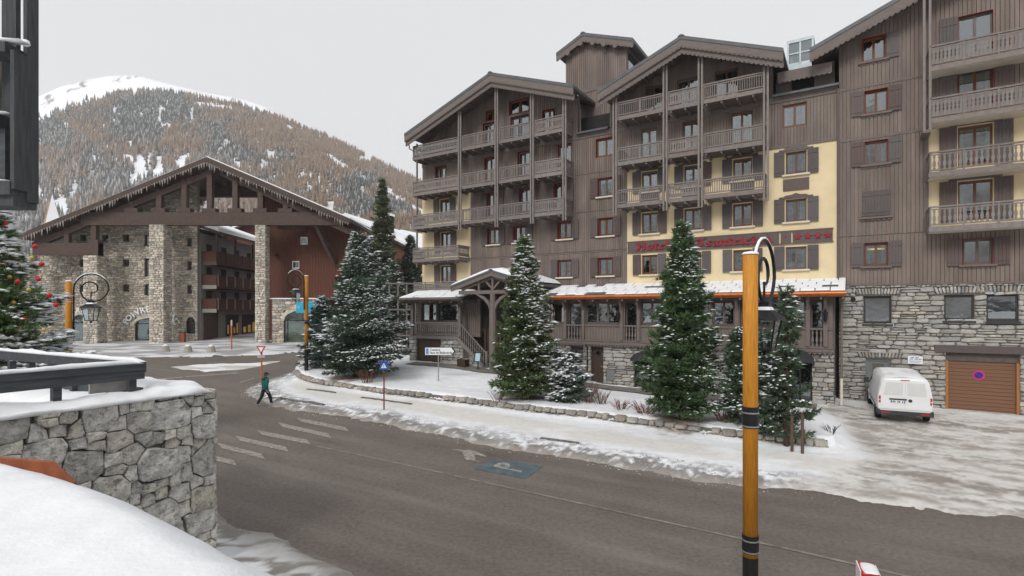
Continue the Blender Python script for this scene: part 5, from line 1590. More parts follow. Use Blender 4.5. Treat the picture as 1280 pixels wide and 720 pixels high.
# stone columns
def stone_column(P, x, y, w, z0, z1, seed):
    o = MB().box(x - w / 2 + 0.08, x + w / 2 - 0.08, y - w / 2 + 0.08, y + w / 2 - 0.08, z0, z1).build('column', M_MORW, P)
    r = random.Random(seed); mb = MB()
    for ax in (0, 1):
        for sg in (-1, 1):
            z = z0
            while z < z1 - 0.02:
                h = min(r.uniform(0.14, 0.30), z1 - z); a = -w / 2
                while a < w / 2 - 0.02:
                    q = min(r.uniform(0.25, 0.7), w / 2 - a)
                    if w / 2 - a - q < 0.15: q = w / 2 - a
                    vs, fs = STONES[r.randrange(12)]; c = r.uniform(0.7, 1.45); wm = r.uniform(-.04, .05)
                    out = []
                    for vx, vy, vz in vs:
                        u = a + q / 2 + vx * (q - .03); dd = w / 2 - 0.06 - vy * 0.14
                        out.append((x + (u if ax == 0 else sg * dd), y + (sg * dd if ax == 0 else u), z + h / 2 + vz * (h - .03)))
                    mb.add(out, fs, (c * (1 + wm), c, c * (1 - wm)))
                    a += q
                z += h
    mb.build('column_stones', M_STW, o, kind='stuff')
for px, w, yt, yb in ((119, 1.5, 320, 431), (201, 1.55, 282, 433), (328, 1.12, 282, 431), (36, 1.1, 319, 431)):
    stone_column(pav, X_(px), 0.0, w, 1.2, Z_(yt) - 0.003, int(px))
# stone wall with its windows
WY = 2.4
def win(px, py, w, h): x = X_(px, WY); z = Z_(py, WY); return (x - w / 2, x + w / 2, z - h / 2, z + h / 2)
pw_ops = []
for px in (104, 131.6, 157.5):
    for py in (297.5, 329, 360): pw_ops.append(win(px, py, 0.72, 0.75))
for py, h in ((300, 1.3), (335, 2.1), (362, 1.3)): pw_ops.append(win(186, py, 0.9, h))
for py in (303, 332, 362): pw_ops.append(win(237, py, 0.5, 0.95))
arch = (X_(169, WY), X_(212, WY), Z_(425.5, WY), Z_(397, WY)); shopd = (X_(90, WY), X_(110, WY), 1.2, Z_(393, WY)); arw = (X_(233, WY), X_(244, WY), Z_(417, WY), Z_(396, WY))
wl0, wl1 = X_(38, WY), X_(247, WY)
allops = pw_ops + [arch, shopd, arw]
mb = MB(); strips(mb, wl0, wl1, 1.6, 0, 0.8, under_p, allops, WY, WY + 0.4); pwall = mb.build('wall', M_MORW, pav)
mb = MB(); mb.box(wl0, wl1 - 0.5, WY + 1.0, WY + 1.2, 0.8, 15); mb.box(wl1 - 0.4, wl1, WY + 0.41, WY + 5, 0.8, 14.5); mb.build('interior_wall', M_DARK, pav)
rubble(pwall, wl0, wl1, 1.2, 21, allops, WY, 0.12, (0.14, 0.30), (1.2, 3.2), 0, mj=M_STW, zt=under_p, seed=31)
for o in pw_ops:
    make_window(pav, (o[0] + o[1]) / 2, (o[2] + o[3]) / 2, o[1] - o[0], o[3] - o[2], None, None, False, frame=M_DBROWN, y=WY + 0.08, mull=0, curtain=0)
def arch_shop(P, o, y, name='shop_window', inner=None):
    a, b, z0, z1 = o; c = (a + b) / 2; w = (b - a) / 2; rise = (z1 - z0) * 0.28
    # the frame with its arched head, the pane, and the display behind
    pts = [(a, z0), (b, z0), (b, z1 - rise)] + [(c + w * math.cos(t), z1 - rise + rise * math.sin(t)) for t in np.linspace(0, math.pi, 9)[1:-1]] + [(a, z1 - rise)]
    f = link(name, MB().prism([(a, z1 - rise), (b, z1 - rise), (b, z1 - rise + 0.08), (a, z1 - rise + 0.08)], y, y + 0.1).box(a, a + 0.1, y, y + 0.1, z0, z1 - rise).box(b - 0.1, b, y, y + 0.1, z0, z1 - rise).box(a + 0.1, b - 0.1, y, y + 0.1, z0, z0 + 0.1).mesh(name, M_BLACK), P)
    MB().prism(pts, y + 0.05, y + 0.07).build('pane', M_GLASSD, f)
    MB().prism(pts, y + 0.5, y + 0.55).build('display', inner or M_SHOPIN, f)
    mb = MB(); n = 9; T = np.linspace(0, math.pi, n + 1)
    for t0, t1 in zip(T[:-1], T[1:]):
        P4 = [(c + w * k * math.cos(t), z1 - rise + rise * k2 * math.sin(t)) for k, k2, t in ((1.0, 1.0, t0), (1.0, 1.0, t1), (1.14, 1.55, t1), (1.14, 1.55, t0))]
        mb.prism(P4, y - 0.12, y + 0.1, col=(1.15,) * 3)
    mb.build('arch_stones', M_STW, f)
    return f
af = arch_shop(pav, arch, WY + 0.05)
mb = MB(); cxx = (arch[0] + arch[1]) / 2
for dx, w, h, c in ((-0.5, 0.35, 1.5, (0.05, 0.06, 0.08)), (0.25, 0.5, 1.3, (0.22, 0.24, 0.34)), (0.3, 0.2, 0.5, (0.55, 0.30, 0.12)), (-0.5, 0.2, 0.3, (0.5, 0.5, 0.5))):
    mb.lathe([(w * 0.5, arch[2] + 0.25), (w, arch[2] + 0.2 + h * 0.4), (w * 0.8, arch[2] + 0.2 + h * 0.8), (w * 0.3, arch[2] + 0.25 + h)], 8, cxx + dx, WY + 0.38, col=c)
mb.build('display_goods', mat('shop_goods', (1, 1, 1), 0.8, 0.2, 6, attr=True), af)
arch_shop(pav, shopd, WY + 0.05, 'shop_door', mat('dim_warm_interior', (0.22, 0.13, 0.07), 0.8, 0.5, 2))
arch_shop(pav, arw, WY + 0.05, inner=mat('dim_warm_interior', (0.22, 0.13, 0.07)))
def glyph_mesh(ch, size, m, ext=0.03, off=0.0):
    def f():
        cu = bpy.data.curves.new('txt', 'FONT'); cu.body = ch; cu.size = size; cu.extrude = ext; cu.offset = off; cu.align_x = 'CENTER'; cu.resolution_u = 2
        o = bpy.data.objects.new('txt', cu); COL.objects.link(o)
        dg = bpy.context.evaluated_depsgraph_get()
        me = bpy.data.meshes.new_from_object(o.evaluated_get(dg)); me.materials.clear(); me.materials.append(m)
        bpy.data.objects.remove(o); me.name = 'letter'
        return me
    return cached(('gl', ch, size, m.name, ext, off), f)
def arc_text(P, text, cx, zc, R_, a0, a1, y, size, m):
    n = len(text)
    for i, ch in enumerate(text):
        if ch == ' ': continue
        a = a0 + (a1 - a0) * i / (n - 1)
        link('letter', glyph_mesh(ch, size, m, 0.04, 0.02), P, (cx + R_ * math.cos(a), y, zc + R_ * 0.72 * math.sin(a)), (math.pi / 2, math.pi / 2 - a, 0))
arc_text(pav, 'POIVRE BLANC', cxx, arch[3] - 1.35, 2.75, math.radians(157), math.radians(23), WY - 0.22, 0.95, M_WHITE)
for ch, px in (('R', 99), ('E', 105)): link('letter', glyph_mesh(ch, 0.75, M_WHITE, 0.04, 0.02), pav, (X_(px, WY), WY - 0.15, Z_(390.5, WY)), (math.pi / 2, 0, 0))
# red-brown boarded part on the right and the low arched shop in front of it
ty = 3.2
t_ops = [(X_(380, ty) - .42, X_(380, ty) + .42, Z_(301, ty) - .45, Z_(301, ty) + .45), (X_(369.5, ty) - .42, X_(369.5, ty) + .42, Z_(331, ty) - .45, Z_(331, ty) + .45), (X_(378, ty) - .6, X_(378, ty) + .6, Z_(268, ty) - .4, Z_(268, ty) + .4)]
t0, t1 = X_(327, ty), X_(437, ty)
mb = MB(); strips(mb, t0, t1, 0.32, 0.03, 1.0, under_p, t_ops, ty, ty + 0.1, 0.01); strips(mb, t0, t1, 2, 0, 1.0, under_p, t_ops, ty + 0.05, ty + 0.3)
mb.box(t1 - 0.2, t1, ty + 0.305, RB, 1, 14); mb.box(t0, t0 + 0.2, ty + 0.305, RB, 1, 14); mb.box(t0 + .3, t1 - .3, ty + 0.8, ty + 0.9, 1, 16)
mb.build('boarded_wall', M_RBROWN, pav)
for o in t_ops: make_window(pav, (o[0] + o[1]) / 2, (o[2] + o[3]) / 2, o[1] - o[0], o[3] - o[2], None, None, False, frame=M_WHITE if o is not t_ops[2] else M_DBROWN, y=ty - 0.05, mull=0, curtain=0)
mb = MB(); mb.beam((X_(399, 1), 0.2, Z_(281)), (X_(415, 2), ty - 0.3, Z_(328, 2)), 0.45, 0.45); mb.build('brace', M_DBROWN, pav)
for pa_, pb_ in (((339, 281.5), (383, 286)), ((335, 315), (346, 319))): mb = MB(); mb.beam((X_(pa_[0]), 1.5, Z_(pa_[1])), (X_(pb_[0], ty), ty - 0.1, Z_(pb_[1], ty)), 0.3, 0.4); mb.build('brace', M_DBROWN, pav)
lo0, lo1 = X_(340, 0.3), X_(404, 0.3)
oa = (X_(355, .3), X_(398, .3), 1.2, Z_(388, .3))
mb = MB(); strips(mb, lo0, lo1, 9, 0, 0.8, Z_(374, .3), [oa], 0.3, 0.7); mb.box(lo0, lo1, 0.72, ty - 0.02, Z_(376, .3), Z_(374, .3)); mb.box(lo0, lo0 + .3, 0.71, ty - .02, .8, Z_(377, .3)); mb.box(lo1 - .3, lo1, 0.71, ty - .02, .8, Z_(377, .3))
lw = mb.build('shop_wall', M_MORW, pav)
rubble(lw, lo0, lo1, 1.2, Z_(374, .3), [oa], 0.3, 0.12, (0.2, 0.42), (1.2, 2.6), 0, mj=M_STW, seed=41)
arch_shop(pav, oa, 0.35, inner=mat('pale_shop_interior', (0.30, 0.36, 0.30), 0.8, 0.5, 1.0, hue2=(0.6, 0.5, 0.22)))
MB().box(lo0 - 0.2, lo1 + 0.2, 0.1, ty, Z_(374, .3) + 0.003, Z_(372.5, .3)).build('coping', M_SNOW, pav)
bn = MB().box(X_(370), X_(400), 0.05, 0.09, Z_(391), Z_(378)).build('shop_banner', mat('cyan_banner', (0.02, 0.40, 0.62), 0.5, 0.05, 2), pav)
for px in (373.5, 396.5):
    mb = MB()
    for k in range(3):
        a = k * math.pi / 3; mb.beam((X_(px) - 0.24 * math.cos(a), 0.03, Z_(384.5) - 0.24 * math.sin(a)), (X_(px) + 0.24 * math.cos(a), 0.03, Z_(384.5) + 0.24 * math.sin(a)), 0.02, 0.11, (0, 1, 0))
    mb.build('banner_flake', M_WHITE, bn)

# ---- the balconied house in the passage behind
M_PALEW = mat('pale_grey_wall', (0.27, 0.26, 0.24), 0.9, 0.08, 1)
ph = thing('balcony_house', 'narrow balconied house with snowy roof seen through the stone passage', 'building', (-35.4, 61.8, 0))
mb = MB(); mb.box(-9, 0, 0, 19, 1.0, 14.0); mb.build('wall', M_PALEW, ph)
mb = MB(); mb.prism([(1.9, 14.2), (-9, 18.0), (-9, 17.6), (1.9, 13.9)], 0.2, 20, 'xz'); r_ = mb.build('roof', M_DBROWN, ph)
mb = MB(); mb.prism([(1.95, 14.22), (-9, 18.02), (-9, 18.5), (1.8, 14.65)], 0.3, 20, 'xz'); mb.build('snow', M_SNOW, r_)
for k, z in enumerate((5.4, 8.1, 10.8)):
    mb = MB(); mb.box(0.005, 1.7, 0.2, 16, z - 0.35, z); mb.box(1.6, 1.72, 0.2, 16, z, z + 1.15)
    mb.box(0.005, 1.6, 0.2, 0.32, z, z + 1.15); b = mb.build('balcony', mat('dark_red_brown_panel', (0.075, 0.030, 0.022), 0.7, 0.15, 3), ph)
    mb = MB()
    for i in range(9): mb.box(1.73, 1.80, 0.4 + i * 1.9, 0.55 + i * 1.9, z - 0.1, z + 1.2)
    mb.box(0.1, 1.75, 0.15, 0.199, z - 0.45, z - 0.02); mb.build('baluster_posts', M_DBROWN if k == 2 else M_PALEW, b)
    for i in range(5):
        MB().box(0.004, 0.05, 1.2 + i * 3.2, 2.3 + i * 3.2, z + 0.05, z + 2.1).build('window', M_DARK, ph)
for yy in (0.3, 4.5, 9, 13): MB().box(1.55, 1.75, yy, yy + 0.2, 11.9, 13.9).build('roof_post', M_DBROWN, ph)
for y0, y1 in ((0.6, 3.6),): MB().box(0.004, 0.08, y0, y1, 1.2, 5.0).build('door', M_DBROWN, ph)
for y0, y1 in ((5.5, 8.5), (9.5, 14.5)):
    o = MB().box(0.004, 0.08, y0, y1, 1.9, 4.6).build('shop_window', M_BLACK, ph)
    for i in range(4): MB().box(0.081, 0.1, y0 + 0.2 + i * (y1 - y0) / 4, y0 + (i + 0.75) * (y1 - y0) / 4, 2.3, 2.9 + random.random() * 1.3).build('lit_display', M_WARM, o)

# ---- chalets further off
def chalet(name, label, px, Y, w, ze, zr, depth, wallm, rot=0.0, chim=True):
    x = (px - CX) / F * Y
    c = thing(name, label, 'house', (x, Y, float(g(x, Y))), rot)
    mb = MB(); mb.prism([(-w / 2, -3), (w / 2, -3), (w / 2, ze), (0, zr), (-w / 2, ze)], 0, depth); mb.build('wall', wallm, c)
    sl = (zr - ze) / (w / 2); e = w / 2 + 1.2
    mb = MB()
    for s_ in (-1, 1): mb.prism([(s_ * e, ze - 1.2 * sl + 0.05), (0, zr + 0.05), (0, zr + 0.4), (s_ * e, ze - 1.2 * sl + 0.4)], -1.3, depth + 1)
    r = mb.build('roof', M_DBROWN, c)
    mb = MB()
    for s_ in (-1, 1): mb.prism([(s_ * e, ze - 1.2 * sl + 0.42), (0, zr + 0.42), (0, zr + 0.85), (s_ * e, ze - 1.2 * sl + 0.78)], -1.15, depth + 1)
    mb.build('snow', M_SNOW, r)
    if chim:
        mb = MB(); mb.box(w * 0.18 - 0.6, w * 0.18 + 0.6, depth * .3, depth * .3 + 1.2, zr - 2, zr + 1.4); h_ = mb.build('chimney', M_STW, r)
        mb = MB(); mb.box(w * 0.18 - 0.75, w * 0.18 + 0.75, depth * .3 - .1, depth * .3 + 1.3, zr + 1.41, zr + 1.75); mb.build('snow', M_SNOW, h_)
    for k in (-0.28, 0.0, 0.28):
        for z in (ze - 1.6, ze - 4.4):
            o = MB().box(k * w - 0.6, k * w + 0.6, -0.06, -0.002, z - 0.7, z + 0.7).build('window', M_DARK, c)
            MB().box(k * w - 0.7, k * w - 0.602, -0.1, -0.001, z - 0.8, z + 0.8).box(k * w + 0.602, k * w + 0.7, -0.1, -0.001, z - 0.8, z + 0.8).build('frame', M_DBROWN, o)
    return c
chalet('chalet', 'red-brown house with a snowy chimney behind the balconied house', 322, 92, 24, 12.0, 18.0, 14, M_RBROWN)
chalet('chalet', 'brown chalet roof edged with snow just right of the pavilion gable', 436, 86, 20, 12.6, 17.4, 20, M_RBROWN, -0.25)
chalet('chalet', 'second snow-edged chalet roof behind the tall bare spruce', 470, 110, 18, 12.5, 17.2, 16, M_RBROWN, -0.3)
chalet('chalet', 'small snow-roofed chalet with chimney beside the hotel corner', 505, 128, 22, 14, 21.0, 16, M_STW if False else M_RBROWN, -0.5)
chalet('chalet', 'low snow-covered chalet roof close to the hotel trellis', 497, 70, 12, 4.6, 7.4, 12, M_RBROWN, -0.5, False)
# church spire
ch = thing('church', 'pointed stone church spire with one snowy side above the pavilion roof', 'church', ((65 - CX) / F * 135, 135, 2.0))
mb = MB(); mb.box(-2.1, 2.1, -2.1, 2.1, -3, 20.5); mb.build('tower', M_STW, ch)
mb = MB(); mb.add([(-2.3, -2.3, 20.5), (2.3, -2.3, 20.5), (2.3, 2.3, 20.5), (-2.3, 2.3, 20.5), (0.2, 0, 32.0)], [(0, 1, 4), (2, 3, 4), (3, 0, 4), (3, 2, 1, 0)]); s_ = mb.build('spire', mat('ochre_spire', (0.40, 0.235, 0.13), 0.85, 0.15, 0.8), ch)
ch.rotation_euler.z = math.radians(-40)
mb = MB(); mb.add([(2.3, -2.34, 20.5), (2.34, 2.3, 20.5), (0.22, 0.0, 32.05), (2.2, -2.2, 20.5)], [(0, 1, 2), (0, 2, 3), (1, 3, 2), (0, 3, 1)]); mb.build('snow', M_SNOW, s_)
# wooden trellis at the hotel corner
tr_ = thing('wooden_trellis', 'tall brown timber lattice screen at the left corner of the hotel', 'trellis', (at(503, 440, 47).x, 47, 0))
zt = H + (HY - 353) / F * 47
for k in range(5): MB().box(-1.2 + k * 0.75, -1.08 + k * 0.75, 0, 0.12, 0.7, zt).build('post', M_WOODL, tr_)
for k in range(6): z = 1.9 + k * (zt - 2.0) / 5; MB().box(-1.3, 2.1, -0.07, -0.003, z - 0.06, z + 0.06).build('rail', M_WOODL, tr_)
# ------------------------------------------------------------------ near left: terrace wall, railing, snowy roof, timber balcony
WA, WB_ = Vector((-8.35, 6.7)), Vector((-6.0, 11.0))
wd = (WB_ - WA).normalized(); wnrm = Vector((wd.y, -wd.x)); WLEN = (WB_ - WA).length
terr = thing('terrace_wall', 'big grey rubble terrace wall with thick snow cap in the left foreground', 'stone wall', (WA.x, WA.y, 0), math.atan2(wd.y, wd.x))
# local: x along the wall, -y outwards (towards the road), z up
WTOP = 3.62
mb = MB(); mb.box(-3, WLEN - 0.06, 0.06, 0.7, -0.2, WTOP - 0.02)
mb.prism([(WLEN - 0.06, 0.06), (WLEN - 0.06, 0.7), (WLEN - 1.2, 7.5), (-3, 7.5), (-3, 0.7)], -0.2, 3.35, 'xy')
tc = mb.build('core', M_MORTAR, terr)
def granite():
    m = mat('grey_granite_block', (0.54, 0.515, 0.465), 0.88, 0.42, 5.0, 1.0, 16, objvar=0.28, detail=10)
    N, L = m.node_tree.nodes, m.node_tree.links
    b = N['Principled BSDF']; src = b.inputs['Base Color'].links[0].from_socket
    tc = next(n for n in N if n.type == 'TEX_COORD')
    def layer(src, scale, lo, hi, colour, amount, seed):
        mp = N.new('ShaderNodeMapping'); mp.inputs['Location'].default_value = (seed, seed * 2, 0)
        gi = N.new('ShaderNodeNewGeometry'); L.new(gi.outputs['Position'], mp.inputs[0])
        n = N.new('ShaderNodeTexNoise'); n.inputs['Scale'].default_value = scale; n.inputs['Detail'].default_value = 9; n.inputs['Roughness'].default_value = 0.7
        L.new(mp.outputs[0], n.inputs['Vector'])
        r = N.new('ShaderNodeMapRange'); r.inputs['From Min'].default_value = lo; r.inputs['From Max'].default_value = hi; r.inputs['To Max'].default_value = amount
        L.new(n.outputs['Fac'], r.inputs['Value'])
        x = N.new('ShaderNodeMix'); x.data_type = 'RGBA'; x.inputs[7].default_value = colour + (1,)
        L.new(r.outputs[0], x.inputs[0]); L.new(src, x.inputs[6])
        return x.outputs[2]
    src = layer(src, 7.0, 0.52, 0.62, (0.13, 0.125, 0.12), 0.7, 3.0)      # dark weathering
    src = layer(src, 11.0, 0.56, 0.66, (0.62, 0.61, 0.57), 0.7, 9.0)      # pale lichen
    src = layer(src, 3.2, 0.63, 0.70, (0.30, 0.17, 0.09), 0.7, 17.0)      # rust
    L.new(src, b.inputs['Base Color'])
    for n in N:
        if n.type == 'BUMP': n.inputs['Distance'].default_value = 0.06
    return m
M_BIGST = granite()
def clip(poly, nx, ny, c):
    out = []
    for i in range(len(poly)):
        p, q = poly[i], poly[(i + 1) % len(poly)]
        dp, dq = p[0] * nx + p[1] * ny - c, q[0] * nx + q[1] * ny - c
        if dp <= 0: out.append(p)
        if dp * dq < 0:
            t = dp / (dp - dq); out.append((p[0] + (q[0] - p[0]) * t, p[1] + (q[1] - p[1]) * t))
    return out
def voronoi_wall(P, x0, x1, z0, z1, spacing, m, seed, name='stone'):
    r = random.Random(seed); pts = []
    tries = 0
    while tries < 9000:
        tries += 1
        p = (r.uniform(x0, x1), r.uniform(z0, z1)); s = spacing * r.choice([0.28, 0.6, 0.95, 1.2, 1.5])
        if all(((p[0] - q[0]) ** 2 + ((p[1] - q[1]) * 1.25) ** 2) ** .5 > (s + q[2]) * 0.5 for q in pts): pts.append((p[0], p[1], s))
    for i, (px_, pz_, s) in enumerate(pts):
        poly = [(x0, z0), (x1, z0), (x1, z1), (x0, z1)]
        for j, (qx, qz, s2) in enumerate(pts):
            if i == j or abs(qx - px_) + abs(qz - pz_) > 3 * spacing: continue
            nx, nz = qx - px_, (qz - pz_)
            if abs(nx) > 1.6 * abs(nz): nz *= 0.35
            elif abs(nz) > 1.3 * abs(nx): nx *= 0.35
            d2 = (qx - px_) ** 2 + (qz - pz_) ** 2
            w = 0.5 + 0.25 * (s * s - s2 * s2) / max(d2, 0.01) * 0.5
            w = max(0.25, min(0.75, w))
            mx, mz = px_ + (qx - px_) * w, pz_ + (qz - pz_) * w
            poly = clip(poly, nx, nz, mx * nx + mz * nz)
            if len(poly) < 3: break
        if len(poly) < 3: continue
        cx_ = sum(p[0] for p in poly) / len(poly); cz_ = sum(p[1] for p in poly) / len(poly)
        # subdivide the outline, wobble it, round the front edges
        ring = []
        for a, b in zip(poly, poly[1:] + poly[:1]):
            L = math.hypot(b[0] - a[0], b[1] - a[1]); k = max(1, int(L / 0.09))
            for t in range(k):
                ring.append((a[0] + (b[0] - a[0]) * t / k, a[1] + (b[1] - a[1]) * t / k))
        n = len(ring)
        def wob(p, sc): return (p[0] + sc * (mnoise.noise(Vector((p[0] * 5, p[1] * 5, i * 3.7)))), p[1] + sc * mnoise.noise(Vector((p[0] * 5 + 9, p[1] * 5, i * 3.7))))
        rad = max(0.05, min(math.hypot(p[0] - cx_, p[1] - cz_) for p in ring))
        def shrink(p, d):
            L = math.hypot(p[0] - cx_, p[1] - cz_); k = max(0.1, 1 - d / max(L, 0.03)); return (cx_ + (p[0] - cx_) * k, cz_ + (p[1] - cz_) * k)
        base = r.uniform(0.03, 0.10); tilt = (r.uniform(-.14, .14), r.uniform(-.14, .14))
        vs, fs = [], []
        layers = [(0.007, 0.08), (0.007, -base * 0.55), (0.014, -base * 0.9), (min(0.032, rad * 0.4), -base), (min(0.12, rad * 0.6), -base * 1.05)]
        for d, y in layers:
            for p in ring:
                q = wob(shrink(p, d), 0.028)
                yy = y + ((q[0] - cx_) * tilt[0] + (q[1] - cz_) * tilt[1] if y < 0 else 0) + (0.03 * mnoise.noise(Vector((q[0] * 6, q[1] * 6, i))) if y < -base * 0.8 else 0)
                vs.append((q[0] - cx_, yy, q[1] - cz_))
        vs.append((0, -base * 1.1, 0))
        for l in range(len(layers) - 1):
            for k in range(n): fs.append((l * n + k, l * n + (k + 1) % n, (l + 1) * n + (k + 1) % n, (l + 1) * n + k))
        o_ = (len(layers) - 1) * n
        for k in range(n): fs.append((o_ + k, o_ + (k + 1) % n, len(vs) - 1))
        mb = MB(); mb.add(vs, fs); o = mb.build(name, m, P); o.location = (cx_, 0, cz_)
voronoi_wall(terr, 0.2, WLEN - 0.02, -0.05, WTOP, 0.60, M_BIGST, 23)
# quoins on the end of the wall, seen edge-on
r = random.Random(4); z = 0.0
while z < WTOP - 0.05:
    h = min(r.uniform(0.25, 0.5), WTOP - z); MB().box(WLEN - 0.06, WLEN + r.uniform(0.0, 0.04), -0.02, 0.68, z + 0.008, z + h - 0.008).build('stone', M_BIGST, terr); z += h
def snow_ridge(name, P, pts, w, h, seed, n=14, m=None, nz=0.5):
    """a rounded bank of snow laid along a line of points (z = what it lies on)"""
    pts = [Vector(p) for p in pts]; L = [0]
    for a, b in zip(pts[:-1], pts[1:]): L.append(L[-1] + (b - a).length)
    N = max(4, int(L[-1] / 0.09)); rows = []
    for i in range(N + 1):
        t = L[-1] * i / N; k = max(j for j in range(len(L)) if L[j] <= t + 1e-9); k = min(k, len(pts) - 2)
        p = pts[k].lerp(pts[k + 1], (t - L[k]) / (L[k + 1] - L[k])); d = pts[k + 1] - pts[k]; s = Vector((-d.y, d.x, 0)).normalized()
        row = []
        e = min(1, i / 3 + 0.15, (N - i) / 3 + 0.15)
        for j in range(n + 1):
            a = math.pi * j / n; q = math.cos(a)
            ww = w * (1 + nz * 0.35 * (float(fbm(t * 1.8 + seed, j * 0.25 + seed, 3)) - 0.5)); hh = h * e * (1 + nz * 1.3 * (float(fbm(t * 2.2 + seed * 3, j * 0.2, 4)) - 0.5))
            row.append(p + s * (q * ww / 2) + Vector((0, 0, hh * (math.sin(a) ** 0.6))))
        rows.append(row)
    vs = [v for r_ in rows for v in r_]; fs = []
    for i in range(N):
        for j in range(n): fs.append((i * (n + 1) + j, i * (n + 1) + j + 1, (i + 1) * (n + 1) + j + 1, (i + 1) * (n + 1) + j))
        fs.append((i * (n + 1) + n, i * (n + 1), (i + 1) * (n + 1), (i + 1) * (n + 1) + n))
    fs.append(tuple(range(n, -1, -1))); fs.append(tuple(N * (n + 1) + j for j in range(n + 1)))
    mb = MB(); mb.add(vs, fs); return mb.build(name, m or M_SNOWN, P, True)
snow_ridge('snow_cap', terr, [(-2.8, 0.30, WTOP - 0.05), (WLEN - 0.1, 0.30, WTOP - 0.05)], 0.78, 0.14, 3, nz=1.3)
snow_ridge('snow_cap', terr, [(WLEN - 0.36, 0.2, WTOP - 0.08), (WLEN - 0.5, 3.2, WTOP - 0.08), (WLEN - 1.2, 7.0, WTOP - 0.1)], 0.75, 0.22, 8)
snow_ridge('snow_cap', terr, [(WLEN - 1.3, 0.55, 3.3), (WLEN - 1.4, 5.0, 3.3)], 1.6, 0.25, 5)
# railing
M_DKWOOD = mat('slate_grey_stained_timber', (0.060, 0.068, 0.076), 0.6, 0.35, 3, 0.35, 30, stretch=(0.6, 6, 6))
rail = thing('terrace_railing', 'dark grey timber railing topped with snow above the terrace wall', 'railing', (WA.x, WA.y, 0), math.atan2(wd.y, wd.x))
def locw(x, y):
    v = Vector((x, y)) - WA; return (v.dot(wd), -v.dot(wnrm))
cx_, cy_ = locw(-6.88, 10.15)
ex, ey = locw(-12.6, 13.1)
mb = MB(); mb.box(cx_ - 3.0, cx_, cy_ - 0.05, cy_ + 0.04, 3.93, 4.20); mb.box(cx_ - 2.98, cx_ - 0.02, cy_ - 0.075, cy_ - 0.051, 4.10, 4.22); mb.build('rail_board', M_DKWOOD, rail)
mb = MB(); mb.box(cx_ - 5.6, cx_ - 3.03, cy_ - 0.04, cy_ + 0.05, 3.91, 4.18); mb.build('rail_board', M_DKWOOD, rail)
mb = MB(); mb.beam((cx_ + 0.1, cy_ + 0.2, 4.12), (ex, ey, 4.16), 0.12, 0.2); mb.build('rail_board', M_DKWOOD, rail)
mb = MB(); mb.beam((cx_ + 0.1, cy_ + 0.25, 3.62), (ex, ey, 3.66), 0.06, 0.22); mb.build('rail_board', M_DKWOOD, rail)
for k in range(5): MB().box(cx_ - 0.15 - k * 1.15 - 0.06, cx_ - 0.15 - k * 1.15 + 0.06, cy_ + 0.045, cy_ + 0.16, 3.3, 4.17).build('post', M_DKWOOD, rail)
for k in range(7):
    t = (k + 0.5) / 7; x, y = cx_ + (ex - cx_) * t, cy_ + 0.2 + (ey - cy_) * t; MB().box(x - 0.06, x + 0.06, y - 0.06, y + 0.06, 3.3, 4.03).build('post', M_DKWOOD, rail)
snow_ridge('snow', rail, [(cx_ - 5.5, cy_, 4.195), (cx_ - 0.02, cy_, 4.215)], 0.13, 0.075, 12, 8, nz=1.0)
snow_ridge('snow', rail, [(cx_ + 0.1, cy_ + 0.2, 4.215), (ex, ey, 4.255)], 0.15, 0.07, 14, 8, nz=0.8)
MB().box(cx_ - 0.75, cx_ - 0.1, cy_ + 0.25, cy_ + 0.3, 3.72, 3.95).build('back_panel', mat('pale_board', (0.30, 0.29, 0.27), 0.8), rail)

# snowy roof right below the viewer
roofs = thing('snowy_lean_to', 'smooth snow-covered low roof with a rusty edging board in the lower left corner', 'roof', (-4.0, 2.0, 0))
EL = [(-7.5, 6.0), (-5.2, 4.95), (-4.30, 4.72), (-3.75, 4.50), (-3.03, 4.04), (-2.43, 3.66), (-1.95, 3.37), (-1.48, 3.05), (-1.14, 2.84), (-0.85, 2.2), (-0.3, 1.5), (0.3, 0.4), (0.6, -1)]
EL = smooth_line(EL, 5)
POLY = EL + [(0.5, -2.0), (-7.5, -2.0)]
ax = np.arange(-7.5, 0.9, 0.06); ay = np.arange(-1.8, 6.1, 0.06)
gx, gy = np.meshgrid(ax, ay); P = np.stack([gx.ravel(), gy.ravel()], -1)
ins = in_poly(P, POLY); d = seg_dist(P, EL) * np.where(ins, 1, -1)
nn = fbm(P[:, 0] * 0.8, P[:, 1] * 0.8, 4) - 0.5
wv = fbm(P[:, 0] * 0.7 + P[:, 1] * 1.4, P[:, 1] * 0.5 - P[:, 0] * 0.2 + 6, 3) - 0.5
hz = 3.66 + 0.35 * np.sqrt(np.clip((d + 0.06 + 0.06 * nn) / 0.4, 0, 1)) + nn * 0.10 + wv * 0.10 + 0.022 * (fbm(P[:, 0] * 4, P[:, 1] * 4, 4) - 0.5) - 0.35 * (d < -0.04)
vv = np.stack([P[:, 0] + 4.0, P[:, 1] - 2.0, hz], -1)
a, b_, _ = compact(vv, grid_faces(len(ax), len(ay), d > -0.10))
link('snow', fast_mesh('snow', a, b_, M_SNOWN, None, True, 4), roofs)
mb = MB(); mb.prism([(p[0] + 4.0 - 0.12, p[1] - 2.0 - 0.12) for p in EL] + [(4.4, -3.9), (-3.5, -3.9)], 3.3, 3.5, 'xy'); mb.build('roof_deck', M_DKWOOD, roofs)
mb = MB(); mb.prism([(p[0] + 4.0 - 0.3, p[1] - 2.0 - 0.3) for p in EL[::3]] + [(4.2, -3.9), (-3.5, -3.9)], -0.2, 3.29, 'xy'); mb.build('wall', M_STW, roofs)
q0, q1, q2 = at(-30, 571, 5.05), at(62, 578, 5.05), at(90, 604, 5.05)
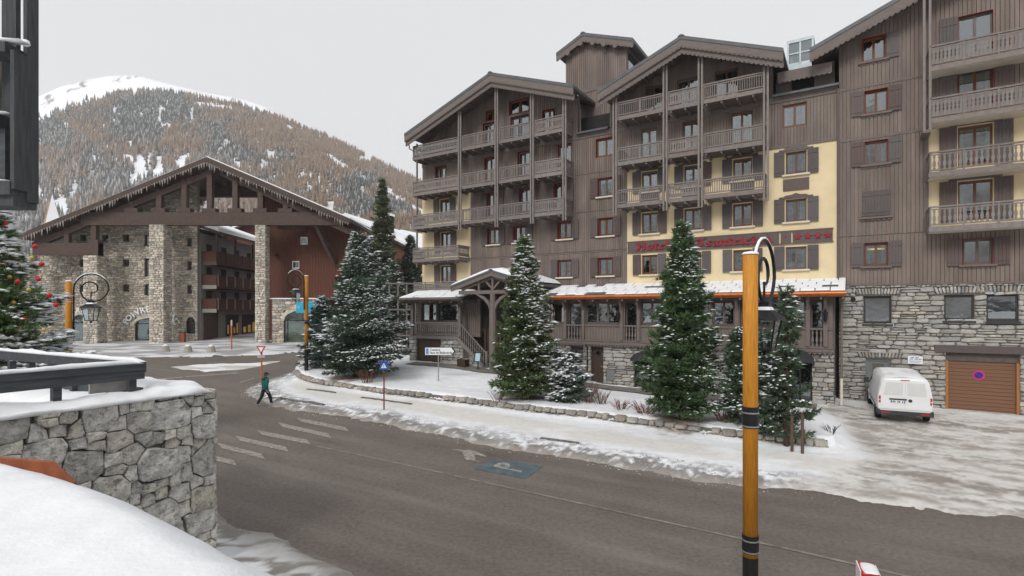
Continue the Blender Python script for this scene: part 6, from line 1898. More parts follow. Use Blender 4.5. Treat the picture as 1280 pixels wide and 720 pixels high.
mb = MB(); mb.prism([(q0.x + 4, q0.z), (q1.x + 4, q1.z), (q2.x + 4, q2.z), (q2.x + 4, q2.z - 0.12), (q0.x + 4, q0.z - 0.35)], 5.05 - 2.0, 5.10 - 2.0)
mb.build('edging_board', mat('rusty_metal_edging', (0.33, 0.10, 0.045), 0.65, 0.3, 5, 0.3, 25), roofs)

# dark timber balcony corner overhead on the left
M_DK2 = mat('dark_grey_painted_timber', (0.062, 0.066, 0.070), 0.65, 0.3, 6, 0.5, 45, stretch=(6, 6, 0.7))
tb = thing('timber_balcony', 'dark grey timber balcony corner with dabs of snow at the upper left edge', 'balcony', (-3.6, 4.0, 5.9))
def tbp(px, py, Y=4.0): v = at(px, py, Y); return v.x + 3.6, v.z - 5.9
def tbox(name, p0, y0, p1, y1, d0, d1, m, P=None):
    a = tbp(p0, y1, 4.0 + d0); b = tbp(p1, y0, 4.0 + d0); c = tbp(p1, y0, 4.0 + d1)
    return MB().box(a[0], min(b[0], c[0]) if c[0] > a[0] + 0.02 else a[0] + 0.03, d0, d1, a[1], b[1]).build(name, m, P or tb)
tbox('post', 29, -700, 46, 252, 0.10, 0.20, M_DK2)
tbox('post', 2, -700, 26, 246, 0.16, 0.20, M_DK2)
tbox('frame', 12.5, 62, 30, 236, -0.02, 0.095, M_DK2)
tbox('rail', -700, 52, 30.5, 64, -0.04, 0.12, M_DK2)
tbox('rail', -700, 141, 12, 158, 0.0, 0.095, M_DK2)
tbox('rail', -700, 226, 32, 243, -0.03, 0.1, M_DK2)
tbox('panel', -700, 158, 12.4, 226, 0.05, 0.09, M_DKWOOD)
tbox('panel', -700, 64, 8, 140.5, 0.3, 0.34, mat('brown_board', (0.06, 0.05, 0.04), 0.7))
tbox('bottom_board', -700, 243.5, 46, 257, 0.0, 0.2, M_DK2)
for (a, b, z, w) in ((-50, 31, 52.5, 0.1), (-50, 12, 141.5, 0.07), (-50, 13, 226.5, 0.07)):
    p, q = tbp(a, z), tbp(b, z); snow_ridge('snow', tb, [(p[0], 0.0, p[1]), (q[0], 0.0, q[1])], w, 0.03, int(z), 8, nz=0.9)
mb = MB(); a = tbp(23, 47); mb.lathe([(0.012, a[1] - 0.035), (0.03, a[1] - 0.02), (0.022, a[1] + 0.008), (0.006, a[1] + 0.015)], 8, a[0], 0.06); mb.build('snow', M_SNOW, tb, True)

# ------------------------------------------------------------------ low retaining wall of the bank
lw_ = thing('retaining_wall', 'long low dry-stone wall edging the snowy bank in front of the hotel', 'stone wall')
M_LOWST = mat('buff_grey_edging_stone', (0.35, 0.32, 0.28), 0.9, 0.3, 8, 0.5, 30, objvar=0.3)
ms = stone_meshes(M_LOWST); r = random.Random(12)
acc = []
WP = [Vector((p[0], p[1])) for p in WALLP]
cum = [0.0]
for a, b in zip(WP[:-1], WP[1:]): cum.append(cum[-1] + (b - a).length)
def wpos(t):
    for k in range(len(WP) - 1):
        if t <= cum[k + 1]:
            q = (t - cum[k]) / max(1e-6, cum[k + 1] - cum[k]); d = (WP[k + 1] - WP[k]).normalized(); return WP[k].lerp(WP[k + 1], q), d
    return WP[-1], (WP[-1] - WP[-2]).normalized()
for row in range(2):
    t = 0.1
    while t < cum[-1] - 0.3:
        w = r.uniform(0.22, 0.55); h = r.uniform(0.17, 0.26)
        p, d = wpos(t + w / 2); z = float(g(p.x, p.y)) + 0.02 + 0.22 * row + 0.10 + r.uniform(-.02, .03)
        if not (row == 1 and r.random() < 0.06):
            link('stone', ms[r.randrange(12)], lw_, (p.x + d.y * r.uniform(-.02, .04), p.y - d.x * r.uniform(-.02, .04), z), (0, r.uniform(-.06, .06), math.atan2(d.y, d.x)), (w - 0.01, 0.3, h))
        t += w
mb = MB(); vs = []
for p in WP:
    z = float(g(p.x, p.y)); vs.append((p.x, p.y, z))
for (a, b) in zip(WP[:-1], WP[1:]):
    d = (b - a).normalized(); n_ = Vector((-d.y, d.x)); o = n_ * (-0.02 if n_.y > 0 else 0.02) + (n_ if n_.y > 0 else -n_) * 0.05
    za, zb = float(g(a.x, a.y)), float(g(b.x, b.y)); k = (n_ if n_.y > 0 else -n_)
    A = [(a.x + k.x * .06, a.y + k.y * .06, za - .1), (a.x + k.x * .2, a.y + k.y * .2, za - .1), (a.x + k.x * .2, a.y + k.y * .2, za + .4), (a.x + k.x * .06, a.y + k.y * .06, za + .4)]
    B = [(b.x + k.x * .06, b.y + k.y * .06, zb - .1), (b.x + k.x * .2, b.y + k.y * .2, zb - .1), (b.x + k.x * .2, b.y + k.y * .2, zb + .4), (b.x + k.x * .06, b.y + k.y * .06, zb + .4)]
    mb.hexa(A, B)
mb.build('core', M_MORTAR, lw_)
# ------------------------------------------------------------------ trees
M_BARK = mat('brown_bark', (0.085, 0.058, 0.042), 0.9, 0.3, 12, 0.6, 40)
M_NEED = mat('evergreen_needles', (1, 1, 1), 0.7, 0.25, 1.2, attr=True, spec=0.2)
M_TSNOW = mat('snow_on_branches', (0.86, 0.88, 0.91), 0.7, 0.04, 3)
def unit(v): return v / np.maximum(np.linalg.norm(v, axis=1, keepdims=True), 1e-9)
def octa(p, ax, ay, az, yaw, rng):
    n = len(p)
    T = np.array([[1, 0, 0], [0, 1, 0], [-1, 0, 0], [0, -1, 0], [0, 0, 1], [0, 0, -0.55]], float)
    c, s = np.cos(yaw), np.sin(yaw)
    v = T[None] * np.stack([ax, ay, az], -1)[:, None, :] * rng.uniform(0.75, 1.25, (n, 6, 1))
    w = np.stack([v[..., 0] * c[:, None] - v[..., 1] * s[:, None], v[..., 0] * s[:, None] + v[..., 1] * c[:, None], v[..., 2]], -1) + p[:, None, :]
    Fc = np.array([[0, 1, 4], [1, 2, 4], [2, 3, 4], [3, 0, 4], [1, 0, 5], [2, 1, 5], [3, 2, 5], [0, 3, 5]])
    return w.reshape(-1, 3), (np.arange(n)[:, None, None] * 6 + Fc[None]).reshape(-1, 3)
def conifer(name, label, base, Ht, Rd, seed, snow=0.4, green=(0.040, 0.066, 0.030), step=0.14, blade=(0.22, 0.055), bare=0.06, nb=7, zsp=0.26, blades=7, group=None, droop=0.15, shape=0.8, lop=None, trunk_r=None, snowdir=None, up=(0, 62), gap=0.0, snow_size=1.0, frost=0.0):
    rng = np.random.default_rng(seed)
    root = thing(name, label, 'tree', base, rng.uniform(0, 6.28) if lop is None else 0.0, group)
    mb = MB(); tr_ = trunk_r or Ht * 0.016
    mb.tube([(0, 0, -0.35), (0, 0, Ht * 0.3), (0.02, 0, Ht * 0.7), (0, 0, Ht * 0.98)], [tr_ * 1.25, tr_, tr_ * 0.55, 0.012], 8)
    pts, dirs, shade, sprob = [], [], [], []
    limbs = MB()
    z = bare * Ht
    while z < Ht * 0.985:
        f = z / Ht
        n = nb if f < 0.8 else max(4, nb - 2)
        a0 = rng.uniform(0, 6.28)
        for k in range(n):
            a = a0 + 2 * math.pi * (k + rng.uniform(-0.3, 0.3)) / n
            if rng.random() < gap: continue
            prof = (1 - f) ** shape * (1 if f > bare + 0.1 else 0.75 + 2.5 * max(0, f - bare))
            L = Rd * prof * rng.uniform(0.5, 1.15) * (0.62 + 0.8 * float(fbm(a * 1.3 + seed, z * 0.9 + seed, 3))) + 0.12
            if lop: L *= lop(a, f)
            el = math.radians(up[0] + (up[1] - up[0]) * f + rng.uniform(-8, 8))
            bn_ = float(fbm(a * 0.9 + seed, z * 0.8 + seed * 2, 3)) + rng.normal(0, 0.05)
            wa = a + root.rotation_euler.z
            if snowdir is not None: bn_ += 0.16 * math.cos(wa - snowdir) - 0.05
            bs_ = float(sstep(0.47, 0.60, bn_)); bsh = rng.uniform(0.6, 1.45)
            d = np.array([math.cos(a) * math.cos(el), math.sin(a) * math.cos(el), math.sin(el)])
            side = np.array([-math.sin(a), math.cos(a), 0])
            o = np.array([0, 0, z + rng.uniform(-0.1, 0.1)])
            m = max(3, int(L / step))
            ts = np.linspace(0.16, 1.0, m)
            axis = o + d * (ts * L)[:, None]
            axis[:, 2] += -droop * L * ts ** 1.6 + 0.12 * L * ts ** 3
            if L > 0.5: limbs.tube([o, axis[len(axis) // 2], axis[-1]], [tr_ * 0.28 * (1 - f) + 0.008, tr_ * 0.15 * (1 - f) + 0.006, 0.004], 4, False)
            sp = 0.42 * L * np.sin(np.pi * np.clip(ts * 0.78 + 0.1, 0, 1)) * 0.85 + 0.06
            for q in (-1.0, -0.62, -0.3, 0.0, 0.3, 0.62, 1.0):
                if abs(q) > 0.7 and L < 0.5: continue
                pp = axis + side * (q * sp)[:, None] - d * (abs(q) * sp * 0.55)[:, None] + rng.normal(0, 0.045, (m, 3))
                pp[:, 2] -= 0.10 * abs(q) * sp
                dd = d * 1.0 + side * q * 0.8 + np.array([0, 0, 0.25]) + rng.normal(0, 0.2, (m, 3))
                keep = rng.random(m) < (1.0 if abs(q) < 0.1 else 0.8)
                pts.append(pp[keep]); dirs.append(dd[keep]); shade.append(np.full(keep.sum(), bsh * rng.uniform(0.85, 1.15))); sprob.append((0.06 + bs_ * sstep(0.25, 0.7, ts))[keep])
        z += zsp * (1.0 - 0.35 * f) * rng.uniform(0.85, 1.15)
    mb.v, mb.f, mb.m, mb.c = mb.v, mb.f, mb.m, mb.c
    o_ = mb.build('trunk', M_BARK, root, True)
    limbs.build('limbs', M_BARK, o_, kind='stuff')
    p = np.concatenate(pts); dv = unit(np.concatenate(dirs)); sh = np.concatenate(shade)
    n = len(p)
    bl, bw = blade
    U = rng.normal(0, 1, (n, blades, 3)); U /= np.linalg.norm(U, axis=2, keepdims=True)
    B = dv[:, None, :] + 0.85 * U; B /= np.linalg.norm(B, axis=2, keepdims=True)
    Sd = np.cross(B, rng.normal(0, 1, (n, blades, 3))); Sd /= np.maximum(np.linalg.norm(Sd, axis=2, keepdims=True), 1e-6)
    ln = bl * rng.uniform(0.6, 1.2, (n, blades, 1))
    v0 = p[:, None] - Sd * bw / 2; v1 = p[:, None] + Sd * bw / 2; v2 = p[:, None] + B * ln
    V = np.stack([v0, v1, v2], 2).reshape(-1, 3)
    T = np.arange(n * blades * 3).reshape(-1, 3)
    gcol = np.array(green)
    t = rng.random((n, 1))
    c = 2.5 * gcol * (0.7 + 0.6 * t) * sh[:, None] * (1 + np.array([0.25, 0.12, -0.1]) * (rng.random((n, 1)) - 0.4))
    if frost: c = c * (1 - frost * rng.random((n, 1))) + np.array([0.4, 0.42, 0.44]) * frost * rng.random((n, 1)) * 0.7
    C = np.repeat(c, blades * 3, 0)
    link('crown', fast_mesh('crown', V, T, M_NEED, C), root)
    if snow > 0:
        pr = np.concatenate(sprob) * snow * 0.95
        sel = rng.random(n) < pr
        q = p[sel] + dv[sel] * 0.10; q[:, 2] += 0.05
        k = len(q)
        yaw = np.arctan2(dv[sel][:, 1], dv[sel][:, 0])
        s_ = snow_size
        V, T = octa(q, rng.uniform(0.08, 0.24, k) * s_, rng.uniform(0.035, 0.08, k) * s_, rng.uniform(0.02, 0.045, k) * s_, yaw + rng.normal(0, 0.4, k), rng)
        link('snow', fast_mesh('snow', V, T, M_TSNOW, None, True), root, kind='stuff')
    return root
def on_bank(px, py, dz=0.4):
    p = G(px, py, dz)
    for _ in range(8):
        z = snow_z(p.x, p.y); p = G(px, py, z - float(g(p.x, p.y)))
    return (p.x, p.y, snow_z(p.x, p.y) - 0.03)
b = on_bank(445, 470); ht = H + (HY - 297) / F * b[1] - b[2]
conifer('fir_tree', 'broad snow-dusted fir at the road corner beside the tall lamp', b, ht, 4.3, 11, 0.75, (0.034, 0.054, 0.036), nb=9, shape=0.68, zsp=0.30, snow_size=1.2, frost=0.05, lop=lambda a, f: 0.62 if math.cos(a - math.radians(200)) > 0.3 else 1.0)
b = on_bank(402, 459); ht = H + (HY - 374) / F * b[1] - b[2]
conifer('fir_tree', 'smaller snow-flecked fir leaning against the broad corner fir', b, ht, 1.9, 12, 0.6, (0.030, 0.052, 0.042), nb=7, shape=0.7, zsp=0.28, snow_size=1.4, frost=0.12)
b = on_bank(656, 499); ht = H + (HY - 299) / F * b[1] - b[2]
conifer('fir_tree', 'slender pointed fir before the hotel porch, snow only on its right', b, ht, 1.9, 13, 0.55, (0.040, 0.058, 0.025), nb=9, shape=0.68, snowdir=math.radians(-15), snow_size=1.15)
b = on_bank(708, 500); ht = H + (HY - 438) / F * b[1] - b[2]
conifer('fir_bush', 'low snow-laden evergreen bush right of the slender fir', b, ht * 0.85, 1.35, 14, 0.85, (0.035, 0.052, 0.040), nb=8, shape=0.5, zsp=0.24, snow_size=1.35, frost=0.15, bare=0.02)
b = on_bank(853, 524); ht = H + (HY - 282) / F * b[1] - b[2]
conifer('fir_tree', 'dense dark fir standing in front of the gothic hotel sign', b, ht, 1.85, 15, 0.42, (0.032, 0.054, 0.024), nb=9, shape=0.64, snowdir=math.radians(-10), snow_size=1.0, step=0.13)
b = on_bank(983, 546); ht = H + (HY - 362) / F * b[1] - b[2]
conifer('young_pine', 'thin young pine with see-through crown just right of the near lamp', b, ht, 1.2, 16, 0.55, (0.036, 0.054, 0.033), nb=5, shape=0.62, gap=0.32, zsp=0.36, up=(5, 55), bare=0.10)
b = on_bank(922, 538); ht = H + (HY - 402) / F * b[1] - b[2]
conifer('young_pine', 'short bushy pine directly left of the near lamp post', b, ht * 0.9, 0.95, 17, 0.5, (0.036, 0.056, 0.036), nb=6, shape=0.6, gap=0.15, zsp=0.28, bare=0.06)
b = on_bank(957, 540); ht = H + (HY - 418) / F * b[1] - b[2]
conifer('young_pine', 'small snowy pine hidden behind the near lamp post', b, ht, 0.9, 18, 0.55, (0.036, 0.056, 0.036), nb=6, shape=0.55, gap=0.2, zsp=0.28, bare=0.05)
for k, (px, py, t) in enumerate(((990, 551, 505), (1003, 553, 503))):
    q = on_bank(px, py); hgt = (py - t) / F * q[1]
    MB().tube([(0, 0, -0.3), (0, 0, hgt)], 0.055, 8).build('stake', mat('brown_stake', (0.11, 0.07, 0.055), 0.8), None, label=('left' if k == 0 else 'right') + ' of the two brown wooden stakes under the thin young pine', category='stake', group='stakes by the pines').location = q
# the tall larch-like spruce behind, and evergreens beside the hotel
x = at(478, 300, 62); conifer('spruce_tree', 'tall sparse dark spruce rising above the chalet roofs', (x.x, 62, 1.4), H + (HY - 224) / F * 62 - 1.4, 3.5, 21, 0.22, (0.050, 0.060, 0.034), nb=6, zsp=0.55, step=0.24, blade=(0.45, 0.10), gap=0.15, droop=0.25, shape=0.9, up=(-20, 35), snow_size=1.6)
x = at(513, 330, 66); conifer('spruce_tree', 'dark evergreen half hidden behind the left corner of the hotel', (x.x, 66, 1.4), H + (HY - 296) / F * 66 - 1.4, 3.2, 22, 0.4, (0.038, 0.052, 0.036), nb=6, zsp=0.5, step=0.24, blade=(0.45, 0.10), shape=0.7, snow_size=1.8)
x = at(492, 380, 55); conifer('spruce_tree', 'low snowy evergreen between the broad fir and the trellis', (x.x, 55, 1.2), H + (HY - 330) / F * 55 - 1.2, 2.6, 23, 0.5, (0.036, 0.05, 0.036), nb=6, zsp=0.45, step=0.22, blade=(0.4, 0.09), shape=0.7, snow_size=1.7)
# decorated tree on the left
XT = (-17.3, 18.2, 0.0)
xmas = conifer('christmas_tree', 'snowy decorated Christmas tree with red baubles at the left edge', XT, 9.0, 3.5, 31, 1.8, (0.050, 0.082, 0.028), nb=7, shape=0.85, zsp=0.42, droop=0.34, step=0.11, snow_size=1.5, blade=(0.2, 0.045))
M_BAUB = mat('red_bauble', (0.55, 0.015, 0.02), 0.25, 0.05, 3); M_GOLD = mat('gold_bauble', (0.60, 0.42, 0.10), 0.35, 0.05, 3)
def bauble_mesh(m, r_):
    prof = [(r_ * math.sin(t), -r_ * math.cos(t)) for t in np.linspace(0.15, math.pi - 0.25, 8)] + [(r_ * 0.22, r_ * 0.98), (r_ * 0.22, r_ * 1.15)]
    return MB().lathe(prof, 12).mesh('bauble', m, True)
ORD = ['', 'second ', 'third ', 'fourth ', 'fifth ', 'sixth ', 'seventh ', 'eighth ', 'ninth ', 'tenth ']
bmr, bmg = bauble_mesh(M_BAUB, 0.075), bauble_mesh(M_GOLD, 0.065)
for k, (px, py) in enumerate([(8, 280), (2, 296), (44, 308), (70, 381), (62, 369), (22, 352), (48, 349), (30, 398), (52, 330), (14, 322)]):
    z = H + (HY - py) / F * 16.5; rad = max(0.2, 3.25 * (1 - z / 9.0) ** 0.85)
    X = (px - CX) / F * 16.5
    dx = max(-rad * 0.97, min(rad * 0.97, X - XT[0])); yy = XT[1] - math.sqrt(max(0.01, rad * rad - dx * dx)) * 0.95
    X = (px - CX) / F * yy; z = H + (HY - py) / F * yy
    link('bauble', bmr, None, (X, yy, z), label=ORD[sorted([280, 296, 308, 381, 369, 352, 349, 398, 330, 322]).index(py)] + 'highest of the red baubles on the snowy Christmas tree', category='bauble', group='red baubles on the Christmas tree')
for k, (px, py) in enumerate([(12, 346), (40, 322), (17, 378), (36, 362), (24, 410), (55, 412), (6, 330)]):
    z = H + (HY - py) / F * 16.5; rad = max(0.2, 3.25 * (1 - z / 9.0) ** 0.85); X = (px - CX) / F * 16.5
    dx = max(-rad * 0.97, min(rad * 0.97, X - XT[0])); yy = XT[1] - math.sqrt(max(0.01, rad * rad - dx * dx)) * 0.95
    link('bauble', bmg, None, ((px - CX) / F * yy, yy, H + (HY - py) / F * yy), label=ORD[sorted([346, 322, 378, 362, 410, 412, 330]).index(py)] + 'highest of the gold baubles on the snowy Christmas tree', category='bauble', group='gold baubles on the Christmas tree')
# bare twiggy shrubs on the bank
M_TWIG = mat('brown_twigs', (0.16, 0.10, 0.075), 0.9, 0.3, 6); M_HEATH = mat('russet_shrub', (0.15, 0.062, 0.042), 0.9, 0.35, 6)
def shrub(px, py, hgt, wid, n, m, label, seed):
    r = random.Random(seed); p = on_bank(px, py); mb = MB()
    for i in range(n):
        a = r.uniform(0, 6.28); q = r.uniform(0, wid * 0.3); x0, y0 = q * math.cos(a), q * math.sin(a); h = hgt * r.uniform(0.55, 1.05); o = wid * r.uniform(0.1, 0.75)
        x1, y1 = x0 + math.cos(a) * o * 0.5, y0 + math.sin(a) * o * 0.5
        mb.tube([(x0, y0, -0.1), (x1, y1, h * 0.55), (x0 + math.cos(a) * o, y0 + math.sin(a) * o, h)], [0.012, 0.009, 0.005], 4, False)
        for _ in range(3):
            b_ = a + r.uniform(-1.5, 1.5); t = r.uniform(0.4, 0.9); xx, yy = x0 + math.cos(a) * o * t, y0 + math.sin(a) * o * t; l = hgt * 0.35
            mb.tube([(xx, yy, h * t), (xx + math.cos(b_) * l * 0.5, yy + math.sin(b_) * l * 0.5, h * t + l * 0.8)], [0.007, 0.003], 3, False)
    t = thing('shrub', label, 'shrub', p, 0, 'bare shrubs on the bank'); mb.build('twigs', m, t)
shrub(735, 503, 0.95, 0.8, 34, M_TWIG, 'pair-high bare twiggy shrub between the low fir bush and the dark fir', 1)
shrub(751, 505, 0.75, 0.7, 28, M_TWIG, 'bare twiggy shrub right beside its taller twin on the bank', 2)
shrub(775, 511, 0.45, 0.8, 30, M_HEATH, 'small russet shrub left of the dark fir', 3)
shrub(806, 517, 0.5, 1.1, 44, M_HEATH, 'wider russet shrub touching the foot of the dark fir', 4)
shrub(905, 535, 0.5, 0.8, 34, M_HEATH, 'russet shrub between the dark fir and the near lamp', 5)
shrub(459, 478, 0.8, 0.9, 34, M_HEATH, 'reddish bare shrub right of the broad corner fir', 6)
shrub(622, 500, 0.5, 0.6, 22, M_TWIG, 'sparse twigs left of the slender fir', 7)
shrub(1040, 548, 0.35, 0.5, 14, mat('dark_stems', (0.05, 0.045, 0.04), 0.9), 'few dark stems poking out of the snow by the forecourt', 8)

# ------------------------------------------------------------------ street lamps
def street_lamp(label, base, top, ang, dia=0.245, bands=((0.9, 0.35),), black=0.55, arm=True):
    t = thing('street_lamp', label, 'street lamp', base, ang, 'orange wooden street lamps')
    hgt = top - base[2]; r_ = dia / 2
    MB().lathe([(r_ * 1.03, -0.2), (r_ * 1.03, black)], 20).build('base', M_BLACK, t, False)
    MB().lathe([(r_, black), (r_, hgt - 0.01), (r_ * 0.93, hgt)], 24).build('post', M_ORANGE, t, True)
    MB().lathe([(r_ * 1.1, hgt + 0.001), (r_ * 1.12, hgt + 0.02), (r_ * 0.9, hgt + 0.045), (0.02, hgt + 0.06)], 20).build('snow', M_SNOW, t, True)
    for z, h in bands:
        b = MB().lathe([(r_ + 0.012, z - h / 2), (r_ + 0.012, z + h / 2)], 22).build('band', M_BLACK, t)
        for k in (-0.42, 0.22): MB().lathe([(r_ + 0.016, z + k * h - 0.012), (r_ + 0.016, z + k * h + 0.012)], 22).build('clamp', M_STEEL, b)
    # curled bracket in the local x-z plane
    R0 = 0.66; cx = r_ + 0.06 + R0; cz = hgt + 0.34 - R0
    pts = [(r_ + 0.06, 0, hgt - 2.3), (r_ + 0.06, 0, cz)]
    for k in range(1, 13): a = math.pi - math.pi * k / 12; pts.append((cx + R0 * math.cos(a), 0, cz + R0 * math.sin(a)))
    for k in range(1, 26):
        a = -2.6 * math.pi * k / 25; rr = R0 * (1 - 0.80 * (k / 25) ** 0.75); pts.append((cx + 0.14 * (k / 25) * 0 + rr * math.cos(a), 0, cz + rr * math.sin(a)))
    br = MB().tube(pts, [0.034] * 2 + [0.032] * (len(pts) - 8) + [0.024] * 6, 8).build('bracket', M_BLACK, t, True)
    for z in (hgt - 2.1, hgt - 0.9): MB().box(r_ - 0.02, r_ + 0.08, -0.03, 0.03, z - 0.02, z + 0.02).build('clamp', M_BLACK, br)
    sn = MB(); sp = pts[2:12]; sn.tube([(p[0], p[1], p[2] + 0.03) for p in sp], [0.012] + [0.028] * 8 + [0.01], 6); sn.build('snow', M_SNOW, br, True)
    lx, lz = cx - 0.02, cz - R0 * 0.62
    la = link('lantern', MB().tube([(lx, 0, lz + 0.3), (lx, 0, lz - 0.06)], 0.022, 6).mesh('lantern', M_BLACK), t)
    k4 = lambda r0: r0 * math.sqrt(2)
    MB().lathe([(k4(0.30), lz - 0.40), (k4(0.29), lz - 0.36), (k4(0.14), lz - 0.22), (k4(0.10), lz - 0.16), (k4(0.10), lz - 0.10), (k4(0.13), lz - 0.08), (k4(0.05), lz - 0.03), (0.02, lz)], 4, lx, 0).build('hood', M_BLACK, la)
    MB().lathe([(k4(0.14), lz - 0.215), (k4(0.115), lz - 0.165), (k4(0.105), lz - 0.155)], 4, lx, 0).build('snow', M_SNOW, la)
    mb = MB()
    for sx in (-1, 1):
        for sy in (-1, 1): mb.beam((lx + sx * 0.24, sy * 0.24, lz - 0.40), (lx + sx * 0.15, sy * 0.15, lz - 0.92), 0.022, 0.022)
    mb.lathe([(k4(0.165), lz - 0.95), (k4(0.165), lz - 0.915)], 4, lx, 0); mb.lathe([(0.02, lz - 1.03), (0.05, lz - 0.98), (0.03, lz - 0.95)], 6, lx, 0)
    mb.build('cage', M_BLACK, la)
    MB().lathe([(k4(0.15), lz - 0.91), (k4(0.232), lz - 0.405)], 4, lx, 0).build('glass', M_LAMPGL, la)
    return t
street_lamp('near orange wooden lamp post with black bands, its lantern half hidden behind it', (4.075, 9.3, 0.0), H + (HY - 318.5) / F * 9.3, math.radians(50), bands=((3.38, 0.36), (1.22, 0.3)), black=1.0)
lp = at(86, 352, 23.0)
street_lamp('orange lamp post with curled bracket beside the Christmas tree', (lp.x, 23.0, float(g(lp.x, 23))), lp.z, math.radians(12), bands=((4.05, 0.2),))
b = on_bank(383, 463, 0.35); street_lamp('distant orange and black lamp post in front of the broad corner fir', b, H + (HY - 345) / F * b[1], math.atan2(-NY, -NX), dia=0.26, bands=((3.3, 0.3), (1.7, 0.3)), black=1.45)

# ------------------------------------------------------------------ signs
M_REDPOLE = mat('red_pole_paint', (0.35, 0.06, 0.03), 0.55, 0.2, 8); M_SIGNR = mat('sign_red', (0.45, 0.02, 0.03), 0.5); M_SIGNB = mat('sign_blue_paint', (0.02, 0.10, 0.42), 0.45)
M_ORP = mat('orange_red_pole', (0.48, 0.13, 0.045), 0.55, 0.2, 8)
q = G(327, 479); q.z = snow_z(q.x, q.y) if True else q.z
sg = thing('give_way_sign', 'red-rimmed give way triangle on an orange pole behind the walking person', 'road sign', q)
zt = H + (HY - 433) / F * q.y - q.z
MB().tube([(0, 0, -0.2), (0, 0, zt)], 0.055, 10).build('pole', M_ORP, sg)
def tri(s, y0, y1, m, nm, z): MB().prism([(-s, z), (s, z), (0, z - s * 1.732)], y0, y1).build(nm, m, sg)
tri(0.30, -0.09, -0.06, M_SIGNR, 'rim', zt + 0.02); tri(0.185, -0.10, -0.091, M_WHITE, 'face', zt - 0.045)
MB().box(-0.24, 0.24, -0.09, -0.06, zt - 0.72, zt - 0.55).build('plate', mat('grey_plate', (0.38, 0.42, 0.45), 0.5), sg)
q = G(480, 515); z = snow_z(q.x, q.y)
sg2 = thing('crossing_sign', 'small blue pedestrian crossing sign on a dark red pole by the road', 'road sign', (q.x, q.y, z), 0.1)
zt = H + (HY - 451.5) / F * q.y - z
MB().tube([(0, 0, -0.2), (0, 0, zt)], 0.035, 10).build('pole', mat('dark_red_pole', (0.17, 0.035, 0.025), 0.6, 0.2, 8), sg2)
bl = MB().box(-0.19, 0.19, -0.065, -0.04, zt - 0.40, zt).build('plate', M_SIGNB, sg2)
MB().prism([(-0.14, zt - 0.33), (0.14, zt - 0.33), (0, zt - 0.08)], -0.07, -0.0655).build('triangle', M_WHITE, bl)
mb = MB(); mb.box(-0.012, 0.012, -0.075, -0.0705, zt - 0.24, zt - 0.15); mb.beam((0, -0.073, zt - 0.23), (-0.04, -0.073, zt - 0.32), 0.005, 0.02, (0, 1, 0)); mb.beam((0, -0.073, zt - 0.23), (0.04, -0.073, zt - 0.32), 0.005, 0.02, (0, 1, 0)); mb.build('walker', M_BLACK, bl)
q = on_bank(548, 476)
sg3 = thing('direction_sign', 'white arrow signpost reading Centre and Face de Bellevarde', 'road sign', q)
k = q[1] / F; zt = H + (HY - 434.5) * k - q[2]; zb = H + (HY - 443.5) * k - q[2]; xl, xr = (531.5 - 547.8) * k, (568.5 - 547.8) * k
MB().tube([(0, 0, -0.3), (0, 0, zt)], 0.035, 8).build('pole', M_STEEL, sg3)
pl = MB().prism([(xl, zb), (xr - 0.22, zb), (xr, (zb + zt) / 2), (xr - 0.22, zt), (xl, zt)], -0.07, -0.045).build('plate', M_WHITE, sg3)
MB().prism([(xr - 0.22, zb), (xr - 0.13, zb), (xr + 0.04, (zb + zt) / 2), (xr - 0.13, zt), (xr - 0.22, zt), (xr - 0.04, (zb + zt) / 2)], -0.076, -0.071).build('chevron', M_BLACK, pl)
mb = MB(); mb.box(xl + 0.05, xl + 0.2, -0.076, -0.071, zb + 0.04, zt - 0.04); mb.build('route_badge', mat('pale_blue_badge', (0.10, 0.22, 0.55), 0.5), pl)
def text_on(P, s, x, z, size, m, y=-0.074, squeeze=1.0):
    me = glyph_mesh(s, size, m, 0.002, 0.004); o = link('lettering', me, P, (x, y, z), (math.pi / 2, 0, 0), (squeeze, 1, 1)); return o
hh = zt - zb
for s, zz, xw in (('Centre', zb + hh * 0.56, 0.62), ('Face de Bellevarde', zb + hh * 0.16, 1.32)):
    me = glyph_mesh(s, hh * 0.44, M_BLACK, 0.002, 0.003); w = max(v.co.x for v in me.vertices) - min(v.co.x for v in me.vertices); link('lettering', me, pl, (xl + 0.27 + xw / 2, -0.075, zz), (math.pi / 2, 0, 0), (xw / w, 1, 1))
q = hotel_world(S(597.5, 2.9), 2.9); q = (q[0], q[1], snow_z(*q))
ib = thing('menu_stand', 'pale blue menu board on a dark stand at the hotel steps', 'sign board', q, -0.3)
k = q[1] / F
MB().tube([(0, 0, 0), (0, 0, 17 * k)], 0.04, 8).build('pole', M_BLACK, ib); MB().lathe([(0.24, -0.02), (0.22, 0.05)], 12).build('foot', M_BLACK, ib)
mb = MB(); mb.prism([(-0.27, 9.5 * k), (0.2, 9.5 * k), (0.27, 21 * k), (-0.2, 21 * k)], -0.06, -0.02); fb = mb.build('frame', M_BLACK, ib)
MB().prism([(-0.21, 10.3 * k), (0.15, 10.3 * k), (0.21, 20.2 * k), (-0.14, 20.2 * k)], -0.068, -0.061).build('poster', mat('pale_blue_poster', (0.45, 0.66, 0.72), 0.5), fb)
q = hotel_world(S(579, 2.6), 2.6); q = (q[0], q[1], snow_z(*q))
pb = thing('wooden_planter', 'dark brown wooden planter box below the hotel stairs', 'planter', q, HROT)
mb = MB()
for i in range(4): mb.box(-0.32, 0.32, -0.25, 0.25, i * 0.13 + 0.005, i * 0.13 + 0.125)
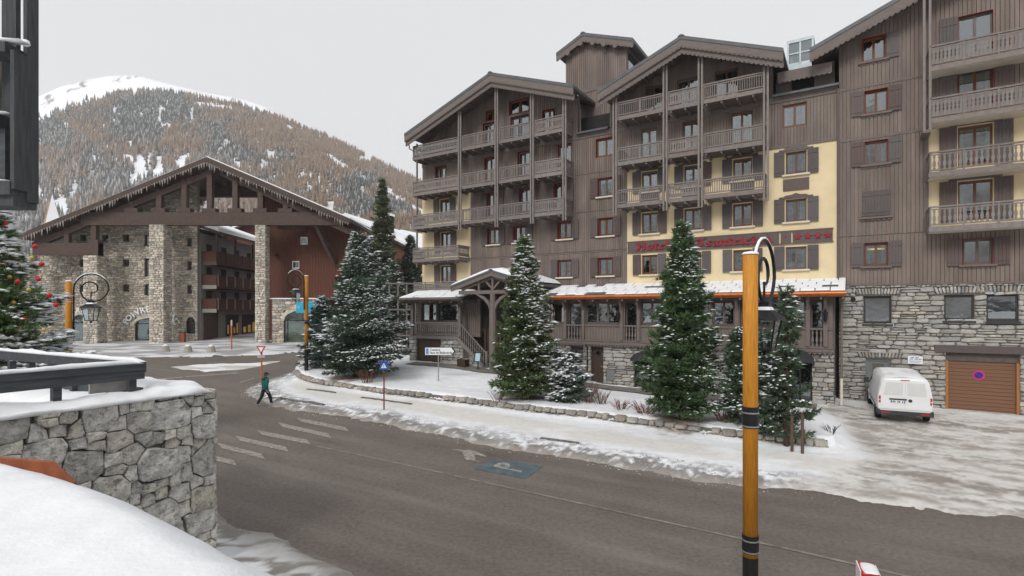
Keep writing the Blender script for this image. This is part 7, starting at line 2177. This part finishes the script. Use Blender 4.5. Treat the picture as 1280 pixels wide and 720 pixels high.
mb.box(-0.34, -0.26, -0.27, 0.27, -0.05, 0.54); mb.box(0.26, 0.34, -0.27, 0.27, -0.05, 0.54); mb.build('box', mat('dark_planter_wood', (0.06, 0.035, 0.02), 0.8), pb)
# snow poles, bollards on the square
q = G(289.5, 438); pole = thing('snow_pole', 'red and white snow pole on the square before the passage', 'marker pole', q); k = q.y / F
MB().tube([(0, 0, -0.1), (0, 0, 31 * k)], 0.07, 8).build('pole', M_ORP, pole); MB().tube([(0, 0, 31 * k), (0, 0, 38 * k)], 0.075, 8).build('top', mat('pale_top', (0.62, 0.58, 0.5), 0.6), pole)
for px, py, nm in ((207, 441, 'leftmost'), (235, 441.5, 'middle'), (264, 441.5, 'rightmost')):
    q = G(px, py); k = q.y / F
    t = thing('bollard', nm + ' of the three squat stone bollards on the square', 'bollard', q, 0, 'stone bollards on the square')
    MB().lathe([(0.42, -0.1), (0.40, 0.15), (0.28, 0.62), (0.12, 0.70)], 10).build('body', M_STW if False else mat('grey_bollard_stone', (0.36, 0.33, 0.30), 0.9, 0.2, 5), t); MB().lathe([(0.27, 0.63), (0.22, 0.74), (0.05, 0.80)], 10).build('snow', M_SNOW, t, True)
q = G(229.5, 428.5); br = thing('brown_bin', 'orange-brown wooden post box beside the small arched shop window', 'box', (q.x, 60.0, float(g(q.x, 60)))); MB().box(-0.25, 0.25, -0.2, 0.2, -0.1, 1.15).build('body', mat('orange_brown_box', (0.28, 0.10, 0.05), 0.7), br); MB().box(-0.28, 0.28, -0.23, 0.23, 1.152, 1.2).build('lid', M_DBROWN, br)
# red and white marker at the bottom edge
hgt = H - (701 - HY) * 9.9 / F
mk = thing('road_marker', 'red and white plastic road marker capped with snow at the bottom edge', 'road marker', ((1083.5 - CX) / F * 9.5, 9.4, 0.0), -0.42)
MB().box(-0.13, 0.13, 0.02, 0.46, -0.1, hgt - 0.30).build('lower_block', M_WHITE, mk); MB().box(-0.135, 0.135, 0.0, 0.48, hgt - 0.298, hgt).build('upper_block', mat('signal_red', (0.52, 0.02, 0.035), 0.4), mk)
MB().box(-0.152, -0.136, 0.02, 0.46, hgt - 0.29, hgt + 0.02).build('edge_strip', M_WHITE, mk)
snow_ridge('snow', mk, [(-0.11, 0.235, hgt - 0.01), (0.15, 0.235, hgt - 0.01)], 0.45, 0.05, 5, 12, nz=1.0)
# hydrant cluster by the wing
q = G(1037, 506); hy = thing('standpipe', 'small grey metal standpipe at the corner between hotel and chalet block', 'standpipe', q)
mb = MB(); mb.tube([(0, 0, -0.1), (0, 0, 0.85)], 0.06, 8); mb.tube([(0.18, 0, -0.1), (0.18, 0, 0.7)], 0.05, 8); mb.box(-0.06, 0.26, -0.06, 0.06, 0.4, 0.48); mb.build('pipes', M_STEEL, hy)

# crumbs of ploughed snow and ice along the edges of the road
def clods(n, line, lo, hi, seed, smin, smax):
    rng = np.random.default_rng(seed); L = np.array(line); k = rng.integers(0, len(L) - 1, n); t = rng.random((n, 1)); p = L[k] * (1 - t) + L[k + 1] * t
    d = unit(L[k + 1] - L[k]); nn = np.stack([d[:, 1], -d[:, 0]], -1); off = lo + (hi - lo) * rng.random((n, 1)) ** 1.3
    p = p + nn * off; sz = rng.uniform(smin, smax, n)
    return p, sz
dense = []
for a, b in zip(EDGE[:-1], EDGE[1:]):
    L_ = math.hypot(b[0] - a[0], b[1] - a[1])
    if L_ > 6: continue
    for i in range(max(1, int(L_ / 0.4))):
        t = i / max(1, int(L_ / 0.4)); dense.append((a[0] + (b[0] - a[0]) * t, a[1] + (b[1] - a[1]) * t))
p, sz = clods(4500, dense, 1.9, -0.12, 5, 0.010, 0.036)
kp = p[:, 0] < 9.0; p, sz = p[kp], sz[kp]
zz = np.maximum(verge_height(p)[0], g(p[:, 0], p[:, 1]))
V, T = octa(np.stack([p[:, 0], p[:, 1], zz + sz * 0.2], -1), sz, sz * 0.8, sz * 0.6, RNG.uniform(0, 6.28, len(p)), np.random.default_rng(6))
cc = np.repeat(np.where(RNG.random((len(p), 1)) < 0.45, np.array([[0.75, 0.77, 0.79]]), np.array([[0.24, 0.22, 0.20]]) * RNG.uniform(0.6, 1.6, (len(p), 1))), 6, 0)
link('snow_crumbs', fast_mesh('snow_crumbs', V, T, M_SNOWC, cc), kind='stuff', label='crumbs of dirty ploughed snow scattered along the road edge', category='snow')
near = [(-7.4, 13.7), (-6.0, 12.6), (-4.6, 11.5), (-3.3, 10.6), (-2.0, 9.6), (-0.5, 8.4)]
p, sz = clods(700, near, 1.3, 0.0, 9, 0.008, 0.03)
V, T = octa(np.stack([p[:, 0], p[:, 1], g(p[:, 0], p[:, 1]) + 0.02 + 0.06 * (RNG.random(len(p)))], -1), sz, sz * 0.8, sz * 0.6, RNG.uniform(0, 6.28, len(p)), np.random.default_rng(8))
cc = np.repeat(np.where(RNG.random((len(p), 1)) < 0.5, np.array([[0.75, 0.77, 0.79]]), np.array([[0.22, 0.20, 0.18]])), 6, 0)
link('snow_crumbs', fast_mesh('snow_crumbs', V, T, M_SNOWC, cc), kind='stuff', label='crumbs of dirty snow on the near roadside below the terrace wall', category='snow')
# ------------------------------------------------------------------ the white van
rc = G(1131, 531)
fwv = Vector((0.47, 0.883)).normalized()
VZ = float(g(rc.x + fwv.x * 2.2, rc.y + fwv.y * 2.2))
zf_, zr_ = float(g(rc.x + fwv.x * 3.9, rc.y + fwv.y * 3.9)) + 0.03, float(g(rc.x + fwv.x * 0.9, rc.y + fwv.y * 0.9)) + 0.03
van = thing('van', 'white panel van with twin rear doors parked nose to the rubble wall', 'van', (rc.x, rc.y, zr_ - 0.9 * (zf_ - zr_) / 3.0), math.atan2(fwv.y, fwv.x) - math.pi / 2)
van.rotation_euler.x = math.atan2(zf_ - zr_, 3.0)
M_VAN = mat('white_van_paint', (0.80, 0.81, 0.82), 0.28, 0.03, 1.5, spec=0.5)
M_VPAN = mat('frosted_door_panel', (0.66, 0.67, 0.66), 0.35, 0.04, 3)
M_PLAS = mat('grey_black_plastic', (0.045, 0.048, 0.052), 0.6, 0.15, 8)
# local: y forward from the rear face, x to the right, z up
ST = [(0.00, 0.93, 0.95, 0.78, 0.52, 1.08, 1.86), (0.06, 0.95, 0.965, 0.82, 0.42, 1.08, 1.93), (0.5, 0.955, 0.97, 0.83, 0.32, 1.08, 1.96), (2.6, 0.955, 0.97, 0.83, 0.32, 1.08, 1.97), (3.1, 0.955, 0.97, 0.82, 0.32, 1.07, 1.95), (3.5, 0.95, 0.96, 0.74, 0.32, 1.06, 1.72), (3.9, 0.94, 0.94, 0.68, 0.34, 1.04, 1.30), (4.3, 0.90, 0.90, 0.62, 0.36, 0.95, 1.08), (4.55, 0.80, 0.78, 0.5, 0.42, 0.75, 0.88)]
rings = []
for (y, wb, wm, wt, z0, zm, z1) in ST:
    half = [(wb * 0.9, z0), (wb, z0 + 0.10), (wm, (z0 + zm) / 2), (wm, zm), (wt + (wm - wt) * 0.45, zm + (z1 - zm) * 0.55), (wt, z1 - 0.12), (wt - 0.10, z1 - 0.03), (wt * 0.5, z1)]
    rings.append([(x, y, z) for x, z in half] + [(-x, y, z) for x, z in reversed(half)])
mb = MB(); n = len(rings[0]); vs = [p for r_ in rings for p in r_]; fs = []
for i in range(len(rings) - 1):
    for k in range(n): fs.append((i * n + k, i * n + (k + 1) % n, (i + 1) * n + (k + 1) % n, (i + 1) * n + k))
fs.append(tuple(range(n - 1, -1, -1))); fs.append(tuple((len(rings) - 1) * n + k for k in range(n)))
mb.add(vs, fs); body = mb.build('body', M_VAN, van)
bm = bmesh.new(); bm.from_mesh(body.data); bmesh.ops.recalc_face_normals(bm, faces=bm.faces); bm.to_mesh(body.data); bm.free()
body.data.polygons.foreach_set('use_smooth', [abs(p.normal.y) < 0.9 for p in body.data.polygons])
# rear doors: two leaves with raised frames and blank panels
for sg_, x0, x1 in ((-1, -0.86, -0.008), (1, 0.008, 0.86)):
    def xe(x, z): return x * (1.0 if z < 1.1 else 1.0 - 0.15 * (z - 1.1) / 0.75)
    d = MB(); pts = [(x0, 0.60), (x1, 0.60), (xe(x1, 1.1), 1.1), (xe(x1, 1.83), 1.83), (xe(x0, 1.83), 1.83), (xe(x0, 1.1), 1.1)]
    d.prism(pts, -0.03, 0.0); dd = d.build('rear_door', M_VAN, van)
    a, b = (x0 + 0.09, x1 - 0.07) if sg_ < 0 else (x0 + 0.07, x1 - 0.09)
    MB().prism([(xe(a, 1.2), 1.20), (xe(b, 1.2), 1.20), (xe(b, 1.75), 1.75), (xe(a, 1.75), 1.75)], -0.042, -0.0305).build('window_panel', M_VPAN, dd)
    lt = MB(); lx = -0.93 if sg_ < 0 else 0.93
    lt.box(min(lx, lx * 0.93), max(lx, lx * 0.93), -0.035, 0.10, 0.86, 1.14); lt.build('tail_light', mat('red_lens', (0.45, 0.012, 0.02), 0.2, 0.1, 5, spec=0.6), van)
    lt = MB(); lt.box(min(lx * 1.002, lx * 0.94), max(lx * 1.002, lx * 0.94), -0.04, -0.036, 0.95, 1.0).build('reverse_lens', mat('pale_lens', (0.7, 0.6, 0.6), 0.2), van)
    MB().box(sg_ * 0.55, sg_ * 0.85, -0.075, -0.055, 0.42, 0.47).build('reflector', MATS['red_lens'], van)
MB().box(-0.93, 0.93, -0.07, 0.12, 0.36, 0.52).build('rear_bumper', M_PLAS, van)
for sg_ in (-1, 1): MB().box(sg_ * 0.90, sg_ * 0.985, -0.05, 0.5, 0.34, 0.56).build('bumper_corner', M_PLAS, van)
MB().box(-0.56, 0.06, -0.055, -0.031, 1.00, 1.06).build('plate_strip', M_PLAS, van)
lp_ = MB().box(-0.51, 0.01, -0.05, -0.031, 0.87, 0.985).build('number_plate', M_WHITE, van)
mb = MB(); mb.box(-0.505, -0.465, -0.054, -0.0505, 0.875, 0.98); mb.box(-0.035, 0.005, -0.054, -0.0505, 0.875, 0.98); mb.build('plate_band', M_SIGNB, lp_)
mb = MB()
for k in range(7):
    if k in (2, 5): continue
    mb.box(-0.44 + k * 0.056, -0.40 + k * 0.056, -0.054, -0.0505, 0.895, 0.96)
mb.build('plate_marks', M_BLACK, lp_)
mb = MB(); mb.lathe([(0.07, 0), (0.07, 0.015)], 16); mb.v = [(v[0] + 0.18, -0.032 - v[2], v[1] + 0.99) for v in mb.v]; mb.build('badge', M_PLAS, van)
MB().box(-0.16, 0.16, -0.045, -0.02, 1.84, 1.87).build('brake_light', MATS['red_lens'], van)
# side details
for sg_ in (-1, 1):
    x = 0.972 * sg_
    MB().box(x - 0.004, x + 0.012 * sg_, 0.5, 3.3, 0.60, 0.64).build('side_trim', M_PLAS, van)
    gl = MB(); gl.add([(sg_ * 0.955, 2.75, 1.14), (sg_ * 0.95, 3.72, 1.12), (sg_ * 0.845, 3.42, 1.58), (sg_ * 0.875, 2.8, 1.72)], [(0, 1, 2, 3) if sg_ > 0 else (3, 2, 1, 0)]); gl.build('side_window', M_GLASS if False else mat('dark_car_glass', (0.02, 0.023, 0.026), 0.08, 0.1, 3, spec=0.7), van)
    # mirror
    mb = MB(); mb.box(sg_ * 0.97, sg_ * 1.18, 3.5, 3.62, 1.12, 1.36); mb.build('mirror', M_PLAS, van)
    for y in (0.88, 3.80):
        w = MB(); w.lathe([(0.22, 0), (0.30, 0.01), (0.335, 0.04), (0.335, 0.19), (0.30, 0.22)], 20); w.v = [(sg_ * (0.76 + v[2]), y + v[0], 0.335 + v[1]) for v in w.v]; wo = w.build('wheel', mat('tyre_rubber', (0.018, 0.018, 0.018), 0.85), van)
        r2 = MB(); r2.lathe([(0.205, 0.19), (0.19, 0.2), (0.06, 0.205)], 16); r2.v = [(sg_ * (0.76 + v[2]), y + v[0], 0.335 + v[1]) for v in r2.v]; r2.build('rim', M_STEEL, wo)
        ar_ = MB(); n_ = 10
        for k in range(n_):
            t0_, t1_ = math.pi * k / n_, math.pi * (k + 1) / n_
            P4 = [(y + rr2 * math.cos(t), 0.34 + rr2 * math.sin(t)) for rr2, t in ((0.35, t0_), (0.42, t0_), (0.42, t1_), (0.35, t1_))]
            ar_.prism(P4, sg_ * 0.93, sg_ * 0.975, 'yz')
        ar_.build('wheel_arch', M_PLAS if False else M_VAN, van)
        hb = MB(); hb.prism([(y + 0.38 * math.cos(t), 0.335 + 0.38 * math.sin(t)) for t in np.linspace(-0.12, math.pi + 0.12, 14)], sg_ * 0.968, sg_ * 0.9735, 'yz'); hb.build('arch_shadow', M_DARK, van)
MB().add([(-0.80, 3.14, 1.90), (0.80, 3.14, 1.90), (0.84, 3.93, 1.27), (-0.84, 3.93, 1.27)], [(0, 1, 2, 3)]).build('windscreen', MATS['dark_car_glass'], van)
# frost and snow dust on the roof
mb = MB(); vs = []; fs = []; nx_, ny_ = 14, 30
for j in range(ny_ + 1):
    for i in range(nx_ + 1):
        x = -0.72 + 1.44 * i / nx_; y = 0.12 + 2.95 * j / ny_
        vs.append((x, y, 1.965 - 0.05 * abs(x / 0.72) ** 3 + 0.02 * sstep(0.35, 0.6, fbm(x * 3, y * 2, 3)) - 0.025 * (1 if i in (0, nx_) or j in (0, ny_) else 0)))
for j in range(ny_):
    for i in range(nx_): fs.append((j * (nx_ + 1) + i, j * (nx_ + 1) + i + 1, (j + 1) * (nx_ + 1) + i + 1, (j + 1) * (nx_ + 1) + i))
mb.add(vs, fs); mb.build('snow', M_SNOW, van, True)

# ------------------------------------------------------------------ the walker
pp = G(331, 507.5)
px_ = G(331, 507.5)
sc = (H - px_.z) * 0  # ground height is taken from the road
person = None
def make_person(loc, heading, height):
    # joints in metres for a 1.75 m figure: x right, y forward, z up
    J = {
     'pelvis': (0, 0, 0.95, .155), 'waist': (0, 0.0, 1.10, .175), 'chest': (0, 0.03, 1.30, .20), 'neck0': (0, 0.04, 1.47, .10), 'neck': (0, 0.06, 1.53, .06), 'head': (0, 0.08, 1.63, .095), 'crown': (0, 0.08, 1.72, .07),
     'hipL': (-.10, 0, .90, .115), 'kneeL': (-.12, -.10, .50, .09), 'ankL': (-.13, -.34, .13, .07), 'toeL': (-.14, -.22, .05, .045),
     'hipR': (.10, 0, .90, .115), 'kneeR': (.12, .22, .52, .09), 'ankR': (.13, .30, .10, .07), 'toeR': (.14, .48, .05, .042),
     'shL': (-.20, .03, 1.40, .095), 'elL': (-.32, .04, 1.13, .078), 'wrL': (-.27, .17, .90, .042), 'haL': (-.26, .20, .82, .034), 'fiL': (-.255, .225, .765, .022),
     'shR': (.20, .03, 1.40, .095), 'elR': (.33, -.08, 1.14, .078), 'wrR': (.30, -.06, .89, .042), 'haR': (.30, -.04, .81, .034), 'fiR': (.295, -.02, .755, .022)}
    E = [('pelvis', 'waist'), ('waist', 'chest'), ('chest', 'neck0'), ('neck0', 'neck'), ('neck', 'head'), ('head', 'crown'),
         ('pelvis', 'hipL'), ('hipL', 'kneeL'), ('kneeL', 'ankL'), ('ankL', 'toeL'), ('pelvis', 'hipR'), ('hipR', 'kneeR'), ('kneeR', 'ankR'), ('ankR', 'toeR'),
         ('chest', 'shL'), ('shL', 'elL'), ('elL', 'wrL'), ('wrL', 'haL'), ('haL', 'fiL'), ('chest', 'shR'), ('shR', 'elR'), ('elR', 'wrR'), ('wrR', 'haR'), ('haR', 'fiR')]
    names = list(J); me = bpy.data.meshes.new('sk')
    me.from_pydata([J[n][:3] for n in names], [(names.index(a), names.index(b)) for a, b in E], [])
    o = bpy.data.objects.new('sk', me); COL.objects.link(o)
    sk = o.modifiers.new('s', 'SKIN'); sk.use_smooth_shade = True
    for i, n in enumerate(names):
        r_ = J[n][3]; me.skin_vertices[0].data[i].radius = (r_, r_ * (0.78 if n in ('chest', 'waist', 'pelvis') else 1.0)); me.skin_vertices[0].data[i].use_root = (n == 'pelvis')
    ss = o.modifiers.new('d', 'SUBSURF'); ss.levels = 2; ss.render_levels = 2
    dg = bpy.context.evaluated_depsgraph_get(); bme = bpy.data.meshes.new_from_object(o.evaluated_get(dg)); bpy.data.objects.remove(o)
    teal = mat('teal_jacket', (0.012, 0.115, 0.105), 0.75, 0.3, 9, 0.5, 14); blk = mat('black_trousers', (0.022, 0.025, 0.032), 0.85, 0.25, 8, 0.4, 14); skin = mat('skin', (0.52, 0.32, 0.24), 0.6, 0.08, 10); shoe = mat('pale_shoe', (0.55, 0.56, 0.60), 0.6, 0.2, 12)
    bme.materials.clear()
    for m in (skin, teal, blk, shoe): bme.materials.append(m)
    for p in bme.polygons:
        c = p.center; arm = abs(c.x) > 0.215 or (c.z < 0.95 and abs(c.x) > 0.2)
        if c.z > 1.50: k = 0
        elif abs(c.x) > 0.20 and c.z > 0.7: k = 1 if c.z > 0.87 else 0
        elif c.z > 0.86: k = 1
        elif c.z > 0.14 and not (c.y < -0.30 and c.z < 0.10): k = 2
        else: k = 3
        p.material_index = k; p.use_smooth = True
    k = height / 1.76
    t = thing('person', 'person in teal jacket and black trousers walking along the snowy kerb', 'person', loc, heading); t.scale = (k, k, k)
    b_ = link('body', bme, t)
    cap = MB(); cap.lathe([(0.108, 1.645), (0.112, 1.68), (0.095, 1.735), (0.05, 1.765), (0.01, 1.772)], 14, 0, 0.075); cap.box(-0.07, 0.07, 0.16, 0.25, 1.65, 1.668); cap.build('cap', mat('dark_cap', (0.03, 0.026, 0.03), 0.85), t, True)
    hood = MB(); hood.tube([(-0.12, -0.02, 1.47), (-0.07, -0.10, 1.45), (0.07, -0.10, 1.45), (0.12, -0.02, 1.47)], [0.05, 0.065, 0.065, 0.05], 8); hood.build('hood', teal, t, True)
    hair = MB(); hair.lathe([(0.085, 1.57), (0.102, 1.60), (0.104, 1.647)], 12, 0, 0.06); hair.build('hair', mat('grey_brown_hair', (0.10, 0.08, 0.07), 0.8), t, True)
    f = MB(); f.prism([(-0.018, 1.60), (0.018, 1.60), (0, 1.655)], 0.16, 0.195); f.build('nose', skin, t, True)
    e = MB()
    for sx in (-0.035, 0.035): e.lathe([(0.012, 1.638), (0.014, 1.645), (0.01, 1.652)], 8, sx, 0.165)
    e.build('eyes', M_BLACK, t, True)
    ea = MB()
    for sx in (-0.098, 0.098): ea.lathe([(0.008, 1.60), (0.022, 1.62), (0.02, 1.65), (0.006, 1.665)], 6, sx, 0.07)
    ea.build('ears', skin, t, True)
    # fingers and thumbs on both hands
    for side in (-1, 1):
        h0 = Vector(J['haL' if side < 0 else 'haR'][:3]); f0 = Vector(J['fiL' if side < 0 else 'fiR'][:3]); d = (f0 - h0).normalized(); fm = MB()
        for q, (off, ln) in enumerate(((-0.03, .07), (-0.010, .08), (0.010, .075), (0.028, .06))):
            p0 = h0 + Vector((0, off, 0)) + d * 0.02; p1 = p0 + d * ln * 0.6; p2 = p1 + d * ln * 0.5 + Vector((-side * 0.02, 0.01, 0)); fm.tube([p0, p1, p2], [0.011, 0.010, 0.007], 6)
        fm.tube([h0 + Vector((0, 0.02, 0.02)), h0 + Vector((-side * 0.01, 0.05, -0.01)), h0 + Vector((-side * 0.015, 0.055, -0.045))], [0.012, 0.011, 0.008], 6); fm.build('fingers', skin, t, True)
    return t
hgt = (511.0 - 469.0) / F * pp.y
make_person((pp.x, pp.y, pp.z - 0.0), math.radians(-38), hgt)
# ------------------------------------------------------------------ winter air
hzm = bpy.data.materials.new('winter_haze')
hzm.use_nodes = True
hN, hL = hzm.node_tree.nodes, hzm.node_tree.links
hN.clear()
h_out = hN.new('ShaderNodeOutputMaterial')
h_vol = hN.new('ShaderNodeVolumePrincipled')
h_vol.inputs['Color'].default_value = (0.94, 0.94, 0.95, 1)
h_vol.inputs['Density'].default_value = 0.00027
h_vol.inputs['Anisotropy'].default_value = 0.2
hL.new(h_vol.outputs[0], h_out.inputs['Volume'])
mb = MB(); mb.box(-2400, 2400, -1150, 1560, -3.0, 575); mb.build('haze', hzm, None, label='thin pale winter haze softening the far mountain', category='haze', kind='stuff')
